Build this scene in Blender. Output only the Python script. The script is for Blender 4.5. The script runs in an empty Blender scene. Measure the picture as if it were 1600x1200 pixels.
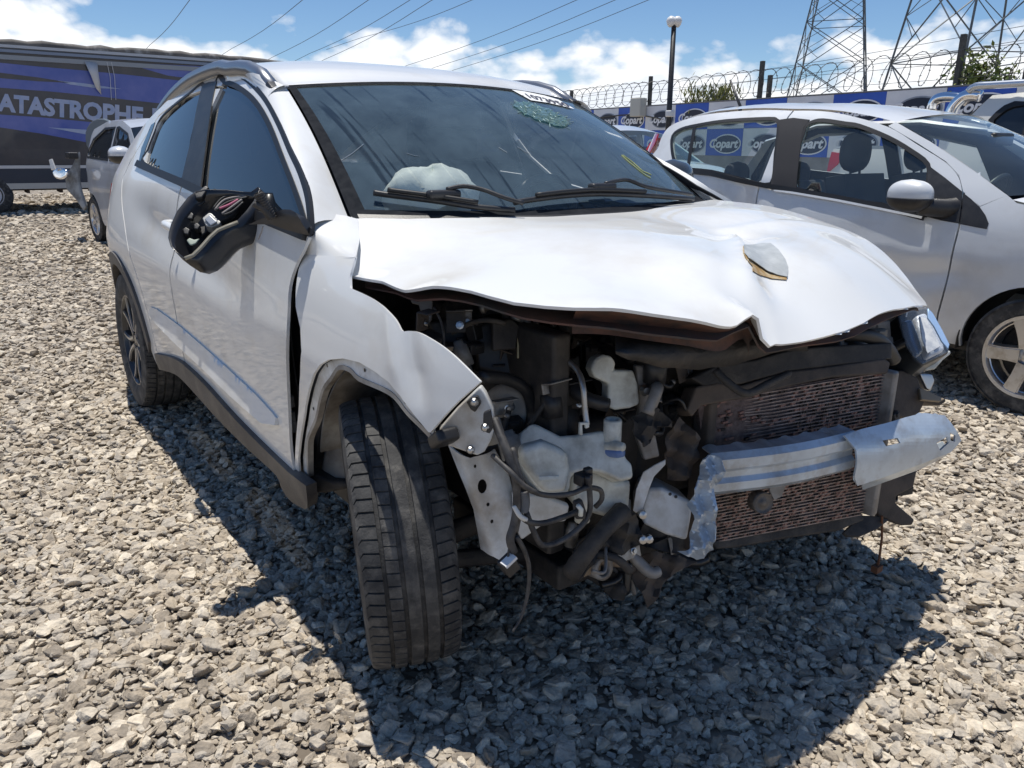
import bpy, bmesh, math, random
import numpy as np
from mathutils import Vector, Matrix, Quaternion
from mathutils.geometry import delaunay_2d_cdt
from mathutils.bvhtree import BVHTree
random.seed(7); RNG = np.random.default_rng(11)
scene = bpy.context.scene
COL = scene.collection
R = math.radians

# ------------------------------------------------------------------ camera
CO = Vector((1.50867, -1.55500, 1.25587)); YAW, PITCH, ROLL, FPX = 2.510488, 0.294217, 0.009573, 1216.366
_f = Vector((math.cos(YAW)*math.cos(PITCH), math.sin(YAW)*math.cos(PITCH), -math.sin(PITCH)))
_r0 = _f.cross(Vector((0, 0, 1))).normalized(); _u0 = _r0.cross(_f)
_r = _r0*math.cos(ROLL) + _u0*math.sin(ROLL); _u = -_r0*math.sin(ROLL) + _u0*math.cos(ROLL)
cd = bpy.data.cameras.new('camera'); cam = bpy.data.objects.new('camera', cd); COL.objects.link(cam)
cam.matrix_world = Matrix(((_r.x, _u.x, -_f.x, CO.x), (_r.y, _u.y, -_f.y, CO.y), (_r.z, _u.z, -_f.z, CO.z), (0, 0, 0, 1)))
cd.sensor_fit = 'HORIZONTAL'; cd.sensor_width = 36; cd.lens = 36*FPX/1600; cd.clip_start = .05; cd.clip_end = 3000
scene.camera = cam
scene.render.resolution_x = 1024; scene.render.resolution_y = 768

# ------------------------------------------------------------------ sky, sun, exposure
SUN = Vector((-.18, .04, 1)).normalized()
world = bpy.data.worlds.new('World'); scene.world = world; world.use_nodes = True
def build_world():
    nt = world.node_tree; N = nt.nodes; L = nt.links; N.clear()
    out = N.new('ShaderNodeOutputWorld'); bg = N.new('ShaderNodeBackground'); bg.inputs[1].default_value = .078
    sky = N.new('ShaderNodeTexSky'); sky.sky_type = 'NISHITA'; sky.sun_disc = False
    sky.sun_elevation = math.asin(SUN.z); sky.sun_rotation = math.atan2(SUN.x, SUN.y)
    sky.air_density = 1.0; sky.dust_density = .1; sky.ozone_density = 4.5; sky.altitude = 1500
    tc = N.new('ShaderNodeTexCoord'); sep = N.new('ShaderNodeSeparateXYZ'); L.new(tc.outputs['Generated'], sep.inputs[0])
    # cumulus: noise on the view direction, stretched a little sideways, thickening towards the horizon
    mp = N.new('ShaderNodeMapping'); mp.inputs['Scale'].default_value = (1, 1, 1.7); mp.inputs['Location'].default_value = (.37, .12, .05)
    L.new(tc.outputs['Generated'], mp.inputs[0])
    n1 = N.new('ShaderNodeTexNoise'); n1.inputs['Scale'].default_value = 4.6; n1.inputs['Detail'].default_value = 7; n1.inputs['Roughness'].default_value = .56; n1.inputs['Distortion'].default_value = .25
    n2 = N.new('ShaderNodeTexNoise'); n2.inputs['Scale'].default_value = 17; n2.inputs['Detail'].default_value = 6; n2.inputs['Roughness'].default_value = .6
    L.new(mp.outputs[0], n1.inputs[0]); L.new(mp.outputs[0], n2.inputs[0])
    def math_(op, a, b=None, clamp=False):
        m = N.new('ShaderNodeMath'); m.operation = op; m.use_clamp = clamp
        for i, q in enumerate((a, b)):
            if q is None: continue
            if isinstance(q, (int, float)): m.inputs[i].default_value = q
            else: L.new(q, m.inputs[i])
        return m.outputs[0]
    def ramp(x, stops):
        r = N.new('ShaderNodeValToRGB'); L.new(x, r.inputs[0]); e = r.color_ramp.elements
        while len(e) < len(stops): e.new(.5)
        for el, (p, c) in zip(e, stops): el.position = p; el.color = (c, c, c, 1) if not isinstance(c, tuple) else c+(1,)
        return r.outputs[0]
    z = sep.outputs[2]
    vo = N.new('ShaderNodeTexVoronoi'); vo.feature = 'F1'; vo.inputs['Scale'].default_value = 15; vo.inputs['Detail'].default_value = 2; vo.inputs['Roughness'].default_value = .55; L.new(mp.outputs[0], vo.inputs[0])
    cover = ramp(z, [(0, .80), (.05, .77), (.09, .68), (.13, .59), (.18, .47), (.28, .35), (1, .28)])   # share of sky the clouds take
    v = math_('ADD', math_('MULTIPLY', n1.outputs[0], .80), math_('ADD', math_('MULTIPLY', n2.outputs[0], .13), math_('MULTIPLY', math_('SUBTRACT', .75, vo.outputs['Distance']), .17)))
    d = math_('SUBTRACT', math_('ADD', v, cover), 1.04)
    mask = ramp(math_('MULTIPLY', math_('ADD', d, .02), 7.5, True), [(0, 0), (.3, .55), (.7, .95), (1, 1)])
    shade = ramp(math_('MULTIPLY', d, 5.0, True), [(0, (9.6, 10.6, 12.0)), (.3, (12.6, 13.1, 13.8)), (.65, (14.6, 14.7, 14.8)), (1, (11.8, 12.5, 13.6))])
    hs = N.new('ShaderNodeHueSaturation'); hs.inputs['Saturation'].default_value = 1.08; hs.inputs['Value'].default_value = 1.42; L.new(sky.outputs[0], hs.inputs['Color'])
    mx = N.new('ShaderNodeMix'); mx.data_type = 'RGBA'
    L.new(mask, mx.inputs[0]); L.new(hs.outputs[0], mx.inputs[6]); L.new(shade, mx.inputs[7])
    L.new(mx.outputs[2], bg.inputs[0]); L.new(bg.outputs[0], out.inputs[0])
build_world()
sl = bpy.data.lights.new('sun', 'SUN'); sl.energy = 4.8; sl.angle = R(.53); sl.color = (1, .955, .88)
so = bpy.data.objects.new('sun', sl); COL.objects.link(so); so.rotation_euler = SUN.to_track_quat('Z', 'Y').to_euler(); so.location = (0, 0, 20)
vs = scene.view_settings; vs.view_transform = 'Standard'; vs.look = 'None'; vs.exposure = 0.0; vs.gamma = 1; vs.use_curve_mapping = False

# ------------------------------------------------------------------ pixel rays (photo is 1600 x 1200)
def ray(px, py): return _f + _r*((px-800)/FPX) + _u*((600-py)/FPX)
def at(px, py, ax, val):
    d = ray(px, py); i = 'xyz'.index(ax); return CO + d*((val-CO[i])/d[i])
def onplane(px, py, p0, n):
    d = ray(px, py); n = Vector(n); return CO + d*((Vector(p0)-CO).dot(n)/d.dot(n))
def hit(bvh, px, py):
    h = bvh.ray_cast(CO, ray(px, py).normalized()); return h[0]

# ------------------------------------------------------------------ materials
MATS = {}
def mat(name, col, rough=.5, metal=0., coat=0., col2=None, scale=8., bump=0., bscale=60., spec=.5, mixlo=.4, mixhi=.65, trans=0., detail=5., rough2=None, dirt=None, dirtscale=3., dirtamt=.5):
    if name in MATS: return MATS[name]
    m = bpy.data.materials.new(name); m.use_nodes = True; nt = m.node_tree; N = nt.nodes; L = nt.links
    b = N['Principled BSDF']; b.inputs['Roughness'].default_value = rough; b.inputs['Metallic'].default_value = metal
    b.inputs['Coat Weight'].default_value = coat; b.inputs['Coat Roughness'].default_value = .04
    b.inputs['Specular IOR Level'].default_value = spec; b.inputs['Transmission Weight'].default_value = trans
    b.inputs['Base Color'].default_value = (*col, 1)
    tc = N.new('ShaderNodeTexCoord'); last = None
    def noise(sc, det):
        n = N.new('ShaderNodeTexNoise'); n.inputs['Scale'].default_value = sc; n.inputs['Detail'].default_value = det; n.inputs['Roughness'].default_value = .62
        L.new(tc.outputs['Object'], n.inputs[0]); return n.outputs[0]
    def rmp(x, lo, hi):
        r = N.new('ShaderNodeMapRange'); r.inputs[1].default_value = lo; r.inputs[2].default_value = hi; L.new(x, r.inputs[0]); return r.outputs[0]
    def mixc(fac, a, bb):
        x = N.new('ShaderNodeMix'); x.data_type = 'RGBA'; L.new(fac, x.inputs[0])
        for i, q in ((6, a), (7, bb)):
            if isinstance(q, tuple): x.inputs[i].default_value = (*q, 1)
            else: L.new(q, x.inputs[i])
        return x.outputs[2]
    c = tuple(col)
    if col2 is not None:
        f = rmp(noise(scale, detail), mixlo, mixhi); c = mixc(f, c, tuple(col2))
        if rough2 is not None:
            rr = N.new('ShaderNodeMapRange'); rr.inputs[3].default_value = rough; rr.inputs[4].default_value = rough2; L.new(f, rr.inputs[0]); L.new(rr.outputs[0], b.inputs['Roughness'])
    if dirt is not None:
        f = rmp(noise(dirtscale, 8), .48, .48+.5*(1.01-dirtamt)); c = mixc(f, c, tuple(dirt))
    if not isinstance(c, tuple): L.new(c, b.inputs['Base Color'])
    if bump:
        bn = N.new('ShaderNodeBump'); bn.inputs['Strength'].default_value = bump; bn.inputs['Distance'].default_value = .01
        L.new(noise(bscale, 4), bn.inputs['Height']); L.new(bn.outputs[0], b.inputs['Normal'])
    MATS[name] = m; return m

def glass(name, tint, dustcol=(.3, .33, .36), dust=.05, streak=False, refl=1.0, dscale=5.):
    """thin car glass: tinted see-through film, mirror reflection by fresnel, a dusting of dirt"""
    m = bpy.data.materials.new(name); m.use_nodes = True; nt = m.node_tree; N = nt.nodes; L = nt.links; N.clear()
    out = N.new('ShaderNodeOutputMaterial'); tr = N.new('ShaderNodeBsdfTransparent'); tr.inputs[0].default_value = (*tint, 1)
    gl = N.new('ShaderNodeBsdfGlossy'); gl.inputs['Roughness'].default_value = .015; gl.inputs[0].default_value = (refl, refl, refl, 1)
    lw = N.new('ShaderNodeLayerWeight'); lw.inputs[0].default_value = .5          # Facing is 1 - cos, alike from both sides of the pane
    pw = N.new('ShaderNodeMath'); pw.operation = 'POWER'; pw.inputs[1].default_value = 5; L.new(lw.outputs['Facing'], pw.inputs[0])
    fr = N.new('ShaderNodeMath'); fr.operation = 'MULTIPLY_ADD'; fr.inputs[1].default_value = .92; fr.inputs[2].default_value = .075; L.new(pw.outputs[0], fr.inputs[0])
    m1 = N.new('ShaderNodeMixShader'); L.new(fr.outputs[0], m1.inputs[0]); L.new(tr.outputs[0], m1.inputs[1]); L.new(gl.outputs[0], m1.inputs[2])
    df = N.new('ShaderNodeBsdfDiffuse'); df.inputs[0].default_value = (*dustcol, 1)
    m2 = N.new('ShaderNodeMixShader'); L.new(m1.outputs[0], m2.inputs[1]); L.new(df.outputs[0], m2.inputs[2]); L.new(m2.outputs[0], out.inputs[0])
    tc = N.new('ShaderNodeTexCoord'); n = N.new('ShaderNodeTexNoise'); n.inputs['Scale'].default_value = dscale; n.inputs['Detail'].default_value = 8; n.inputs['Roughness'].default_value = .7
    L.new(tc.outputs['Object'], n.inputs[0])
    r = N.new('ShaderNodeMapRange'); r.inputs[1].default_value = .3; r.inputs[2].default_value = .75; r.inputs[3].default_value = dust*.6; r.inputs[4].default_value = dust*1.5; L.new(n.outputs[0], r.inputs[0])
    fac = r.outputs[0]
    if streak:   # dried rain runs down the slope of the glass
        mp = N.new('ShaderNodeMapping'); mp.inputs['Scale'].default_value = (1.2, 26, 1.2); mp.inputs['Rotation'].default_value = (0, 0, R(7)); L.new(tc.outputs['Object'], mp.inputs[0])
        s = N.new('ShaderNodeTexNoise'); s.inputs['Scale'].default_value = 1.6; s.inputs['Detail'].default_value = 4; s.inputs['Distortion'].default_value = .4; L.new(mp.outputs[0], s.inputs[0])
        q = N.new('ShaderNodeMapRange'); q.inputs[1].default_value = .60; q.inputs[2].default_value = .66; q.inputs[3].default_value = 1; q.inputs[4].default_value = .35; L.new(s.outputs[0], q.inputs[0])
        k = N.new('ShaderNodeMath'); k.operation = 'MULTIPLY'; L.new(fac, k.inputs[0]); L.new(q.outputs[0], k.inputs[1]); fac = k.outputs[0]
        sp = N.new('ShaderNodeTexNoise'); sp.inputs['Scale'].default_value = 120; L.new(tc.outputs['Object'], sp.inputs[0])
        q2 = N.new('ShaderNodeMapRange'); q2.inputs[1].default_value = .70; q2.inputs[2].default_value = .74; q2.inputs[4].default_value = .35; L.new(sp.outputs[0], q2.inputs[0])
        k2 = N.new('ShaderNodeMath'); k2.operation = 'MAXIMUM'; L.new(fac, k2.inputs[0]); L.new(q2.outputs[0], k2.inputs[1]); fac = k2.outputs[0]
    L.new(fac, m2.inputs[0]); MATS[name] = m; return m

WHITE = mat('white_paint', (.76, .765, .75), .42, coat=.65, spec=.4, dirt=(.60, .56, .49), dirtscale=3.2, dirtamt=.24, rough2=.4)
WHITE_IN = mat('white_primer', (.68, .70, .71), .45, col2=(.5, .5, .48), scale=14, dirt=(.35, .30, .24), dirtscale=9, dirtamt=.55, coat=.2)
CREAM = mat('dusty_inner_metal', (.42, .40, .36), .6, col2=(.25, .22, .19), scale=6, dirt=(.12, .10, .08), dirtscale=5, dirtamt=.6)
PLAST = mat('black_plastic', (.018, .018, .02), .42, col2=(.035, .034, .034), scale=20, bump=.08, bscale=300)
CLAD = mat('grey_cladding', (.055, .052, .054), .55, col2=(.085, .08, .078), scale=9, dirt=(.2, .18, .15), dirtscale=6, dirtamt=.25, bump=.15, bscale=500)
RUBBER = mat('tyre_rubber', (.030, .030, .031), .8, col2=(.065, .064, .062), scale=14, dirt=(.17, .16, .145), dirtscale=22, dirtamt=.38, bump=.25, bscale=140)
SEAL = mat('rubber_seal', (.012, .012, .013), .5)
DUSTYBLK = mat('dusty_black', (.03, .028, .027), .7, col2=(.11, .095, .08), scale=9, mixlo=.45, mixhi=.8, bump=.3, bscale=60)
ENGDARK = mat('engine_dark', (.025, .024, .024), .6, col2=(.065, .058, .052), scale=12, bump=.2, bscale=40)
BROWNPL = mat('dusty_brown_plastic', (.10, .078, .062), .75, col2=(.045, .038, .034), scale=7, bump=.3, bscale=50)
ALU = mat('aluminium', (.55, .55, .54), .38, metal=.85, col2=(.4, .39, .37), scale=18)
STEEL = mat('steel', (.45, .45, .45), .3, metal=1.)
CHROME = mat('chrome', (.8, .8, .82), .08, metal=1.)
GREYMET = mat('grey_bare_metal', (.30, .29, .28), .55, metal=.3, col2=(.18, .16, .14), scale=14)
MILKY = mat('milky_plastic', (.70, .72, .68), .40, col2=(.56, .57, .51), scale=9, dirt=(.22, .2, .16), dirtscale=12, dirtamt=.4, spec=.5)
SILVER = mat('silver_paint', (.68, .70, .715), .42, metal=.06, coat=.7, dirt=(.42, .38, .33), dirtscale=1.6, dirtamt=.2)
SILVER2 = mat('silver_grey_paint', (.50, .53, .58), .42, metal=.12, coat=.7, dirt=(.3, .28, .25), dirtscale=1.6, dirtamt=.2)
GLASS_WS = glass('windscreen_glass', (.93, .96, .96), (.16, .235, .29), .28, streak=True)
GLASS_SIDE = glass('tinted_glass', (.05, .055, .06), (.10, .13, .17), .10)
GLASS_CLEAR = glass('clear_car_glass', (.84, .93, .91), (.3, .36, .38), .06)
GLASS_LAMP = glass('lamp_lens', (.93, .95, .97), (.5, .53, .57), .10, refl=.3)
REDLAMP = mat('red_lamp', (.45, .02, .02), .12, coat=1.)
SEATM = mat('seat_fabric', (.022, .024, .03), .85)
DASH = mat('dash_plastic', (.03, .031, .033), .65, col2=(.05, .05, .05), scale=20)

# ------------------------------------------------------------------ object helpers
def link(o, parent=None):
    COL.objects.link(o)
    if parent is not None: o.parent = parent
    return o
def tag(o, label, cat, group=None):
    o['label'] = label; o['category'] = cat
    if group: o['group'] = group
    return o
def struct(o): o['kind'] = 'structure'; return o
def empty(name, loc, label, cat, group=None, rz=0.):
    o = bpy.data.objects.new(name, None); COL.objects.link(o); o.location = loc; o.rotation_euler = (0, 0, rz); o.empty_display_size = .2
    return tag(o, label, cat, group)
def mesh_obj(name, verts, faces, m, parent=None, smooth=False):
    me = bpy.data.meshes.new(name); me.from_pydata([tuple(v) for v in verts], [], faces)
    o = bpy.data.objects.new(name, me)
    for mm in (m if isinstance(m, (list, tuple)) else [m]): me.materials.append(mm)
    if smooth: me.shade_smooth()
    link(o, parent)
    if parent is not None and parent.parent is None and parent.type == 'EMPTY':
        o.matrix_parent_inverse = Matrix.Translation(-Vector(parent.location)) if parent.rotation_euler.z == 0 else (Matrix.Translation(parent.location) @ Matrix.Rotation(parent.rotation_euler.z, 4, 'Z')).inverted()
    return o
def bevel(o, w=.004, seg=2, ang=35):
    b = o.modifiers.new('bevel', 'BEVEL'); b.width = w; b.segments = seg; b.limit_method = 'ANGLE'; b.angle_limit = R(ang); b.harden_normals = False
    o.data.shade_smooth(); o.modifiers.new('wn', 'WEIGHTED_NORMAL'); return o

class MB:
    """collects shapes and links them as ONE mesh object"""
    def __init__(s): s.v = []; s.f = []; s.mi = []
    def add(s, vs, fs, mi=0):
        k = len(s.v); s.v += [Vector(q) for q in vs]; s.f += [tuple(i+k for i in f) for f in fs]; s.mi += [mi]*len(fs); return s
    def box(s, c, size, rot=None, mi=0, taper=1.):
        c = Vector(c); hx, hy, hz = [q/2 for q in size]; M = rot if rot is not None else Matrix.Identity(3)
        if not isinstance(M, Matrix): M = Matrix.Rotation(M, 3, 'Z')
        vs = []
        for z in (-1, 1):
            t = taper if z > 0 else 1.
            for x, y in ((-1, -1), (1, -1), (1, 1), (-1, 1)): vs.append(c + M @ Vector((x*hx*t, y*hy*t, z*hz)))
        return s.add(vs, [(3, 2, 1, 0), (4, 5, 6, 7), (0, 1, 5, 4), (1, 2, 6, 5), (2, 3, 7, 6), (3, 0, 4, 7)], mi)
    def tube(s, pts, rad, n=8, mi=0, smoothit=0, caps=True):
        pts = [Vector(p) for p in pts]
        rads = list(rad) if isinstance(rad, (list, tuple)) else [rad]*len(pts)
        if smoothit:
            P, Q = [], []
            for i in range(len(pts)-1):
                p0 = pts[max(i-1, 0)]; p1 = pts[i]; p2 = pts[i+1]; p3 = pts[min(i+2, len(pts)-1)]
                for k in range(smoothit):
                    t = k/smoothit
                    P.append(.5*((2*p1) + (p2-p0)*t + (2*p0-5*p1+4*p2-p3)*t*t + (3*p1-p0-3*p2+p3)*t**3)); Q.append(rads[i]*(1-t)+rads[i+1]*t)
            P.append(pts[-1]); Q.append(rads[-1]); pts, rads = P, Q
        k = len(pts); vs = []; fs = []; a = None
        for i in range(k):
            d = (pts[min(i+1, k-1)]-pts[max(i-1, 0)]).normalized()
            if a is None: a = d.orthogonal().normalized()
            else:
                a = a - d*a.dot(d); a = a.normalized() if a.length > 1e-6 else d.orthogonal().normalized()
            b = d.cross(a)
            for j in range(n):
                t = 2*math.pi*j/n; vs.append(pts[i] + (a*math.cos(t)+b*math.sin(t))*rads[i])
        for i in range(k-1):
            for j in range(n): fs.append((i*n+j, i*n+(j+1) % n, (i+1)*n+(j+1) % n, (i+1)*n+j))
        if caps: fs.append(tuple(range(n-1, -1, -1))); fs.append(tuple((k-1)*n+j for j in range(n)))
        return s.add(vs, fs, mi)
    def lathe(s, prof, n=32, M=None, mi=0, closed=False):
        """prof: (r, h) pairs about local z"""
        M = M or Matrix.Identity(4); vs = []; fs = []; k = len(prof)
        for i in range(n):
            t = 2*math.pi*i/n
            for r_, h in prof: vs.append(M @ Vector((r_*math.cos(t), r_*math.sin(t), h)))
        for i in range(n):
            for j in range(k-1 if not closed else k):
                a = i*k+j; b = i*k+(j+1) % k; c = ((i+1) % n)*k+(j+1) % k; d = ((i+1) % n)*k+j; fs.append((a, d, c, b))
        return s.add(vs, fs, mi)
    def prism(s, poly, ext, mi=0):
        """poly: 3D loop, extruded by vector ext"""
        k = len(poly); ext = Vector(ext); vs = [Vector(p) for p in poly]+[Vector(p)+ext for p in poly]
        return s.add(vs, [tuple(range(k-1, -1, -1)), tuple(range(k, 2*k))]+[(i, (i+1) % k, k+(i+1) % k, k+i) for i in range(k)], mi)
    def build(s, name, m, parent=None, smooth=False, bev=0., fix=True):
        o = mesh_obj(name, s.v, s.f, m, parent, smooth)
        for p, i in zip(o.data.polygons, s.mi): p.material_index = i
        if fix:
            bm = bmesh.new(); bm.from_mesh(o.data); bmesh.ops.recalc_face_normals(bm, faces=bm.faces); bm.to_mesh(o.data); bm.free()
        if bev: bevel(o, bev)
        return o

def inpoly(x, y, poly):
    c = False; j = len(poly)-1
    for i in range(len(poly)):
        xi, yi = poly[i]; xj, yj = poly[j]
        if (yi > y) != (yj > y) and x < (xj-xi)*(y-yi)/(yj-yi)+xi: c = not c
        j = i
    return c
def inpoly_np(P, poly):
    c = np.zeros(len(P), bool); Q = np.array(poly); x, y = P[:, 0], P[:, 1]; j = len(Q)-1
    for i in range(len(Q)):
        xi, yi = Q[i]; xj, yj = Q[j]
        if yi != yj: c ^= ((yi > y) != (yj > y)) & (x < (xj-xi)*(y-yi)/(yj-yi)+xi)
        j = i
    return c
def resample(poly, step, closed=True):
    out = []; n = len(poly)
    for i in range(n if closed else n-1):
        a = poly[i]; b = poly[(i+1) % n]; L = math.hypot(b[0]-a[0], b[1]-a[1]); k = max(1, int(round(L/step)))
        for q in range(k): out.append((a[0]+(b[0]-a[0])*q/k, a[1]+(b[1]-a[1])*q/k))
    if not closed: out.append(poly[-1])
    return out
def spline2(pts, k=6, closed=False):
    """smooth 2D / 3D catmull-rom through points"""
    P = [Vector(p) for p in pts]; n = len(P); out = []
    for i in range(n if closed else n-1):
        g = (lambda q: P[q % n]) if closed else (lambda q: P[min(max(q, 0), n-1)])
        p0, p1, p2, p3 = g(i-1), g(i), g(i+1), g(i+2)
        for j in range(k):
            t = j/k; out.append(.5*((2*p1)+(p2-p0)*t+(2*p0-5*p1+4*p2-p3)*t*t+(3*p1-p0-3*p2+p3)*t**3))
    if not closed: out.append(P[-1])
    return [tuple(q) for q in out]
def fill2d(outline, step, holes=()):
    loops = [resample(outline, step)]+[resample(h, step) for h in holes]
    V2, E = [], []
    for lp in loops:
        k = len(V2); V2 += lp; E += [(k+i, k+(i+1) % len(lp)) for i in range(len(lp))]
    bpts = np.array(V2); x0, y0 = bpts.min(0); x1, y1 = bpts.max(0)
    gx = np.arange(x0+step*.5, x1, step); gy = np.arange(y0+step*.5, y1, step*.87)
    P = np.array([(x+(step*.5 if j % 2 else 0), y) for j, y in enumerate(gy) for x in gx])
    if len(P):
        ok = inpoly_np(P, loops[0])
        for h in loops[1:]: ok &= ~inpoly_np(P, h)
        P = P[ok]
        if len(P):
            near = np.array([np.min((bpts[:, 0]-x)**2+(bpts[:, 1]-y)**2) for x, y in P]); P = P[near >= (step*.55)**2]; V2 += [tuple(q) for q in P]
    r = delaunay_2d_cdt([Vector(q) for q in V2], E, [], 0, 1e-6)
    vs, fs = r[0], r[2]; keep = []
    va = np.array([tuple(v) for v in vs]); C = np.array([va[list(f)].mean(0) for f in fs]); ok = inpoly_np(C, outline)
    for h in holes: ok &= ~inpoly_np(C, h)
    keep = [tuple(f) for f, k in zip(fs, ok) if k]
    used = sorted({i for f in keep for i in f}); mp = {u: i for i, u in enumerate(used)}
    return [tuple(vs[u]) for u in used], [tuple(mp[i] for i in f) for f in keep]
def panel(name, outline, lift, step, m, parent, holes=(), thick=.004, out=(0, -1, 0), smooth=True, flip=False):
    """sheet panel: a 2D outline filled with small triangles and lifted onto a surface"""
    v2, fs = fill2d(outline, step, holes); vs = [Vector(lift(a, b)) for a, b in v2]
    nsum = Vector((0, 0, 0))
    for f in fs: nsum += (vs[f[1]]-vs[f[0]]).cross(vs[f[2]]-vs[f[0]])
    if nsum.dot(Vector(out)) < 0: fs = [f[::-1] for f in fs]
    o = mesh_obj(name, vs, fs, m, parent, smooth)
    if thick:
        s = o.modifiers.new('solid', 'SOLIDIFY'); s.thickness = thick; s.offset = -1; s.use_even_offset = False
        if smooth: e = o.modifiers.new('split', 'EDGE_SPLIT'); e.split_angle = R(50)
    return o
def flatpx(pts, p0, n): return [onplane(x, y, p0, n) for x, y in pts]
def slab(name, pxpts, p0, n, depth, m, parent, bev=.006, k=0):
    """traced outline on a real plane, extruded away from the viewer into a solid"""
    n = Vector(n).normalized()
    if n.dot(CO-Vector(p0)) < 0: n = -n
    if k: pxpts = spline2(pxpts, k, True)
    loop = flatpx(pxpts, p0, n); mb = MB(); mb.prism(loop, -n*depth); o = mb.build(name, m, parent)
    bm = bmesh.new(); bm.from_mesh(o.data); bmesh.ops.triangulate(bm, faces=[f for f in bm.faces if len(f.verts) > 4]); bm.to_mesh(o.data); bm.free()
    if bev: bevel(o, bev, 3, 40)
    return o
def pchip(xs, ys):
    xs = np.array(xs, float); ys = np.array(ys, float)
    if xs[0] > xs[-1]: xs, ys = xs[::-1], ys[::-1]
    h = np.diff(xs); d = np.diff(ys)/h; m = np.zeros(len(xs)); m[0], m[-1] = d[0], d[-1]
    for i in range(1, len(xs)-1):
        if d[i-1]*d[i] > 0:
            w1 = 2*h[i]+h[i-1]; w2 = h[i]+2*h[i-1]; m[i] = (w1+w2)/(w1/d[i-1]+w2/d[i])
    def f(x):
        x = min(max(x, xs[0]), xs[-1]); i = min(max(int(np.searchsorted(xs, x))-1, 0), len(h)-1); t = (x-xs[i])/h[i]
        return float((2*t**3-3*t*t+1)*ys[i]+(t**3-2*t*t+t)*h[i]*m[i]+(-2*t**3+3*t*t)*ys[i+1]+(t**3-t*t)*h[i]*m[i+1])
    return f
def on_side(px, py, Y, t0=.4, t1=30., sgn=-1):
    """where the pixel's ray meets the surface y = sgn*Y(x, z)"""
    d = ray(px, py); g = lambda t: (CO.y+t*d.y) - sgn*Y(CO.x+t*d.x, CO.z+t*d.z)
    t = t0; prev = g(t); best = (abs(prev), t)
    while t < t1:
        s = .02*max(1, t*.5); c = g(t+s)
        if abs(c) < best[0]: best = (abs(c), t+s)
        if prev < 0 <= c:
            a, b = t, t+s
            for _ in range(30):
                q = (a+b)/2
                if g(q) < 0: a = q
                else: b = q
            best = (0, b); break
        prev = c; t += s
    p = CO+d*best[1]; return (p.x, p.z)
# ------------------------------------------------------------------ ground and gravel
def ground_material():
    m = bpy.data.materials.new('gravel_bed'); m.use_nodes = True; nt = m.node_tree; N = nt.nodes; L = nt.links; b = N['Principled BSDF']; b.inputs['Roughness'].default_value = .95
    tc = N.new('ShaderNodeTexCoord')
    v = N.new('ShaderNodeTexVoronoi'); v.inputs['Scale'].default_value = 17; v.inputs['Randomness'].default_value = 1; L.new(tc.outputs['Object'], v.inputs[0])
    v2 = N.new('ShaderNodeTexVoronoi'); v2.feature = 'DISTANCE_TO_EDGE'; v2.inputs['Scale'].default_value = 17; L.new(tc.outputs['Object'], v2.inputs[0])
    sp = N.new('ShaderNodeSeparateColor'); L.new(v.outputs['Color'], sp.inputs[0])
    r = N.new('ShaderNodeValToRGB'); L.new(sp.outputs[0], r.inputs[0]); e = r.color_ramp.elements
    e[0].color = (.10, .085, .07, 1); e[1].color = (.50, .45, .37, 1); q = e.new(.45); q.color = (.26, .225, .18, 1)
    n = N.new('ShaderNodeTexNoise'); n.inputs['Scale'].default_value = .55; n.inputs['Detail'].default_value = 6; L.new(tc.outputs['Object'], n.inputs[0])
    rr = N.new('ShaderNodeMapRange'); rr.inputs[1].default_value = .45; rr.inputs[2].default_value = .75; L.new(n.outputs[0], rr.inputs[0])
    mx = N.new('ShaderNodeMix'); mx.data_type = 'RGBA'; L.new(rr.outputs[0], mx.inputs[0]); L.new(r.outputs[0], mx.inputs[6]); mx.inputs[7].default_value = (.24, .195, .145, 1)
    L.new(mx.outputs[2], b.inputs['Base Color'])
    bp = N.new('ShaderNodeBump'); bp.inputs['Strength'].default_value = .9; bp.inputs['Distance'].default_value = .03; L.new(v2.outputs[0], bp.inputs['Height']); L.new(bp.outputs[0], b.inputs['Normal'])
    return m
GROUND = ground_material()
def ground():
    vs = []; fs = []; n = 120; S = 1500.
    xs = sorted(set([-S, -400, -120, 60, 200, S]+list(np.linspace(-40, 20, 61)))); ys = sorted(set([-S, -300, -80, 80, 300, S]+list(np.linspace(-20, 40, 61))))
    for x in xs:
        for y in ys:
            h = .02*math.sin(x*.9+1.3)*math.sin(y*.7+.4)+.012*math.sin(x*2.1+y*1.7)
            near = math.hypot(x+1.3, y) < 4 or abs(x) > 60 or abs(y) > 60
            vs.append((x, y, -.022+(0 if near else h*.6)))
    ny = len(ys)
    for i in range(len(xs)-1):
        for j in range(ny-1): fs.append((i*ny+j, (i+1)*ny+j, (i+1)*ny+j+1, i*ny+j+1))
    struct(mesh_obj('ground', vs, fs, GROUND, None, True))
ground()

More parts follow.
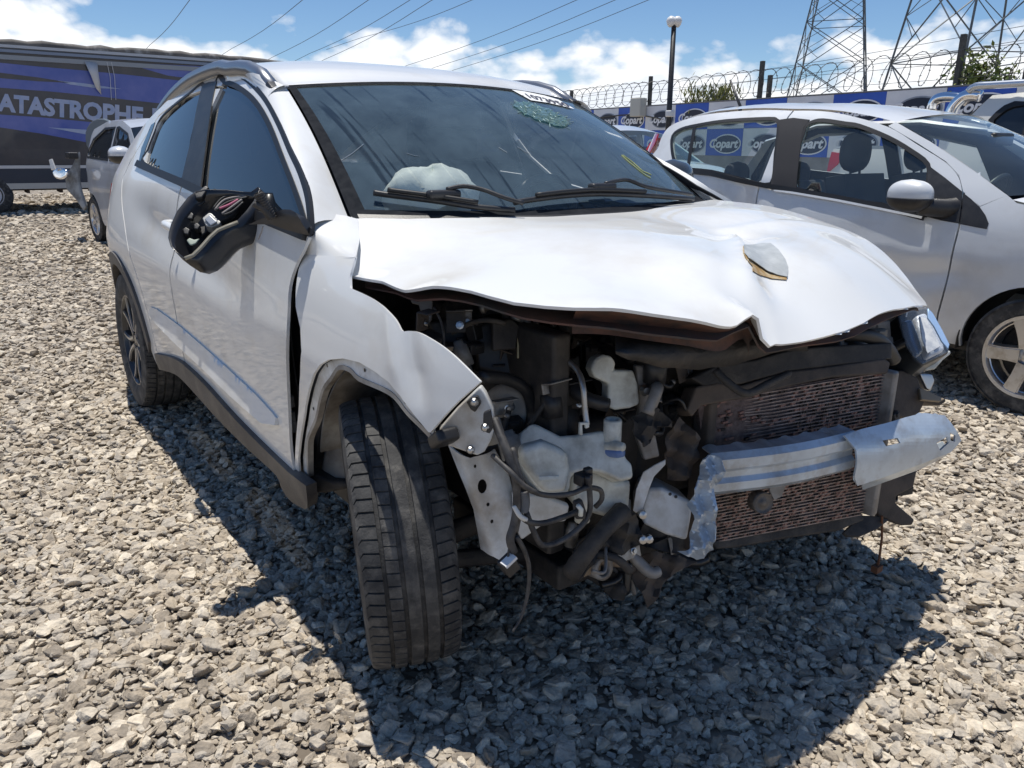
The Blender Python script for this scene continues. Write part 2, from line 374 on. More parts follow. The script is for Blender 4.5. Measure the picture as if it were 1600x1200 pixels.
def stone_material():
    m = bpy.data.materials.new('crushed_stone'); m.use_nodes = True; nt = m.node_tree; N = nt.nodes; L = nt.links; b = N['Principled BSDF']; b.inputs['Roughness'].default_value = .85; b.inputs['Specular IOR Level'].default_value = .3
    a = N.new('ShaderNodeAttribute'); a.attribute_type = 'INSTANCER'; a.attribute_name = 'tone'
    r = N.new('ShaderNodeValToRGB'); L.new(a.outputs['Fac'], r.inputs[0]); e = r.color_ramp.elements
    e[0].position = 0; e[0].color = (.21, .18, .145, 1); e[1].position = 1; e[1].color = (.70, .625, .51, 1)
    for p, c in ((.20, (.33, .28, .22)), (.42, (.53, .45, .345)), (.55, (.43, .385, .325)), (.78, (.68, .595, .47))):
        q = e.new(p); q.color = (*c, 1)
    tc = N.new('ShaderNodeTexCoord'); n = N.new('ShaderNodeTexNoise'); n.inputs['Scale'].default_value = 3.; n.inputs['Detail'].default_value = 6; L.new(tc.outputs['Object'], n.inputs[0])
    rr = N.new('ShaderNodeMapRange'); rr.inputs[1].default_value = .3; rr.inputs[2].default_value = .7; rr.inputs[3].default_value = .72; rr.inputs[4].default_value = 1.18; L.new(n.outputs[0], rr.inputs[0])
    mx = N.new('ShaderNodeMix'); mx.data_type = 'RGBA'; mx.blend_type = 'MULTIPLY'; mx.inputs[0].default_value = 1; L.new(r.outputs[0], mx.inputs[6]); L.new(rr.outputs[0], mx.inputs[7]); L.new(mx.outputs[2], b.inputs['Base Color'])
    bp = N.new('ShaderNodeBump'); bp.inputs['Strength'].default_value = .35; bp.inputs['Distance'].default_value = .1; L.new(n.outputs[0], bp.inputs['Height']); L.new(bp.outputs[0], b.inputs['Normal'])
    return m
STONE = stone_material()
def gravel():
    src = bpy.data.collections.new('stone_shapes')
    for k in range(16):
        bm = bmesh.new(); fl = random.uniform(.36, .66); wd = random.uniform(.55, .95)
        for i in range(15):
            p = Vector((random.gauss(0, 1), random.gauss(0, 1), random.gauss(0, 1))).normalized()
            p = Vector([math.copysign(abs(c)**.72, c) for c in p])*random.uniform(.40, .52); p.y *= wd; p.z *= fl; bm.verts.new(p)
        r = bmesh.ops.convex_hull(bm, input=bm.verts)
        bmesh.ops.delete(bm, geom=[g for g in r['geom_interior'] if isinstance(g, bmesh.types.BMVert)], context='VERTS')
        bmesh.ops.bevel(bm, geom=list(bm.edges), offset=.022, segments=1, affect='EDGES', profile=.5)
        bmesh.ops.recalc_face_normals(bm, faces=bm.faces)
        me = bpy.data.meshes.new('stone'); bm.to_mesh(me); bm.free(); me.materials.append(STONE); me.shade_smooth()
        me.set_sharp_from_angle(angle=R(24))
        o = bpy.data.objects.new('stone_shape', me); src.objects.link(o)
    pts = []
    yaw = math.atan2(_f.y, _f.x)
    for r0, r1, dens, mean in ((.7, 3.4, 2600, .018), (.7, 3.2, 2300, .036), (3.2, 5.5, 1700, .038), (5.5, 9, 800, .048), (9, 15, 240, .070), (15, 24, 60, .11)):
        half = .92; area = half*(r1*r1-r0*r0); n = int(dens*area)
        rad = np.sqrt(RNG.uniform(r0*r0, r1*r1, n)); ang = yaw+RNG.uniform(-half, half, n)
        s = mean*np.exp(RNG.normal(0, .30, n)); s = np.clip(s, mean*.4, mean*1.95)
        pts.append(np.stack([CO.x+rad*np.cos(ang), CO.y+rad*np.sin(ang), -.016+.26*RNG.uniform(0, 1, n)*s-.1*s, s], 1))
    P = np.concatenate(pts); n = len(P)
    me = bpy.data.meshes.new('gravel'); me.vertices.add(n); me.vertices.foreach_set('co', P[:, :3].astype(np.float32).ravel())
    def attr(nm, typ, arr, key):
        a = me.attributes.new(nm, typ, 'POINT'); a.data.foreach_set(key, arr.ravel())
    rot = np.stack([RNG.normal(0, .28, n), RNG.normal(0, .28, n), RNG.uniform(0, 6.283, n)], 1).astype(np.float32)
    attr('rot', 'FLOAT_VECTOR', rot, 'vector'); attr('scl', 'FLOAT', P[:, 3].astype(np.float32), 'value')
    # patches of browner and paler stone, plus stone-to-stone variety
    patch = .5+.5*np.sin(P[:, 0]*1.1+.6)*np.sin(P[:, 1]*1.4+.3*P[:, 0])
    attr('tone', 'FLOAT', np.clip(RNG.beta(1.7, 1.8, n)*.86+.14*patch, 0, 1).astype(np.float32), 'value')
    attr('pick', 'INT', RNG.integers(0, 16, n).astype(np.int32), 'value')
    o = bpy.data.objects.new('gravel', me); COL.objects.link(o); o['kind'] = 'stuff'; tag(o, 'grey and beige crushed stone gravel covering the yard', 'gravel')
    g = bpy.data.node_groups.new('scatter_stones', 'GeometryNodeTree'); g.interface.new_socket('Geometry', in_out='INPUT', socket_type='NodeSocketGeometry'); g.interface.new_socket('Geometry', in_out='OUTPUT', socket_type='NodeSocketGeometry')
    N = g.nodes; L = g.links; gi = N.new('NodeGroupInput'); go = N.new('NodeGroupOutput')
    ci = N.new('GeometryNodeCollectionInfo'); ci.inputs['Collection'].default_value = src; ci.inputs['Separate Children'].default_value = True; ci.inputs['Reset Children'].default_value = True
    ip = N.new('GeometryNodeInstanceOnPoints'); ip.inputs['Pick Instance'].default_value = True
    def named(nm, t):
        a = N.new('GeometryNodeInputNamedAttribute'); a.data_type = t; a.inputs[0].default_value = nm; return a.outputs[0]
    L.new(gi.outputs[0], ip.inputs['Points']); L.new(ci.outputs[0], ip.inputs['Instance']); L.new(named('pick', 'INT'), ip.inputs['Instance Index'])
    L.new(named('rot', 'FLOAT_VECTOR'), ip.inputs['Rotation']); L.new(named('scl', 'FLOAT'), ip.inputs['Scale'])
    L.new(ip.outputs[0], go.inputs[0])
    md = o.modifiers.new('scatter', 'NODES'); md.node_group = g
    print('stones', n)
gravel()
# ------------------------------------------------------------------ the wrecked white SUV (x forward, y to its left, front axle at x = 0)
SUV = empty('wrecked_suv', (-1.3, 0, 0), 'wrecked white SUV with stripped front end, buckled bonnet and cracked windscreen', 'car')
# ---- side of the cabin: half width over height, pinched front and rear
_base = pchip([.20, .28, .36, .46, .56, .66, .74, .79, .86, .94, 1.02, 1.08, 1.14, 1.22, 1.32, 1.42, 1.50, 1.55, 1.60],
              [.80, .838, .858, .868, .875, .881, .885, .886, .874, .856, .838, .822, .795, .757, .708, .655, .605, .56, .49])
_plan = pchip([-3.46, -3.40, -3.30, -3.15, -2.95, -2.7, -2.4, -2.0, -1.0, -.4, .0], [-.30, -.19, -.115, -.062, -.028, -.006, .0, .0, .0, .0, -.004])
def Yc(x, z):
    y = _base(z) + _plan(x)
    # haunch over the rear wheel and the sweeping hollow in the doors below the shoulder line
    y += .020*math.exp(-((x+2.62)/.42)**2-((z-.90)/.16)**2)
    zc = .70+.17*(-(x+.5))/1.6                       # shoulder line rises to the rear
    if x < -.35: y -= .013*math.exp(-((z-(zc+.10))/.065)**2)*max(0, min(1, (-x-.45)/.5))*max(0, min(1, (2.35+x)/.4))
    if z > 1.12: y -= .03*max(0, min(1, (-x-1.6)/1.4))*min(1, (z-1.12)/.2)
    return y
# ---- front wing
_fb = pchip([.30, .40, .50, .60, .70, .76, .82, .88, .93, .97, 1.01, 1.045, 1.07, 1.09, 1.11], [.835, .856, .868, .876, .886, .888, .880, .868, .854, .838, .816, .786, .750, .712, .66])
_fp = pchip([-.5, -.3, -.1, .1, .25, .35, .45, .60, .75], [.0, .0, .004, .0, -.02, -.045, -.085, -.19, -.33])
def Yf(x, z):
    y = _fb(z)+_fp(x)
    q = (x-.235)+.55*(z-.84); y -= .010*math.exp(-(q/.035)**2)*max(0, 1-abs(z-.84)/.14); y += .007*math.exp(-((q+.05)/.03)**2)*max(0, 1-abs(z-.84)/.14)     # crease behind the torn tip
    return y
def cab(p): return [on_side(x, y, Yc) for x, y in p]
def fen(p): return [on_side(x, y, Yf) for x, y in p]
LC = lambda off=0.: (lambda x, z: (x, -Yc(x, z)+off, z))
LF = lambda off=0.: (lambda x, z: (x, -Yf(x, z)+off, z))
MIR = lambda lift: (lambda a, b: (lift(a, b)[0], -lift(a, b)[1], lift(a, b)[2]))

win_f = [(336, 131), (353, 129), (375, 138), (400, 160), (422, 197), (444, 253), (459, 291), (470, 322), (479, 352), (481, 364), (400, 332), (309, 293)]
win_r = [(319, 134), (294, 148), (266, 170), (250, 187), (241, 208), (231, 234), (225, 255), (286, 281), (300, 215)]
seal = [(331, 117), (353, 113), (375, 118), (394, 131), (416, 156), (437, 196), (453, 234), (469, 268), (480, 306), (483.5, 345), (484, 368)]
seal_in = [(331, 120), (353, 116.5), (374, 122), (392, 135), (413, 160), (433, 198), (449, 236), (464.5, 270), (476, 308), (480.5, 345), (481, 366)]
door_front_edge = [(482.5, 371), (472, 394), (462, 414), (452, 447), (449, 493), (447, 559), (450, 633), (453.6, 703), (459, 735)]
sill_top = [(459, 736), (420, 699), (373, 652), (327, 601), (300, 575), (285, 563), (268, 556), (247, 552)]
sill_bot = [(254, 577), (280, 584), (303, 605), (350, 657), (397, 703), (439, 741), (448, 764), (471, 787), (488, 792), (487, 757)]

W_F = cab(spline2(win_f, 3, True)); W_R = cab(win_r)
# rear wheel arch in the side plane
def arc(cx, cz, r_, a0, a1, n=24): return [(cx+r_*math.cos(R(a0+(a1-a0)*i/n)), cz+r_*math.sin(R(a0+(a1-a0)*i/n))) for i in range(n+1)]
RWX, FWX, WZ = -2.61, 0.0, .334
XB = cab([(303, 205)])[0][0]                         # middle of the B post
dfe = cab(spline2(door_front_edge, 4)); st = cab(spline2(sill_top, 3))
belt_f = cab([(481, 369)])[0]
topc = cab(spline2(seal_in, 4))
ZS = .40
# front door: frame, skin
b_top = min(topc, key=lambda p: abs(p[0]+1.545))
XD = -1.56                                          # cut between the two doors at the belt
fd = [p for p in topc if p[0] > XD]
fd_out = fd + dfe + [p for p in st if p[0] > XD and p[0] < dfe[-1][0]] + [(XD, np.interp(XD, [q[0] for q in st[::-1]], [q[1] for q in st[::-1]]))]
FD = panel('front_door', fd_out, LC(), .016, WHITE, SUV, holes=[W_F], thick=.008)
# roof side line behind the doors
roofline = pchip([-.9, -1.1, -1.4, -1.7, -2.0, -2.3, -2.6, -2.85, -3.1, -3.25], [1.40, 1.455, 1.50, 1.512, 1.50, 1.462, 1.395, 1.32, 1.23, 1.16])
stx = [q[0] for q in st[::-1]]; stz = [q[1] for q in st[::-1]]
rd_back = [(-2.60, 1.10), (-2.50, 1.02), (-2.36, .92), (-2.24, .80), (-2.16, .68), (-2.10, .55), (-2.08, st[-1][1])]
fdtop = fd[0]
rtop = [(x, min(roofline(x)-.055, fdtop[1]+.01)) for x in np.linspace(XD-.012, -2.45, 12)]
rd_out = rtop + [(-2.56, 1.28), (-2.63, 1.18)] + rd_back + [(x, float(np.interp(x, stx, stz))) for x in np.linspace(-2.04, XD-.012, 8)]
RD = panel('rear_door', rd_out, LC(), .016, WHITE, SUV, holes=[W_R], thick=.03)
# rear quarter with the arch cut out
arch = arc(RWX, WZ, .385, -8, 186)
q_out = [(x+.0, z) for x, z in [(-2.64, 1.18), (-2.57, 1.28)]]
q_out = [(XD-.02, rtop[0][1]+.012)] + [(x, roofline(x)) for x in np.linspace(XD-.02, -3.25, 16)] + [(-3.38, 1.08), (-3.42, .9), (-3.43, .72), (-3.40, .52), (-3.30, .36)] + [(-3.10, .30)] + arch[::-1] + [(-2.13, .30), (-2.092, st[-1][1])] + [(x-.012, z) for x, z in rd_back[::-1]] + [(-2.645, 1.18), (-2.575, 1.285), (-2.46, rtop[-1][1]+.008)] + [(x, z+.010) for x, z in rtop[::-1]]
QP = panel('quarter_panel', q_out, LC(), .018, WHITE, SUV, thick=.03)
# dark sub-structure behind gaps: post and glass channel, follows the side a little further in
def inner_side(lift, sg=1):
    tl_ = cab([(478, 371), (400, 341), (309, 302), (219, 262)])
    pts = [(-.44, .32), (-.47, .6), (-.47, tl_[0][1]-.03)]+[(x-.04, z-.02) for x, z in tl_]+[(-2.7, 1.12), (-3.2, 1.05), (-3.35, .9), (-3.36, .75)]+arc(RWX, WZ, .41, 175, 0)+[(-2.1, .33)]
    return panel('body_frame', pts, lift, .03, SEAL, SUV, thick=.004, out=(0, 1, 0))
inner_side(LC(.048))
# glass
def smooth_glass(W, off):
    P = np.array(W); A = lambda x, z: np.stack([np.ones_like(x), x, z, x*x, z*z, x*z], -1); cx, cz = P.mean(0); co, *_ = np.linalg.lstsq(A(P[:, 0]-cx, P[:, 1]-cz), np.array([Yc(x, z) for x, z in W]), rcond=None)
    return lambda x, z: (x, -float(A(np.array(x-cx), np.array(z-cz)) @ co)+off, z)
GF = panel('window', W_F, smooth_glass(W_F, .010), .03, GLASS_SIDE, FD, thick=0)
GR = panel('window', W_R, smooth_glass(W_R, .010), .03, GLASS_SIDE, RD, thick=0)
# black frames of the windows and the B post applique
def ribbon(name, pts, w, lift, m, parent, closed=False, thick=.004, off=None):
    """flat strip of width w along a 2D path"""
    P = [Vector(p) for p in pts]; n = len(P); A, B = [], []
    for i in range(n):
        d = (P[(i+1) % n]-P[i-1]) if closed else (P[min(i+1, n-1)]-P[max(i-1, 0)])
        d = d.normalized() if d.length > 1e-9 else Vector((1, 0)); nn = Vector((-d.y, d.x))
        A.append(P[i]+nn*w/2); B.append(P[i]-nn*w/2)
    vs = [Vector(lift(*a)) for a in A]+[Vector(lift(*b)) for b in B]; fs = []
    for i in range(n if closed else n-1): j = (i+1) % n; fs.append((i, j, n+j, n+i))
    o = mesh_obj(name, vs, fs, m, parent, True)
    if thick:
        s = o.modifiers.new('solid', 'SOLIDIFY'); s.thickness = thick; s.offset = 0; e = o.modifiers.new('split', 'EDGE_SPLIT'); e.split_angle = R(50)
    return o
ribbon('window_trim', cab(spline2(win_f, 4, True)), .016, LC(-.001), SEAL, FD, True)
ribbon('window_trim', cab(spline2(win_r, 4, True)), .014, LC(-.001), SEAL, RD, True)
panel('pillar_trim', cab([(318, 132), (328, 128), (340, 127), (330, 180), (323, 230), (314, 297), (300, 289), (285, 282), (301, 215)]), LC(-.004), .04, PLAST, FD, thick=.006)
panel('quarter_window', cab([(237, 195), (243, 191), (228, 234), (222, 253), (218, 251), (222, 231)]), LC(-.003), .03, GLASS_SIDE, QP, thick=.003)
ribbon('belt_trim', cab([(216, 255), (225, 259), (286, 285), (309, 296), (345, 311), (400, 335), (440, 351), (480, 367)]), .026, LC(-.006), SEAL, FD, thick=.012)
ribbon('door_seal', cab(spline2([(a[0]*.5+b[0]*.5, a[1]*.5+b[1]*.5) for a, b in zip(seal, seal_in)], 4)), .014, LC(.006), SEAL, SUV, thick=.012)
# chrome-less side strip on the doors and grey sill and arch cladding
strip = [(236, 479), (247, 483), (280, 507), (315, 537), (350, 568), (401, 615), (425, 641), (434, 652), (435.5, 663), (420, 659), (373, 617), (330, 576), (280, 531), (250, 503), (238, 490)]
_mt = cab([(236, 479), (247, 483), (280, 507), (315, 537), (350, 568), (401, 615), (425, 641), (434, 652), (436, 656)]); _mx = [q[0] for q in _mt]; _mz = [q[1] for q in _mt]
panel('door_moulding', cab(strip), lambda x, z: (x, -Yc(x, z)-.006-.30*max(0, float(np.interp(x, _mx, _mz))-z), z), .015, WHITE, FD, thick=.012)
sb = cab(spline2(sill_bot, 3))
def sill_lift(x, z):
    zt = float(np.interp(x, stx, stz)); return (x, -max(Yc(x, z), .835)-.016+.05*max(0, (.36-z))**1.0*.6, z)
panel('sill_cladding', st + [(p[0], p[1]) for p in sb], sill_lift, .03, CLAD, SUV, thick=.03)
ai, ao = arc(RWX, WZ, .372, 2, 184, 30), arc(RWX, WZ, .432, 10, 184, 30)
panel('arch_cladding', ai + ao[::-1], lambda x, z: (x, -Yc(x, z)-.012, z), .025, CLAD, SUV, thick=.03)
# door handle, mostly behind the hanging mirror
hb = at(276, 356, 'y', -.885)
mb = MB(); mb.tube([(hb.x+.10, -.865, hb.z-.005), (hb.x+.06, -.90, hb.z), (hb.x-.02, -.905, hb.z+.004), (hb.x-.10, -.90, hb.z+.006), (hb.x-.13, -.87, hb.z+.006)], [.012, .014, .015, .014, .012], 10, smoothit=4)
mb.build('door_handle', WHITE, FD, True)

# ---- front wing
f_gap = [(475, 399), (467, 419), (462, 456), (462, 479), (469, 512), (471, 549), (469, 587), (467, 633), (462, 694), (461, 730)]
f_arch_out = [(468, 745), (466, 715), (470, 680), (477, 635), (483, 607), (490, 585), (500, 570), (513, 562), (536, 560), (561, 566), (585, 580), (607, 597), (625, 618), (640, 639), (655, 658), (669, 675)]
f_arch_in = [(474, 745), (473, 697), (476, 680), (486, 656), (492, 627), (498, 608), (509, 593), (521, 576.5), (538, 580.5), (552, 594), (586, 609), (607, 622), (627, 647), (648, 668), (664, 685)]
f_front = [(672, 676), (690, 655), (715, 628), (750, 597.5)]
f_top = [(750, 596), (728, 574), (707, 554), (685, 537), (661, 523), (648, 518), (639, 517), (628, 517), (621, 505), (614, 495), (598, 479), (582, 467), (565, 458), (547, 450)]
f_up = [(546.5, 431), (550, 419), (555, 400)]
FW = panel('front_wing', fen(f_gap + f_arch_out + f_front + spline2(f_top, 3) + spline2(f_up, 3)), LF(), .010, WHITE, SUV, thick=.006)
_anch = [((484, 370), at(484, 370, 'y', -.824)), ((482, 330), at(482, 330, 'y', -.79)), ((484, 306), at(484, 306, 'y', -.765)), ((545, 333), at(545, 333, 'y', -.697)), ((560, 343), at(560, 343, 'y', -.702)), ((562, 372), at(562, 372, 'y', -.745))]
for q in [(470, 412), (476, 398), (490, 399), (505, 400), (520, 400), (535, 400), (555, 400), (500, 425), (530, 425), (548, 425)]:
    x_, z_ = fen([q])[0]; _anch.append((q, Vector((x_, -Yf(x_, z_), z_))))
def tps2(pts, lam=1e-4):
    X = np.array([p[0] for p in pts])/100.; z = np.array([p[1] for p in pts]); n = len(z); d = np.linalg.norm(X[:, None]-X[None], axis=2); A = np.zeros((n+3, n+3)); A[:n, :n] = np.where(d > 0, d*d*np.log(d+1e-12), 0)+lam*np.eye(n); A[:n, n] = 1; A[:n, n+1:] = X; A[n, :n] = 1; A[n+1:, :n] = X.T
    s = np.linalg.solve(A, np.concatenate([z, [0, 0, 0]]))
    def f(a, b):
        r = np.hypot(X[:, 0]-a/100., X[:, 1]-b/100.); return float(s[:n] @ np.where(r > 0, r*r*np.log(r+1e-12), 0)+s[n]+s[n+1]*a/100.+s[n+2]*b/100.)
    return f
_dep = tps2([(q, (P_-CO).dot(_f)) for q, P_ in _anch])
panel('wing_corner', [(475, 400), (480, 384), (485, 371), (484, 345), (483.5, 326), (500, 330), (520, 334), (540, 337), (559, 342), (562, 372), (555, 402), (535, 403), (505, 403)], lambda a, b: CO+ray(a, b)*(_dep(a, b)+.001), 4, WHITE, FW, thick=.004, out=(0, -1, 1))
panel('arch_flange', fen(f_arch_out + f_arch_in[::-1]), LF(.014), .02, WHITE_IN, FW, thick=.004)
ribbon('flange_lip', fen(spline2(f_arch_in, 3)), .010, LF(.020), CREAM, FW, thick=.016)
for px, py in ((482, 640), (561, 580), (624, 630), (512, 571)):
    x, z = fen([(px, py)])[0]; mb = MB(); mb.lathe([(0, 0), (.0045, 0)], 10, Matrix.Translation((x, -Yf(x, z)-.0012 + (.014 if py != 571 else 0), z)) @ Matrix.Rotation(R(90), 4, 'X')); mb.build('bolt_hole', SEAL, FW)
# scratch mark and black clip at the wing's lower tip
x, z = fen([(672, 680)])[0]; mb = MB(); mb.box((x, -Yf(x, z)+.03, z-.012), (.05, .05, .028), Matrix.Rotation(R(-35), 3, 'Y')); mb.build('clip', PLAST, FW, bev=.008)

# ---- far side, mirrored (never seen head-on from here)
def FAR(off=0.): return lambda x, z: (x, Yc(x, z)-off-.10*max(0, min(1, (z-1.03)/.1))*max(0, min(1, (x+1.15)/.4)), z)
panel('door_card', fd_out, FAR(.045), .1, SEATM, SUV, holes=[W_F], thick=.004, out=(0, -1, 0)); panel('door_card', rd_out, FAR(.045), .1, SEATM, SUV, holes=[W_R], thick=.004, out=(0, -1, 0))
panel('front_door', fd_out, FAR(), .07, WHITE, SUV, holes=[W_F], thick=.03, out=(0, 1, 0))
panel('rear_door', rd_out, FAR(), .07, WHITE, SUV, holes=[W_R], thick=.03, out=(0, 1, 0))
panel('quarter_panel', q_out, MIR(LC()), .07, WHITE, SUV, thick=.03, out=(0, 1, 0))
panel('window', W_F, FAR(.01), .08, GLASS_SIDE, SUV, thick=0, out=(0, 1, 0)); panel('window', W_R, MIR(LC(.01)), .08, GLASS_SIDE, SUV, thick=0, out=(0, 1, 0))
lw = [(-.38, .34), (-.36, 1.0), (-.34, 1.03), (-.2, 1.03), (0, 1.0), (.18, .96), (.30, .88), (.36, .80), (.36, .62)] + arc(0, WZ, .385, 42, 186)
panel('front_wing', lw, (lambda x, z: (x, .885*Yf(x, z), z)), .05, WHITE, SUV, thick=.006, out=(0, 1, 0))
panel('sill_cladding', st + [(p[0], p[1]) for p in sb], MIR(sill_lift), .08, CLAD, SUV, thick=.03, out=(0, 1, 0))

# ---- windscreen: patch between the cowl curve and the header curve
def WSP(u, v):      # u -1..1 across (car right to left), v 0 base .. 1 top
    b = Vector((-.40+.20*(1-abs(u)**2.2), .690*u, 1.078-.012*(1-u*u))); t = Vector((-1.04+.085*(1-u*u), .592*u, 1.438+.030*(1-u*u)))
    p = b.lerp(t, v); bul = .035*math.sin(math.pi*min(max(v, 0), 1))*(1-.35*u*u); return p+Vector((.5, 0, .87))*bul
def grid(name, fn, nu, nv, m, parent, u0=-1, u1=1, v0=0, v1=1, out=(0, 0, 1), thick=0., smooth=True):
    vs = [Vector(fn(u0+(u1-u0)*i/nu, v0+(v1-v0)*j/nv)) for j in range(nv+1) for i in range(nu+1)]
    fs = [(j*(nu+1)+i, j*(nu+1)+i+1, (j+1)*(nu+1)+i+1, (j+1)*(nu+1)+i) for j in range(nv) for i in range(nu)]
    ns = sum(((vs[f[1]]-vs[f[0]]).cross(vs[f[2]]-vs[f[0]]) for f in fs), Vector())
    if ns.dot(Vector(out)) < 0: fs = [f[::-1] for f in fs]
    o = mesh_obj(name, vs, fs, m, parent, smooth)
    if thick:
        s = o.modifiers.new('solid', 'SOLIDIFY'); s.thickness = thick; s.offset = -1
    return o
WS = grid('windscreen', WSP, 36, 24, GLASS_WS, SUV, -.985, .985, -.12, .99, out=(1, 0, 1))
WSB = BVHTree.FromPolygons([v.co for v in WS.data.vertices], [tuple(p.vertices) for p in WS.data.polygons])
FRIT = mat('black_frit', (.018, .02, .024), .95, col2=(.03, .032, .036), scale=30, spec=.04)
def band(name, fa, fb, n, m, parent, off=.003):
    vs = []; 
    for i in range(n+1):
        for fn in (fa, fb): vs.append(Vector(fn(i/n)))
    return mesh_obj(name, vs, [(2*i, 2*i+1, 2*i+3, 2*i+2) for i in range(n)], m, parent, True)
up = lambda p, o=.003: Vector(p)+Vector((.55, 0, .83))*o
for sg in (-1, 1):
    band('screen_border', lambda t: up(WSP(sg*.992, t*1.1-.12)), lambda t: up(WSP(sg*(.955-.02*(1-t)), t*1.1-.12)), 24, FRIT, WS)
band('screen_border', lambda t: up(WSP(-.985+1.97*t, .995)), lambda t: up(WSP(-.985+1.97*t, .965)), 40, FRIT, WS)
band('screen_border', lambda t: up(WSP(-.985+1.97*t, -.14)), lambda t: up(WSP(-.985+1.97*t, .045)), 40, FRIT, WS)
# shaded sun band along the top of the glass
# pillars: strip between windscreen edge and the door seal
sealc = [Vector((x, -Yc(x, z), z)) for x, z in cab(spline2(seal, 6)) if x > -1.35]
def pillar(sg):
    A = []; B = []; C = []
    for i in range(25):
        v = i/24; w = WSP(-1, v*1.02-.02); z = w.z
        s = min(sealc, key=lambda q: abs(q.z-z-.0)+.0*abs(q.x)) if v < 1 else sealc[0]
        A.append(w); B.append(s)
    vs = []; nB = 6
    for a, b in zip(A, B):
        for k in range(nB+1):
            t = k/nB; d = (b-a).length
            if sg > 0: b2 = Vector((b.x-.04, b.y+.03, b.z-.02)); p = a.lerp(b2, t)+Vector((-.5, .2, -.6)).normalized()*(math.sin(math.pi*t)*.05*d)
            else: p = a.lerp(b, t)+Vector((.35, -.75, .45)).normalized()*(math.sin(math.pi*t)*.16*d)
            vs.append(Vector((p.x, sg*-1*p.y if sg > 0 else p.y, p.z)))
    fs = []
    for i in range(24):
        for k in range(nB): fs.append((i*(nB+1)+k, i*(nB+1)+k+1, (i+1)*(nB+1)+k+1, (i+1)*(nB+1)+k))
    mb = MB(); mb.add(vs, fs); o = mb.build('windscreen_pillar', WHITE, SUV, True)
    bm = bmesh.new(); bm.from_mesh(o.data); 
    if sum((f.normal.x for f in bm.faces)) < 0: bmesh.ops.reverse_faces(bm, faces=bm.faces)
    bm.to_mesh(o.data); bm.free(); return o
pillar(-1); pillar(1)

# ---- roof
_rc = pchip([-.93, -1.02, -1.12, -1.3, -1.55, -1.85, -2.2, -2.55, -2.85, -3.1, -3.28], [1.462, 1.482, 1.508, 1.545, 1.575, 1.588, 1.580, 1.553, 1.512, 1.465, 1.425])
def ROOF(u, v):
    xs = -.955 if v <= 0 else None
    x0 = WSP(u, 1).x; x = x0+(-3.28-x0)*v; t = (x-(-.95))/(-3.28+.95)
    hw = .592+.02*math.sin(math.pi*min(1, t*1.2)) - .04*t; z = _rc(x+(.0)); zed = roofline(x)+.018 if x < -1.1 else 1.438+(roofline(x)-roofline(-1.04))*.9+.004
    e = abs(u)**3.0
    zz = z*(1-e)+min(zed, z)*e
    if v < .06: zz = WSP(u, 1).z*(1-v/.06)+zz*(v/.06)
    return (x, hw*u, zz)
RF = grid('roof', ROOF, 40, 60, WHITE, SUV, thick=.01)
# cant rail closing roof edge to door tops
def cant(u, v, sg):
    x = -1.0+(-3.25+1.0)*v; a = Vector(ROOF(-1, (x+1.04)/(-3.28+1.04))); zt = roofline(x) if x < XD else np.interp(x, [q[0] for q in sealx], [q[1] for q in sealx])
    b = Vector((x, -Yc(x, zt-.004), zt-.004)); t = (u+1)/2; p = a.lerp(b, t); p += Vector((0, -.5, .86))*math.sin(math.pi*t)*.012
    return (p.x, p.y*(-1 if sg > 0 else 1), p.z)
sealx = sorted([(q.x, q.z) for q in sealc] + [(-1.36, sealc[0].z), (XD, rtop[0][1]+.02)])
for sg in (-1, 1): grid('cant_rail', lambda u, v: cant(u, v, sg), 6, 50, WHITE, SUV, out=(0, sg*.5, 1))
# silver roof rails
RAIL = mat('satin_rail', (.33, .34, .36), .32, metal=.8)
rail_px = [(300, 122), (328, 104), (345, 97), (362, 91.5), (381, 89), (400, 92.5), (415, 100), (428, 110), (439, 121)]
for sg in (-1, 1):
    pts = []
    for i in range(17):
        t = i/16; x = -1.07-1.75*t; q = cant(-.35, (x+1.0)/(-2.25), sg); h = .012*min(1, t/.13)**.6*min(1, (1-t)/.12)**.6
        pts.append((q[0], q[1], q[2]+h))
    vs = []
    for p in pts:
        for dy, dz in ((-.022, -.034), (-.019, .008), (0, .016), (.019, .008), (.022, -.034)): vs.append((p[0], p[1]+dy, p[2]+dz))
    fs = [(i*5+k, i*5+(k+1) % 5, (i+1)*5+(k+1) % 5, (i+1)*5+k) for i in range(16) for k in range(5)] + [(0, 1, 2, 3, 4), tuple(16*5+k for k in (4, 3, 2, 1, 0))]
    mb = MB(); mb.add(vs, fs); o = mb.build('roof_rail', RAIL, RF, True)
    e0 = pts[0]; mb = MB(); mb.box((e0[0]+.01, e0[1], e0[2]-.01), (.05, .042, .03), Matrix.Rotation(R(28), 3, 'Y')); mb.build('rail_end', PLAST, RF, bev=.008)
